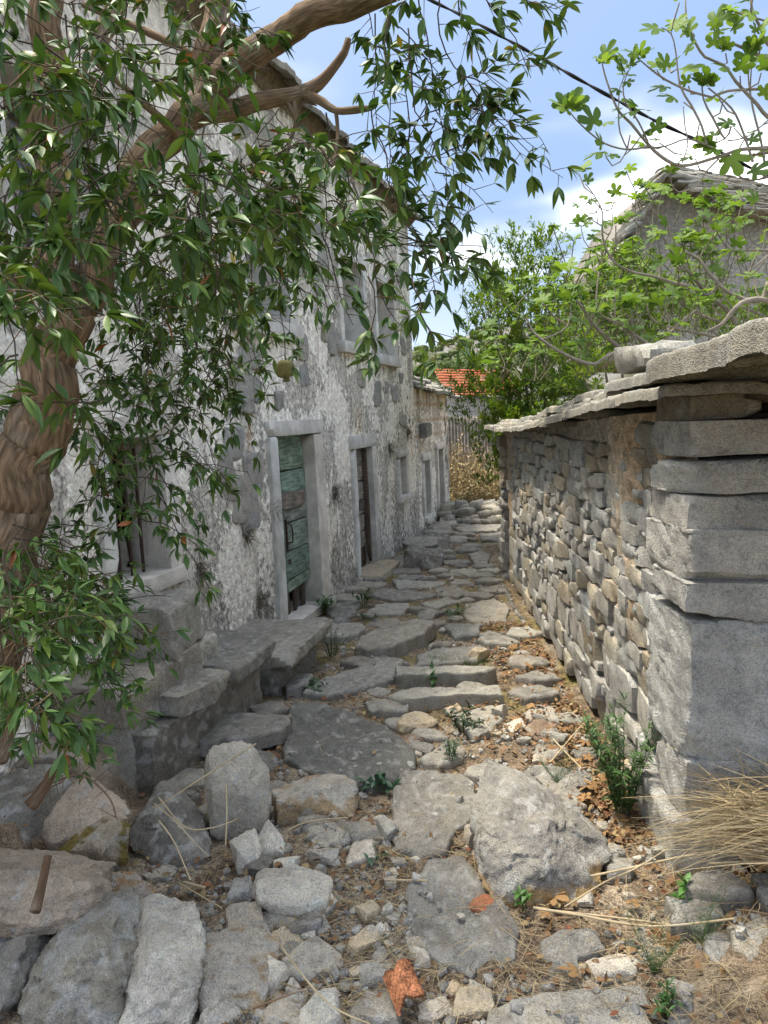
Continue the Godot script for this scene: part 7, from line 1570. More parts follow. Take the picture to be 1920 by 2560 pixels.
	limb(fig, "branch", [Vector3(1.129, 3.838, -4.963), Vector3(0.931, 3.864, -4.910), Vector3(0.849, 3.902, -4.892), Vector3(0.759, 3.948, -4.873), Vector3(0.677, 3.977, -4.853), Vector3(0.637, 4.055, -4.852)], [0.0145, 0.0128, 0.0120, 0.0102, 0.0085, 0.0060], 6, 0.10)
	limb(fig, "branch", [Vector3(1.047, 3.927, -4.951), Vector3(0.931, 3.940, -4.920), Vector3(0.892, 4.035, -4.921), Vector3(0.851, 4.122, -4.921), Vector3(0.836, 4.224, -4.931)], [0.0145, 0.0128, 0.0111, 0.0094, 0.0077], 6, 0.10)
	limb(fig, "branch", [Vector3(0.932, 4.067, -4.937), Vector3(0.761, 4.126, -4.896), Vector3(0.687, 4.172, -4.882), Vector3(0.711, 4.103, -4.879)], [0.0077, 0.0060, 0.0051, 0.0043], 5, 0.10)
	limb(fig, "branch", [Vector3(1.138, 3.398, -4.959), Vector3(0.938, 3.364, -4.898), Vector3(0.822, 3.352, -4.864), Vector3(0.680, 3.350, -4.823), Vector3(0.639, 3.395, -4.818)], [0.0138, 0.0130, 0.0104, 0.0086, 0.0069], 6, 0.10)
	limb(fig, "branch", [Vector3(0.632, 3.387, -4.762), Vector3(0.501, 3.443, -4.733), Vector3(0.377, 3.407, -4.693), Vector3(0.262, 3.403, -4.660)], [0.0085, 0.0060, 0.0060, 0.0060], 5, 0.10)
	limb(fig, "branch", [Vector3(0.731, 3.501, -4.805), Vector3(0.698, 3.435, -4.787), Vector3(0.633, 3.556, -4.785), Vector3(0.584, 3.660, -4.785), Vector3(0.577, 3.804, -4.802)], [0.0077, 0.0094, 0.0085, 0.0068, 0.0051], 5, 0.10)
	limb(fig, "branch", [Vector3(0.928, 3.526, -4.864), Vector3(0.813, 3.438, -4.820), Vector3(0.714, 3.425, -4.791)], [0.0051, 0.0051, 0.0060], 5, 0.10)
	limb(fig, "branch", [Vector3(0.467, 3.310, -4.705), Vector3(0.500, 3.410, -4.728), Vector3(0.485, 3.512, -4.737), Vector3(0.477, 3.622, -4.750)], [0.0051, 0.0051, 0.0043, 0.0034], 5, 0.10)
	limb(fig, "branch", [Vector3(0.672, 3.342, -4.820), Vector3(0.605, 3.276, -4.792), Vector3(0.554, 3.201, -4.768), Vector3(0.454, 3.167, -4.735), Vector3(0.413, 3.225, -4.731), Vector3(0.414, 3.293, -4.741)], [0.0069, 0.0069, 0.0060, 0.0052, 0.0043, 0.0035], 5, 0.10)
	limb(fig, "branch", [Vector3(0.937, 3.227, -4.880), Vector3(0.829, 3.215, -4.848), Vector3(0.763, 3.261, -4.835), Vector3(0.722, 3.331, -4.833)], [0.0078, 0.0078, 0.0069, 0.0060], 5, 0.10)
	limb(fig, "branch", [Vector3(0.845, 3.301, -4.811), Vector3(0.789, 3.481, -4.819), Vector3(0.732, 3.602, -4.819), Vector3(0.610, 3.718, -4.800)], [0.0111, 0.0094, 0.0077, 0.0060], 6, 0.10)
	limb(fig, "branch", [Vector3(0.910, 3.273, -4.826), Vector3(0.887, 3.426, -4.840), Vector3(0.847, 3.597, -4.851), Vector3(0.824, 3.784, -4.869), Vector3(0.849, 3.893, -4.891)], [0.0102, 0.0094, 0.0077, 0.0060, 0.0043], 6, 0.10)
	var shapes := []
	for k in 5: shapes.append(fig_leaf(1.0, fr(0.1, 0.35), fr(-0.1, 0.3)))
	var all := []          # transform, shape, distance
	for q in [[Vector3(-0.119, 3.619, -4.581), Vector3(-0.756, 0.441, 0.484), 0.162], [Vector3(-0.119, 3.619, -4.581), Vector3(0.312, 0.948, 0.071), 0.145], [Vector3(0.008, 3.516, -4.603), Vector3(-0.316, 0.906, 0.281), 0.162], [Vector3(0.049, 3.548, -4.619), Vector3(0.690, -0.107, 0.715), 0.077], [Vector3(0.043, 3.896, -4.663), Vector3(-0.738, 0.082, 0.670), 0.068], [Vector3(0.052, 3.895, -4.665), Vector3(0.509, 0.850, 0.133), 0.120], [Vector3(0.249, 3.903, -4.722), Vector3(-0.743, 0.443, 0.502), 0.128], [Vector3(0.191, 3.855, -4.699), Vector3(-0.663, 0.523, 0.536), 0.145], [Vector3(0.141, 3.730, -4.669), Vector3(-0.674, -0.170, 0.719), 0.077], [Vector3(0.174, 3.780, -4.685), Vector3(0.283, -0.736, 0.615), 0.068], [Vector3(0.214, 3.609, -4.673), Vector3(-0.702, -0.246, 0.668), 0.128], [Vector3(0.140, 3.629, -4.655), Vector3(-0.615, -0.390, 0.686), 0.068], [Vector3(0.056, 3.396, -4.600), Vector3(-0.843, -0.174, 0.510), 0.137], [Vector3(0.072, 3.378, -4.603), Vector3(0.925, -0.303, 0.228), 0.077], [Vector3(0.048, 3.413, -4.600), Vector3(-0.303, 0.764, 0.570), 0.111], [Vector3(0.365, 4.059, -4.776), Vector3(-0.860, -0.132, 0.492), 0.145], [Vector3(0.415, 4.031, -4.786), Vector3(0.567, 0.824, 0.013), 0.128], [Vector3(0.480, 3.995, -4.800), Vector3(0.394, 0.901, 0.184), 0.120], [Vector3(0.397, 3.821, -4.753), Vector3(-0.436, 0.801, 0.410), 0.120], [Vector3(0.454, 3.810, -4.768), Vector3(0.960, 0.277, 0.039), 0.145], [Vector3(0.396, 3.736, -4.742), Vector3(-0.854, -0.126, 0.505), 0.128], [Vector3(0.445, 3.666, -4.746), Vector3(-0.808, 0.265, 0.526), 0.128], [Vector3(0.479, 3.902, -4.787), Vector3(0.596, 0.712, 0.370), 0.094], [Vector3(0.637, 4.047, -4.851), Vector3(0.439, 0.896, 0.062), 0.137], [Vector3(0.538, 3.984, -4.814), Vector3(-0.542, 0.749, 0.381), 0.128], [Vector3(0.734, 3.797, -4.845), Vector3(-0.753, 0.506, 0.420), 0.128], [Vector3(0.824, 3.835, -4.876), Vector3(-0.144, 0.956, 0.255), 0.128], [Vector3(0.785, 4.049, -4.893), Vector3(-0.556, 0.738, 0.384), 0.128], [Vector3(0.851, 4.139, -4.924), Vector3(-0.701, -0.494, 0.514), 0.145], [Vector3(0.636, 3.928, -4.835), Vector3(0.212, 0.908, 0.361), 0.102], [Vector3(0.735, 4.009, -4.874), Vector3(0.432, 0.770, 0.468), 0.102], [Vector3(0.714, 3.358, -4.782), Vector3(0.383, -0.856, 0.347), 0.162], [Vector3(0.665, 3.385, -4.771), Vector3(-0.740, -0.379, 0.556), 0.111], [Vector3(0.820, 3.217, -4.793), Vector3(0.720, 0.654, 0.230), 0.137], [Vector3(0.897, 3.646, -4.871), Vector3(0.292, 0.606, 0.740), 0.094], [Vector3(0.813, 3.404, -4.816), Vector3(0.793, 0.543, 0.277), 0.094], [Vector3(0.328, 3.477, -4.688), Vector3(0.212, 0.938, 0.274), 0.094], [Vector3(0.353, 3.450, -4.692), Vector3(-0.818, -0.147, 0.556), 0.094], [Vector3(-0.057, 3.425, -5.306), Vector3(0.548, 0.788, 0.283), 0.081], [Vector3(-0.098, 3.290, -5.276), Vector3(-0.659, -0.107, 0.744), 0.057], [Vector3(-0.051, 3.312, -5.293), Vector3(0.930, -0.043, 0.366), 0.081], [Vector3(-0.087, 3.165, -5.263), Vector3(-0.755, 0.159, 0.636), 0.089], [Vector3(-0.075, 3.169, -5.267), Vector3(0.932, -0.025, 0.363), 0.073], [Vector3(0.010, 3.085, -5.280), Vector3(-0.713, -0.264, 0.649), 0.081], [Vector3(0.098, 3.346, -5.339), Vector3(0.414, 0.628, 0.659), 0.057], [Vector3(0.042, 3.172, -5.300), Vector3(0.906, -0.181, 0.384), 0.081], [Vector3(0.283, 3.500, -5.831), Vector3(0.407, 0.666, 0.625), 0.079], [Vector3(0.241, 3.449, -5.812), Vector3(-0.705, 0.038, 0.708), 0.070], [Vector3(0.474, 3.397, -5.557), Vector3(-0.866, 0.103, 0.489), 0.107], [Vector3(0.426, 3.391, -5.543), Vector3(0.952, -0.049, 0.303), 0.074], [Vector3(0.499, 3.527, -5.581), Vector3(-0.833, 0.026, 0.552), 0.091]]:
		all.append([Transform3D(facing(q[1], Vector3(fr(-0.5, 0.5), 0.8, 0.7)).scaled(Vector3.ONE * q[2] * 0.75), q[0]), rng.randi() % 5, 0.0])
	var tg := Geo.new()
	for s in limbs[fig]:
		var P: Array = s[0]; var R: Array = s[1]
		var len_ := P.size()
		# short bare spurs and shoots along every branch, leaves on their ends
		var i := int(len_ * 0.25)
		while i < len_:
			var last := i >= len_ - 2
			var dir: Vector3 = (P[i] - P[maxi(i - 1, 0)]).normalized()
			var tip: Vector3 = P[i]
			if not last:
				var d := Vector3(fr(-0.8, 0.8), fr(0.2, 1.0), fr(-0.8, 0.8)).normalized()
				if rng.randf() < 0.4:
					i += 2
					continue
				var ln := fr(0.05, 0.22)
				tip = P[i] + d * ln
				tube(tg, [P[i], P[i].lerp(tip, 0.5) + Vector3(fr(-0.02, 0.02), -0.02, fr(-0.02, 0.02)), tip], [minf(R[i] * 0.6, 0.006), 0.0045, 0.0035], 5, Color(0.22, 0.185, 0.14))
				dir = d
			for k in rng.randi_range(2, 4) if last else rng.randi_range(0, 3):
				var o := (dir * 0.5 + Vector3(fr(-1, 1), fr(-0.25, 0.7), fr(-1, 1))).normalized()
				all.append([Transform3D(facing(o, UP + Vector3(fr(-0.4, 0.4), 0, fr(-0.2, 0.6))).scaled(Vector3.ONE * fr(0.04, 0.1)), tip + dir * 0.01), rng.randi() % 5, 0.0])
			i += rng.randi_range(3, 7)
	# a leafier lower layer over the roof
	for q in [[1180, 720, 5.4, 130, 90, 50], [1300, 650, 5.6, 130, 90, 50], [1200, 830, 5.0, 110, 60, 50], [1420, 640, 5.6, 130, 80, 46], [1550, 650, 5.6, 110, 80, 36], [1380, 720, 5.0, 130, 40, 40], [1560, 560, 5.6, 100, 60, 30], [1480, 500, 5.6, 110, 60, 22]]:
		for k in q[5]:
			var p := cam_point(q[0] + fr(-1, 1) * q[3], q[1] + fr(-1, 1) * q[4], q[2] + fr(-0.5, 0.5))
			if p.y < 2.2: continue
			var tip := p + Vector3(fr(-0.12, 0.12), fr(0.05, 0.25), fr(-0.12, 0.12))
			tube(tg, [p - Vector3(fr(-0.05, 0.05), 0.05, fr(-0.05, 0.05)), p, tip], [0.0045, 0.004, 0.003], 4, Color(0.17, 0.16, 0.1))
			for j in rng.randi_range(2, 4):
				var o := Vector3(fr(-1, 1), fr(-0.3, 0.5), fr(-1, 1)).normalized()
				all.append([Transform3D(facing(o, UP + Vector3(fr(-0.4, 0.4), 0, fr(-0.2, 0.6))).scaled(Vector3.ONE * fr(0.04, 0.085)), tip), rng.randi() % 5, 0.0])
	put("shoots", tg.mesh(), M.twig, fig).set_meta("kind", "stuff")
	var greens := [Color(0.12, 0.21, 0.035), Color(0.16, 0.26, 0.04), Color(0.2, 0.31, 0.055), Color(0.1, 0.18, 0.04)]
	var made := {}
	var xa := [[], [], [], [], []]; var ca := [[], [], [], [], []]
	all.sort_custom(func(a, b): return a[0].origin.length() / a[0].basis.x.length() < b[0].origin.length() / b[0].basis.x.length())
	for i in all.size():
		var q: Array = all[i]
		var ci := rng.randi() % 4
		if i < 300:
			var key: int = q[1] * 10 + ci
			if not made.has(key):
				var lg := Geo.new()
				lg.add_mesh(shapes[q[1]], Transform3D.IDENTITY, greens[ci])
				made[key] = lg.mesh()
			put("leaf", made[key], M.figleaf, fig).transform = q[0]
		else:
			xa[q[1]].append(q[0]); ca[q[1]].append(greens[ci] * fr(0.85, 1.2))
	for w in 5: scatter("foliage", shapes[w], M.figleaf, xa[w], ca[w], fig)

# ---------- weeds, grass, litter ----------
func blade(g: Geo, p: Vector3, tip: Vector3, bend: Vector3, wide: float, col: Color) -> void:
	var side := (tip - p).cross(Vector3(fr(-1, 1), 0.3, fr(-1, 1))).normalized() * wide
	var prev := -1
	for i in 5:
		var t := i / 4.0
		var q := p.lerp(tip, t) + bend * t * t
		var w := side * (1.0 - t * 0.85)
		var a := g.vert(q - w, col); var b := g.vert(q + w, col)
		if prev >= 0: g.quad(prev, prev + 1, b, a)
		prev = a

func weed(called: String, at: Vector3, label: String, stems: int, high: float, leafl: float, spread: float, col: Color, narrow := 0.22) -> void:
	var w := base(called, at, label, "weed")
	var g := Geo.new(); var lg := Geo.new()
	var lm := lance_leaf(leafl, leafl * narrow, 0.25, 0.25)
	for k in stems:
		var a := fr(0, TAU)
		var tip := Vector3(cos(a) * spread * fr(0.2, 1), high * fr(0.5, 1.05), sin(a) * spread * fr(0.2, 1))
		var foot := Vector3(cos(a), 0, sin(a)) * spread * 0.15
		var s := smooth_path([foot, foot.lerp(tip, 0.5) + Vector3(0, high * 0.1, 0), tip], [0.003, 0.002, 0.001], 0.03)
		tube(g, s[0], s[1], 4, Color(0.09, 0.12, 0.04), 0.0, 8.0, false)
		for i in s[0].size():
			if i < 2: continue
			for j in 3:
				var o := Vector3(fr(-1, 1), fr(-0.1, 0.9), fr(-1, 1)).normalized()
				lg.add_mesh(lm, Transform3D(facing(o, UP).scaled(Vector3.ONE * fr(0.6, 1.2)), s[0][i]), col * fr(0.7, 1.35))
	put("stems", g.mesh(), M.twig, w).set_meta("kind", "stuff")
	put("leaves", lg.mesh(), M.leaf, w).set_meta("kind", "stuff")

func feather(called: String, at: Vector3, label: String, n: int, high: float, spread: float) -> void:
	var w := base(called, at, label, "weed")
	var g := Geo.new()
	for k in n:
		var a := fr(0, TAU)
		var tip := Vector3(cos(a) * spread, high * fr(0.5, 1.0), sin(a) * spread)
		for i in 16:
			var p := tip * (i / 15.0)
			for j in 4:
				var o := Vector3(fr(-1, 1), fr(0.1, 0.9), fr(-1, 1)).normalized() * fr(0.015, 0.045)
				blade(g, p, p + o, Vector3.ZERO, 0.0007, Color(0.07, 0.12, 0.045) * fr(0.8, 1.4))
		blade(g, Vector3.ZERO, tip, Vector3.ZERO, 0.0012, Color(0.1, 0.15, 0.06))
	put("fronds", g.mesh(), M.dry, w).set_meta("kind", "stuff")

func build_weeds() -> void:
	weed("green_weed", Vector3(0.110, 0.030, -3.672), "bushy dark green weed with narrow leaves at the corner of the shed", 24, 0.52, 0.05, 0.22, Color(0.06, 0.125, 0.035))
	weed("green_weed", Vector3(0.016, 0.020, -4.238), "small green weed against the shed wall behind the bushy one", 10, 0.25, 0.04, 0.14, Color(0.05, 0.1, 0.03))
	weed("small_weed", Vector3(-2.015, 0.000, -5.040), "low broad leaved weed in front of the ledge end", 6, 0.06, 0.06, 0.1, Color(0.035, 0.085, 0.03), 0.4)
	weed("small_weed", Vector3(-1.129, 0.000, -3.688), "flat green rosette beside the square paving slab", 7, 0.05, 0.055, 0.1, Color(0.04, 0.095, 0.045), 0.4)
	weed("small_weed", Vector3(-1.197, 0.000, -5.326), "green plant between the two long step stones", 6, 0.09, 0.08, 0.1, Color(0.05, 0.12, 0.03), 0.35)
	weed("small_weed", Vector3(-2.168, 0.000, -5.852), "grey green weed by the end of the ledge", 16, 0.25, 0.03, 0.2, Color(0.06, 0.085, 0.045))
	weed("small_weed", Vector3(-0.819, 0.000, -4.516), "spindly dark weed among stones near the brown stone", 10, 0.14, 0.04, 0.14, Color(0.035, 0.06, 0.025), 0.4)
	weed("small_weed", Vector3(-0.826, 0.000, -4.087), "small blue green weed behind the massive lone boulder", 9, 0.12, 0.04, 0.12, Color(0.05, 0.095, 0.055))
	weed("small_weed", Vector3(-0.993, 0.000, -3.075), "tiny green rosette by gravel left of the long slab", 5, 0.04, 0.045, 0.07, Color(0.04, 0.1, 0.045), 0.4)
	weed("small_weed", Vector3(-1.370, 0.000, -7.190), "low green weed on the path beyond the tilted slab", 10, 0.1, 0.05, 0.22, Color(0.055, 0.11, 0.035))
	weed("small_weed", Vector3(-2.410, 0.000, -7.573), "green tuft in front of the plank door sill", 7, 0.14, 0.08, 0.13, Color(0.05, 0.11, 0.03))
	weed("small_weed", Vector3(-2.754, 0.000, -7.217), "green tuft at the foot of the green door jamb", 8, 0.16, 0.09, 0.14, Color(0.05, 0.11, 0.03))
	weed("small_weed", Vector3(-2.198, 0.000, -6.982), "flat weed on moss before the tilted slab", 7, 0.05, 0.05, 0.16, Color(0.05, 0.09, 0.04))
	weed("small_weed", Vector3(-0.293, 0.000, -2.847), "fresh green sprout under the massive lone boulder", 4, 0.08, 0.04, 0.04, Color(0.07, 0.17, 0.03), 0.45)
	weed("small_weed", Vector3(0.317, 0.000, -2.977), "pale green sprout with round leaves by the right hand slabs", 3, 0.14, 0.05, 0.04, Color(0.1, 0.22, 0.05), 0.5)
	weed("small_weed", Vector3(0.192, 0.000, -2.400), "green sprig at the bottom edge near the pale flat stone", 8, 0.1, 0.04, 0.05, Color(0.06, 0.14, 0.035))
	feather("feathery_weed", Vector3(0.182, 0.000, -2.604), "feathery fennel like weed beside the bright white stone", 14, 0.26, 0.09)
	feather("feathery_weed", Vector3(0.343, 0.000, -2.759), "dusky feathery weed at the edge of the long right hand slab", 12, 0.24, 0.1)
	feather("feathery_weed", Vector3(-0.204, 0.150, -3.659), "dry feathery tuft on the rounded stone behind the lone boulder", 10, 0.12, 0.1)
	# tuft of grass behind the upper step stone
	var tuft := base("grass_tuft", Vector3(-1.057, 0.000, -5.771), "bright green grass tuft behind the upper long step stone", "grass")
	var tg := Geo.new()
	for k in 140:
		var p := Vector3(fr(-0.28, 0.28), 0, fr(-0.08, 0.08))
		blade(tg, p, p + Vector3(fr(-0.06, 0.06), fr(0.05, 0.12), fr(-0.06, 0.06)), Vector3(fr(-0.03, 0.03), -0.02, 0), 0.0022, Color(0.09, 0.17, 0.035) * fr(0.7, 1.4))
	put("blades", tg.mesh(), M.leaf, tuft).set_meta("kind", "stuff")
	# swept clump of dry grass on the right
	var dg := base("dry_grass_clump", Vector3(0.618, 0.420, -3.161), "swept clump of dry straw coloured grass against the shed front", "grass")
	var bg := Geo.new()
	var goal := Vector3(0.111, 0.303, -2.898) - dg.position
	for k in 560:
		var spread := fr(0, 1)
		var p := Vector3(fr(-0.22, 0.35), fr(-0.12, 0.1), fr(-0.22, 0.2)) + Vector3(0.1, -0.05, 0.1)
		var tip := goal * fr(0.35, 1.05) + Vector3(fr(-0.1, 0.1), fr(-0.06, 0.16), fr(-0.15, 0.22)) + Vector3(0.15, 0, 0) * spread
		if k % 4 == 0: tip = p + Vector3(fr(-0.5, 0.25), fr(-0.1, 0.28), fr(-0.25, 0.35))
		var c := Color(0.5, 0.4, 0.23).lerp(Color(0.36, 0.29, 0.18), rng.randf()) * fr(0.7, 1.25)
		blade(bg, p, tip + Vector3(0, 0.12, 0), Vector3(0, -0.12, 0), 0.003, c)
	put("blades", bg.mesh(), M.dry, dg).set_meta("kind", "stuff")
	# tufts rooted in the house wall
	for q in [[Vector3(-2.857, 1.180, -8.071), "dark dry tuft in the plaster between the two doors"], [Vector3(-2.857, 1.552, -10.501), "dark hanging weed on the plaster above the slit window"], [Vector3(-2.857, 1.072, -5.777), "dry grey weed in the plaster left of the green door"], [Vector3(-2.857, 1.233, -6.379), "dark tuft beside the left jamb of the green door"], [Vector3(-2.857, 1.748, -11.649), "dark weed high on the plaster near the annex"], [Vector3(-2.857, 0.467, -5.962), "dry grey weed at the wall foot left of the green door"], [Vector3(-2.857, 0.922, -4.973), "dry brown weed at the wall behind the squared block"]]:
		var wt := base("wall_weed", q[0], q[1], "weed", "weeds rooted in the house wall")
		var wg := Geo.new()
		for k in 80:
			blade(wg, Vector3(0, fr(-0.1, 0.06), fr(-0.07, 0.07)), Vector3(fr(0.02, 0.14), fr(-0.2, 0.14), fr(-0.16, 0.16)), Vector3(0, -0.05, 0), 0.0022, Color(0.1, 0.085, 0.055) * fr(0.7, 1.5))
		put("stems", wg.mesh(), M.dry, wt).set_meta("kind", "stuff")
	# dead stalks lying and standing
	var stalks := [["long straw stalk lying in front of the massive lone boulder", [Vector3(-0.251, 0.060, -2.793), Vector3(-0.086, 0.080, -2.756), Vector3(0.181, 0.080, -2.746), Vector3(0.462, 0.160, -2.735)], 0.006], ["pale dry stalk running from the lone boulder to the dry grass", [Vector3(-0.035, 0.120, -2.953), Vector3(0.138, 0.160, -2.989), Vector3(0.316, 0.200, -3.030), Vector3(0.426, 0.220, -3.041)], 0.005], ["thin forked stalk crossing the small squared stone", [Vector3(-0.136, 0.030, -2.866), Vector3(0.018, 0.080, -2.984), Vector3(0.136, 0.180, -2.945), Vector3(0.268, 0.200, -3.081)], 0.004], ["second straw stalk beside the longest one", [Vector3(-0.232, 0.070, -2.773), Vector3(0.039, 0.070, -2.783), Vector3(0.265, 0.070, -2.782)], 0.005], ["dry stalk lying at the right edge under the tuff block", [Vector3(0.424, 0.160, -3.069), Vector3(0.520, 0.180, -3.066), Vector3(0.661, 0.200, -3.073)], 0.005], ["bleached stalk leaning near the shed wall", [Vector3(-0.266, 0.020, -4.464), Vector3(-0.173, 0.030, -4.247), Vector3(-0.092, 0.040, -4.068)], 0.005], ["bleached stalk crossing the other near the shed wall", [Vector3(-0.261, 0.030, -4.132), Vector3(-0.144, 0.060, -4.461), Vector3(-0.042, 0.100, -4.664)], 0.005], ["thin dry twig across the dark boulder", [Vector3(-1.693, 0.519, -2.468), Vector3(-1.585, 0.469, -2.440), Vector3(-1.468, 0.391, -2.410), Vector3(-1.435, 0.378, -2.397)], 0.003], ["long bent dry stem before the tall pale block", [Vector3(-1.675, 0.542, -2.476), Vector3(-1.524, 0.475, -2.405), Vector3(-1.397, 0.494, -2.391), Vector3(-1.285, 0.548, -2.378)], 0.003], ["upright dry stem before the tall pale block", [Vector3(-1.325, 0.679, -2.384), Vector3(-1.299, 0.592, -2.327), Vector3(-1.281, 0.509, -2.269)], 0.003], ["leaning dry stem in front of the dark boulder", [Vector3(-1.620, 0.503, -2.382), Vector3(-1.510, 0.473, -2.304), Vector3(-1.402, 0.392, -2.219)], 0.003], ["arching dry stem from the big slab to the tall block", [Vector3(-1.435, 0.610, -2.867), Vector3(-1.516, 0.608, -2.530), Vector3(-1.634, 0.534, -2.487), Vector3(-1.705, 0.501, -2.462)], 0.003], ["thorny dark twig across the pinkish boulder", [Vector3(-2.009, 0.691, -2.139), Vector3(-1.891, 0.744, -2.148), Vector3(-1.777, 0.782, -2.165), Vector3(-1.701, 0.745, -2.160), Vector3(-1.647, 0.704, -2.149), Vector3(-1.623, 0.649, -2.138)], 0.004], ["second thorny twig across the pinkish boulder", [Vector3(-1.939, 0.719, -2.131), Vector3(-1.840, 0.757, -2.144), Vector3(-1.842, 0.777, -2.198)], 0.003], ["bare grey sucker at the foot of the pomegranate", [Vector3(-1.962, 0.812, -2.116), Vector3(-2.006, 0.884, -2.218), Vector3(-2.069, 0.981, -2.266), Vector3(-2.155, 1.082, -2.307)], 0.007], ["splintered bark strip on the pinkish boulder", [Vector3(-1.894, 0.715, -2.039), Vector3(-1.872, 0.746, -2.070), Vector3(-1.847, 0.816, -2.128)], 0.022], ["brown bark splinter standing on the big boulders", [Vector3(-1.434, 0.744, -1.523), Vector3(-1.450, 0.782, -1.576), Vector3(-1.468, 0.832, -1.630)], 0.014], ["reddish stem arching over the bottom left stones", [Vector3(-0.861, 0.504, -1.602), Vector3(-0.796, 0.528, -1.623), Vector3(-0.738, 0.526, -1.671)], 0.003], ["broken straw coloured stick by the white boulder", [Vector3(-1.739, 0.030, -2.698), Vector3(-1.626, 0.030, -2.683)], 0.007], ["thin straw stalk pointing at the cracked white stone", [Vector3(-1.756, 0.030, -2.689), Vector3(-1.480, 0.040, -2.558)], 0.004], ["straw stalk crossing gravel to the bottom edge", [Vector3(-1.123, 0.100, -2.332), Vector3(-0.959, 0.080, -2.199), Vector3(-0.848, 0.050, -2.148), Vector3(-0.723, 0.040, -2.123)], 0.004], ["pale stalk lying before the box shaped stone", [Vector3(-1.441, 0.050, -3.142), Vector3(-1.354, 0.060, -3.226), Vector3(-1.186, 0.050, -3.313)], 0.004], ["straw stalk lying over the long dark slab edge", [Vector3(-0.889, 0.030, -2.891), Vector3(-0.700, 0.050, -2.895)], 0.005]]
	for q in stalks:
		var sg := Geo.new()
		sg.has_uv = true
		var r := []
		for i in q[1].size(): r.append(q[2] * lerpf(1.0, 0.6, float(i) / q[1].size()))
		var s := smooth_path(q[1], r, 0.03)
		var dark: bool = "thorny" in q[0] or "bark" in q[0] or "sucker" in q[0] or "reddish" in q[0]
		var c := Color(0.17, 0.115, 0.075) if dark else Color(0.46, 0.37, 0.23)
		if "sucker" in q[0]: c = Color(0.2, 0.18, 0.15)
		tube(sg, s[0], s[1], 6, c, 0.25 if "bark" in q[0] else 0.12, 14.0)
		if "thorny" in q[0]:
			for k in 12:
				var p: Vector3 = s[0][rng.randi() % s[0].size()]
				tube(sg, [p, p + Vector3(fr(-0.06, 0.06), fr(-0.08, 0.05), fr(-0.03, 0.06))], [0.002, 0.0005], 4, c)
		tag(put("dry_stalk" if not dark else "twig", sg.mesh(), M.bark if "bark" in q[0] or "sucker" in q[0] else M.twig), q[0], "stalk" if not dark else "twig")

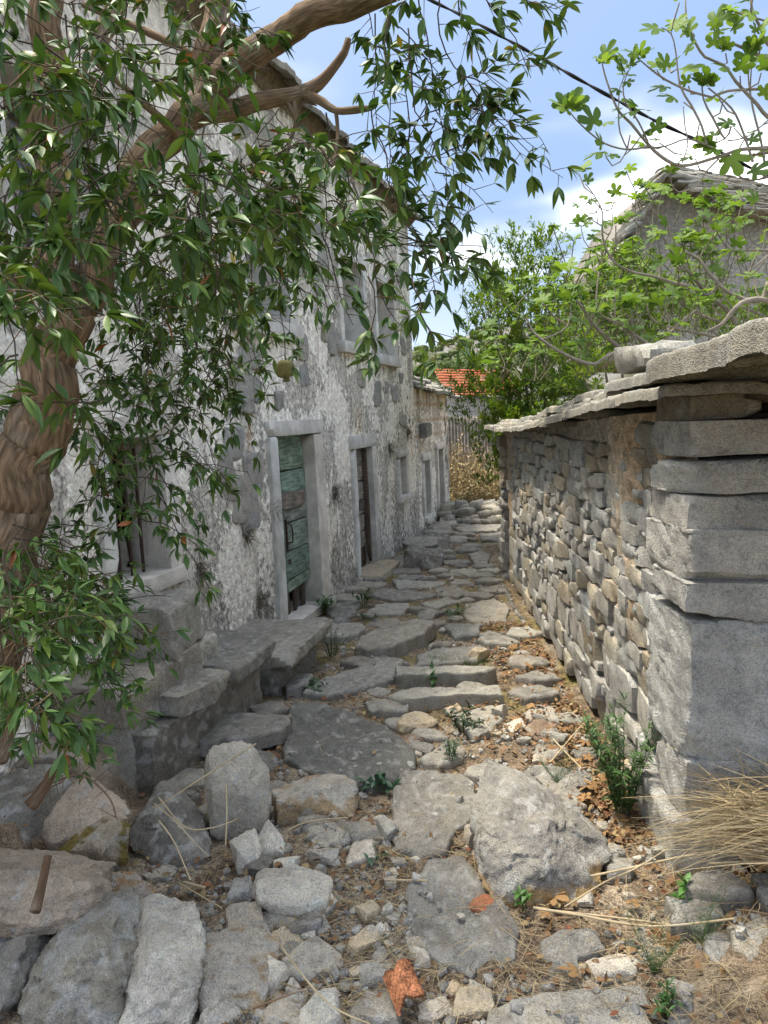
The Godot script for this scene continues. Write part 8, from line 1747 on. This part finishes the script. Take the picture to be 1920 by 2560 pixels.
func build_litter() -> void:
	# crushed stone
	for w in 3:
		var half := Vector3(0.012, 0.007 + 0.002 * w, 0.01)
		var pm := stone(half, chip_planes(half, 5, 0.3), 0.006, 30.0, 0.0006, {"a": Color(0.8, 0.79, 0.76), "b": Color(0.7, 0.69, 0.66), "s": 0.3}, 4)
		var xa := []; var ca := []
		for k in 2600:
			var x := fr(-1.9, 0.7); var z := fr(-4.2, -1.6)
			if k % 3 == 0: x = fr(-2.4, 0.2); z = fr(-9.0, -3.5); x = minf(x, 0.25 + (z + 3.3) * 0.245)
			var dens := fb.get_noise_3d(x * 1.6, 70, z * 1.6) + 0.25 * smoothstep(0.8, 0.1, Vector2(x + 1.0, z + 2.5).length())
			if dens < fr(-0.35, 0.35): continue
			var os := on_slab(x, z)
			if os and rng.randf() < 0.86: continue
			var s := fr(0.4, 1.0) if rng.randf() < 0.8 else fr(1.0, 1.9)
			xa.append(Transform3D((Basis(UP, fr(0, TAU)) * Basis(Vector3.RIGHT, fr(-0.6, 0.6))).scaled(Vector3.ONE * s), Vector3(x, gh(x, z) + 0.004 + (0.04 if os else 0.0), z)))
			ca.append(Color(0.8, 0.78, 0.73) * fr(0.6, 1.15))
		scatter("gravel", pm, M.stone, xa, ca, self, "crushed pale limestone gravel strewn between the stones", "gravel")
	# curled brown leaves
	for w in 3:
		var lm := lance_leaf(0.05, 0.024 + 0.006 * w, 0.5 - 0.2 * w, -0.35 + 0.3 * w, 0.8 - 0.7 * w)
		var xa := []; var ca := []
		for k in 4600:
			var x := fr(-2.7, 0.9); var z := fr(-5.4, -1.6)
			if k % 2: z = fr(-7.0, -3.4); x = 0.3 + (z + 3.3) * 0.245 - absf(rng.randfn()) * 0.28
			var n := fb.get_noise_3d(x * 1.3, 81, z * 1.3)
			if n < fr(-0.5, 0.3): continue
			var os := on_slab(x, z)
			if os and rng.randf() < 0.93: continue
			var s := fr(0.3, 0.85)
			xa.append(Transform3D((Basis(UP, fr(0, TAU)) * Basis(Vector3.RIGHT, fr(-0.5, 0.4)) * Basis(Vector3.BACK, fr(-0.7, 0.7))).scaled(Vector3.ONE * s), Vector3(x, gh(x, z) + 0.012 + fr(0, 0.018) + (0.035 if os else 0.0), z)))
			var pick := rng.randf()
			ca.append((Color(0.22, 0.13, 0.065) if pick < 0.5 else Color(0.17, 0.1, 0.055) if pick < 0.75 else Color(0.3, 0.22, 0.11) if pick < 0.97 else Color(0.22, 0.09, 0.05)) * fr(0.7, 1.3))
		scatter("leaf_litter", lm, M.dry, xa, ca, self, "curled brown dead leaves heaped between the stones", "leaf litter")
	# straw
	var sg := Geo.new()
	tube(sg, [Vector3(0, 0, -0.5), Vector3(0.02, 0.03, 0), Vector3(0, 0, 0.5)], [0.012, 0.014, 0.008], 4, Color.WHITE)
	var sx := []; var sc := []
	for k in 9000:
		var x := fr(-1.7, 1.0); var z := fr(-3.4, -1.5)
		if k % 4 == 0: x = fr(-2.6, 0.3); z = fr(-9.5, -3.2); x = minf(x, 0.3 + (z + 3.3) * 0.245)
		var dens := fb.get_noise_3d(x * 1.5, 95, z * 1.5) + 0.35 * smoothstep(-1.6, 0.0, x) * smoothstep(-3.6, -2.4, z)
		if dens < fr(-0.3, 0.45): continue
		var os := on_slab(x, z)
		if os and rng.randf() < 0.88: continue
		var l := fr(0.02, 0.09) if rng.randf() < 0.8 else fr(0.09, 0.24)
		sx.append(Transform3D(Basis(UP, fr(0, TAU)) * Basis(Vector3.RIGHT, fr(-0.18, 0.18)) * Basis.from_scale(Vector3(0.11, 0.11, l)), Vector3(x, gh(x, z) + 0.012 + fr(0, 0.02) + (0.035 if os else 0.0), z)))
		sc.append(Color(0.5, 0.4, 0.23).lerp(Color(0.27, 0.2, 0.12), pow(rng.randf(), 1.2)))
	scatter("straw", sg.mesh(), M.dry, sx, sc, self, "dry straw bits scattered over the ground", "straw")
	# fig leaves fallen by the shed, a few big ones
	var fl := fig_leaf(1.0, 0.5, 0.6)
	var fx := []; var fc := []
	for k in 110:
		var z := fr(-6.4, -2.0)
		var x := 0.28 + (z + 3.3) * 0.245 - absf(rng.randfn()) * 0.25
		if z > -3.2: x = fr(-0.3, 0.6)
		if on_slab(x, z) and rng.randf() < 0.8: continue
		fx.append(Transform3D((Basis(UP, fr(0, TAU)) * Basis(Vector3.RIGHT, fr(-0.9, 0.9)) * Basis(Vector3.BACK, fr(-0.6, 0.6))).scaled(Vector3.ONE * fr(0.035, 0.07)), Vector3(x, gh(x, z) + 0.03, z)))
		fc.append(Color(0.33, 0.2, 0.085).lerp(Color(0.2, 0.11, 0.05), rng.randf()))
	scatter("fallen_fig_leaves", fl, M.dry, fx, fc, self, "crumpled brown fallen fig leaves along the foot of the shed", "leaf litter")
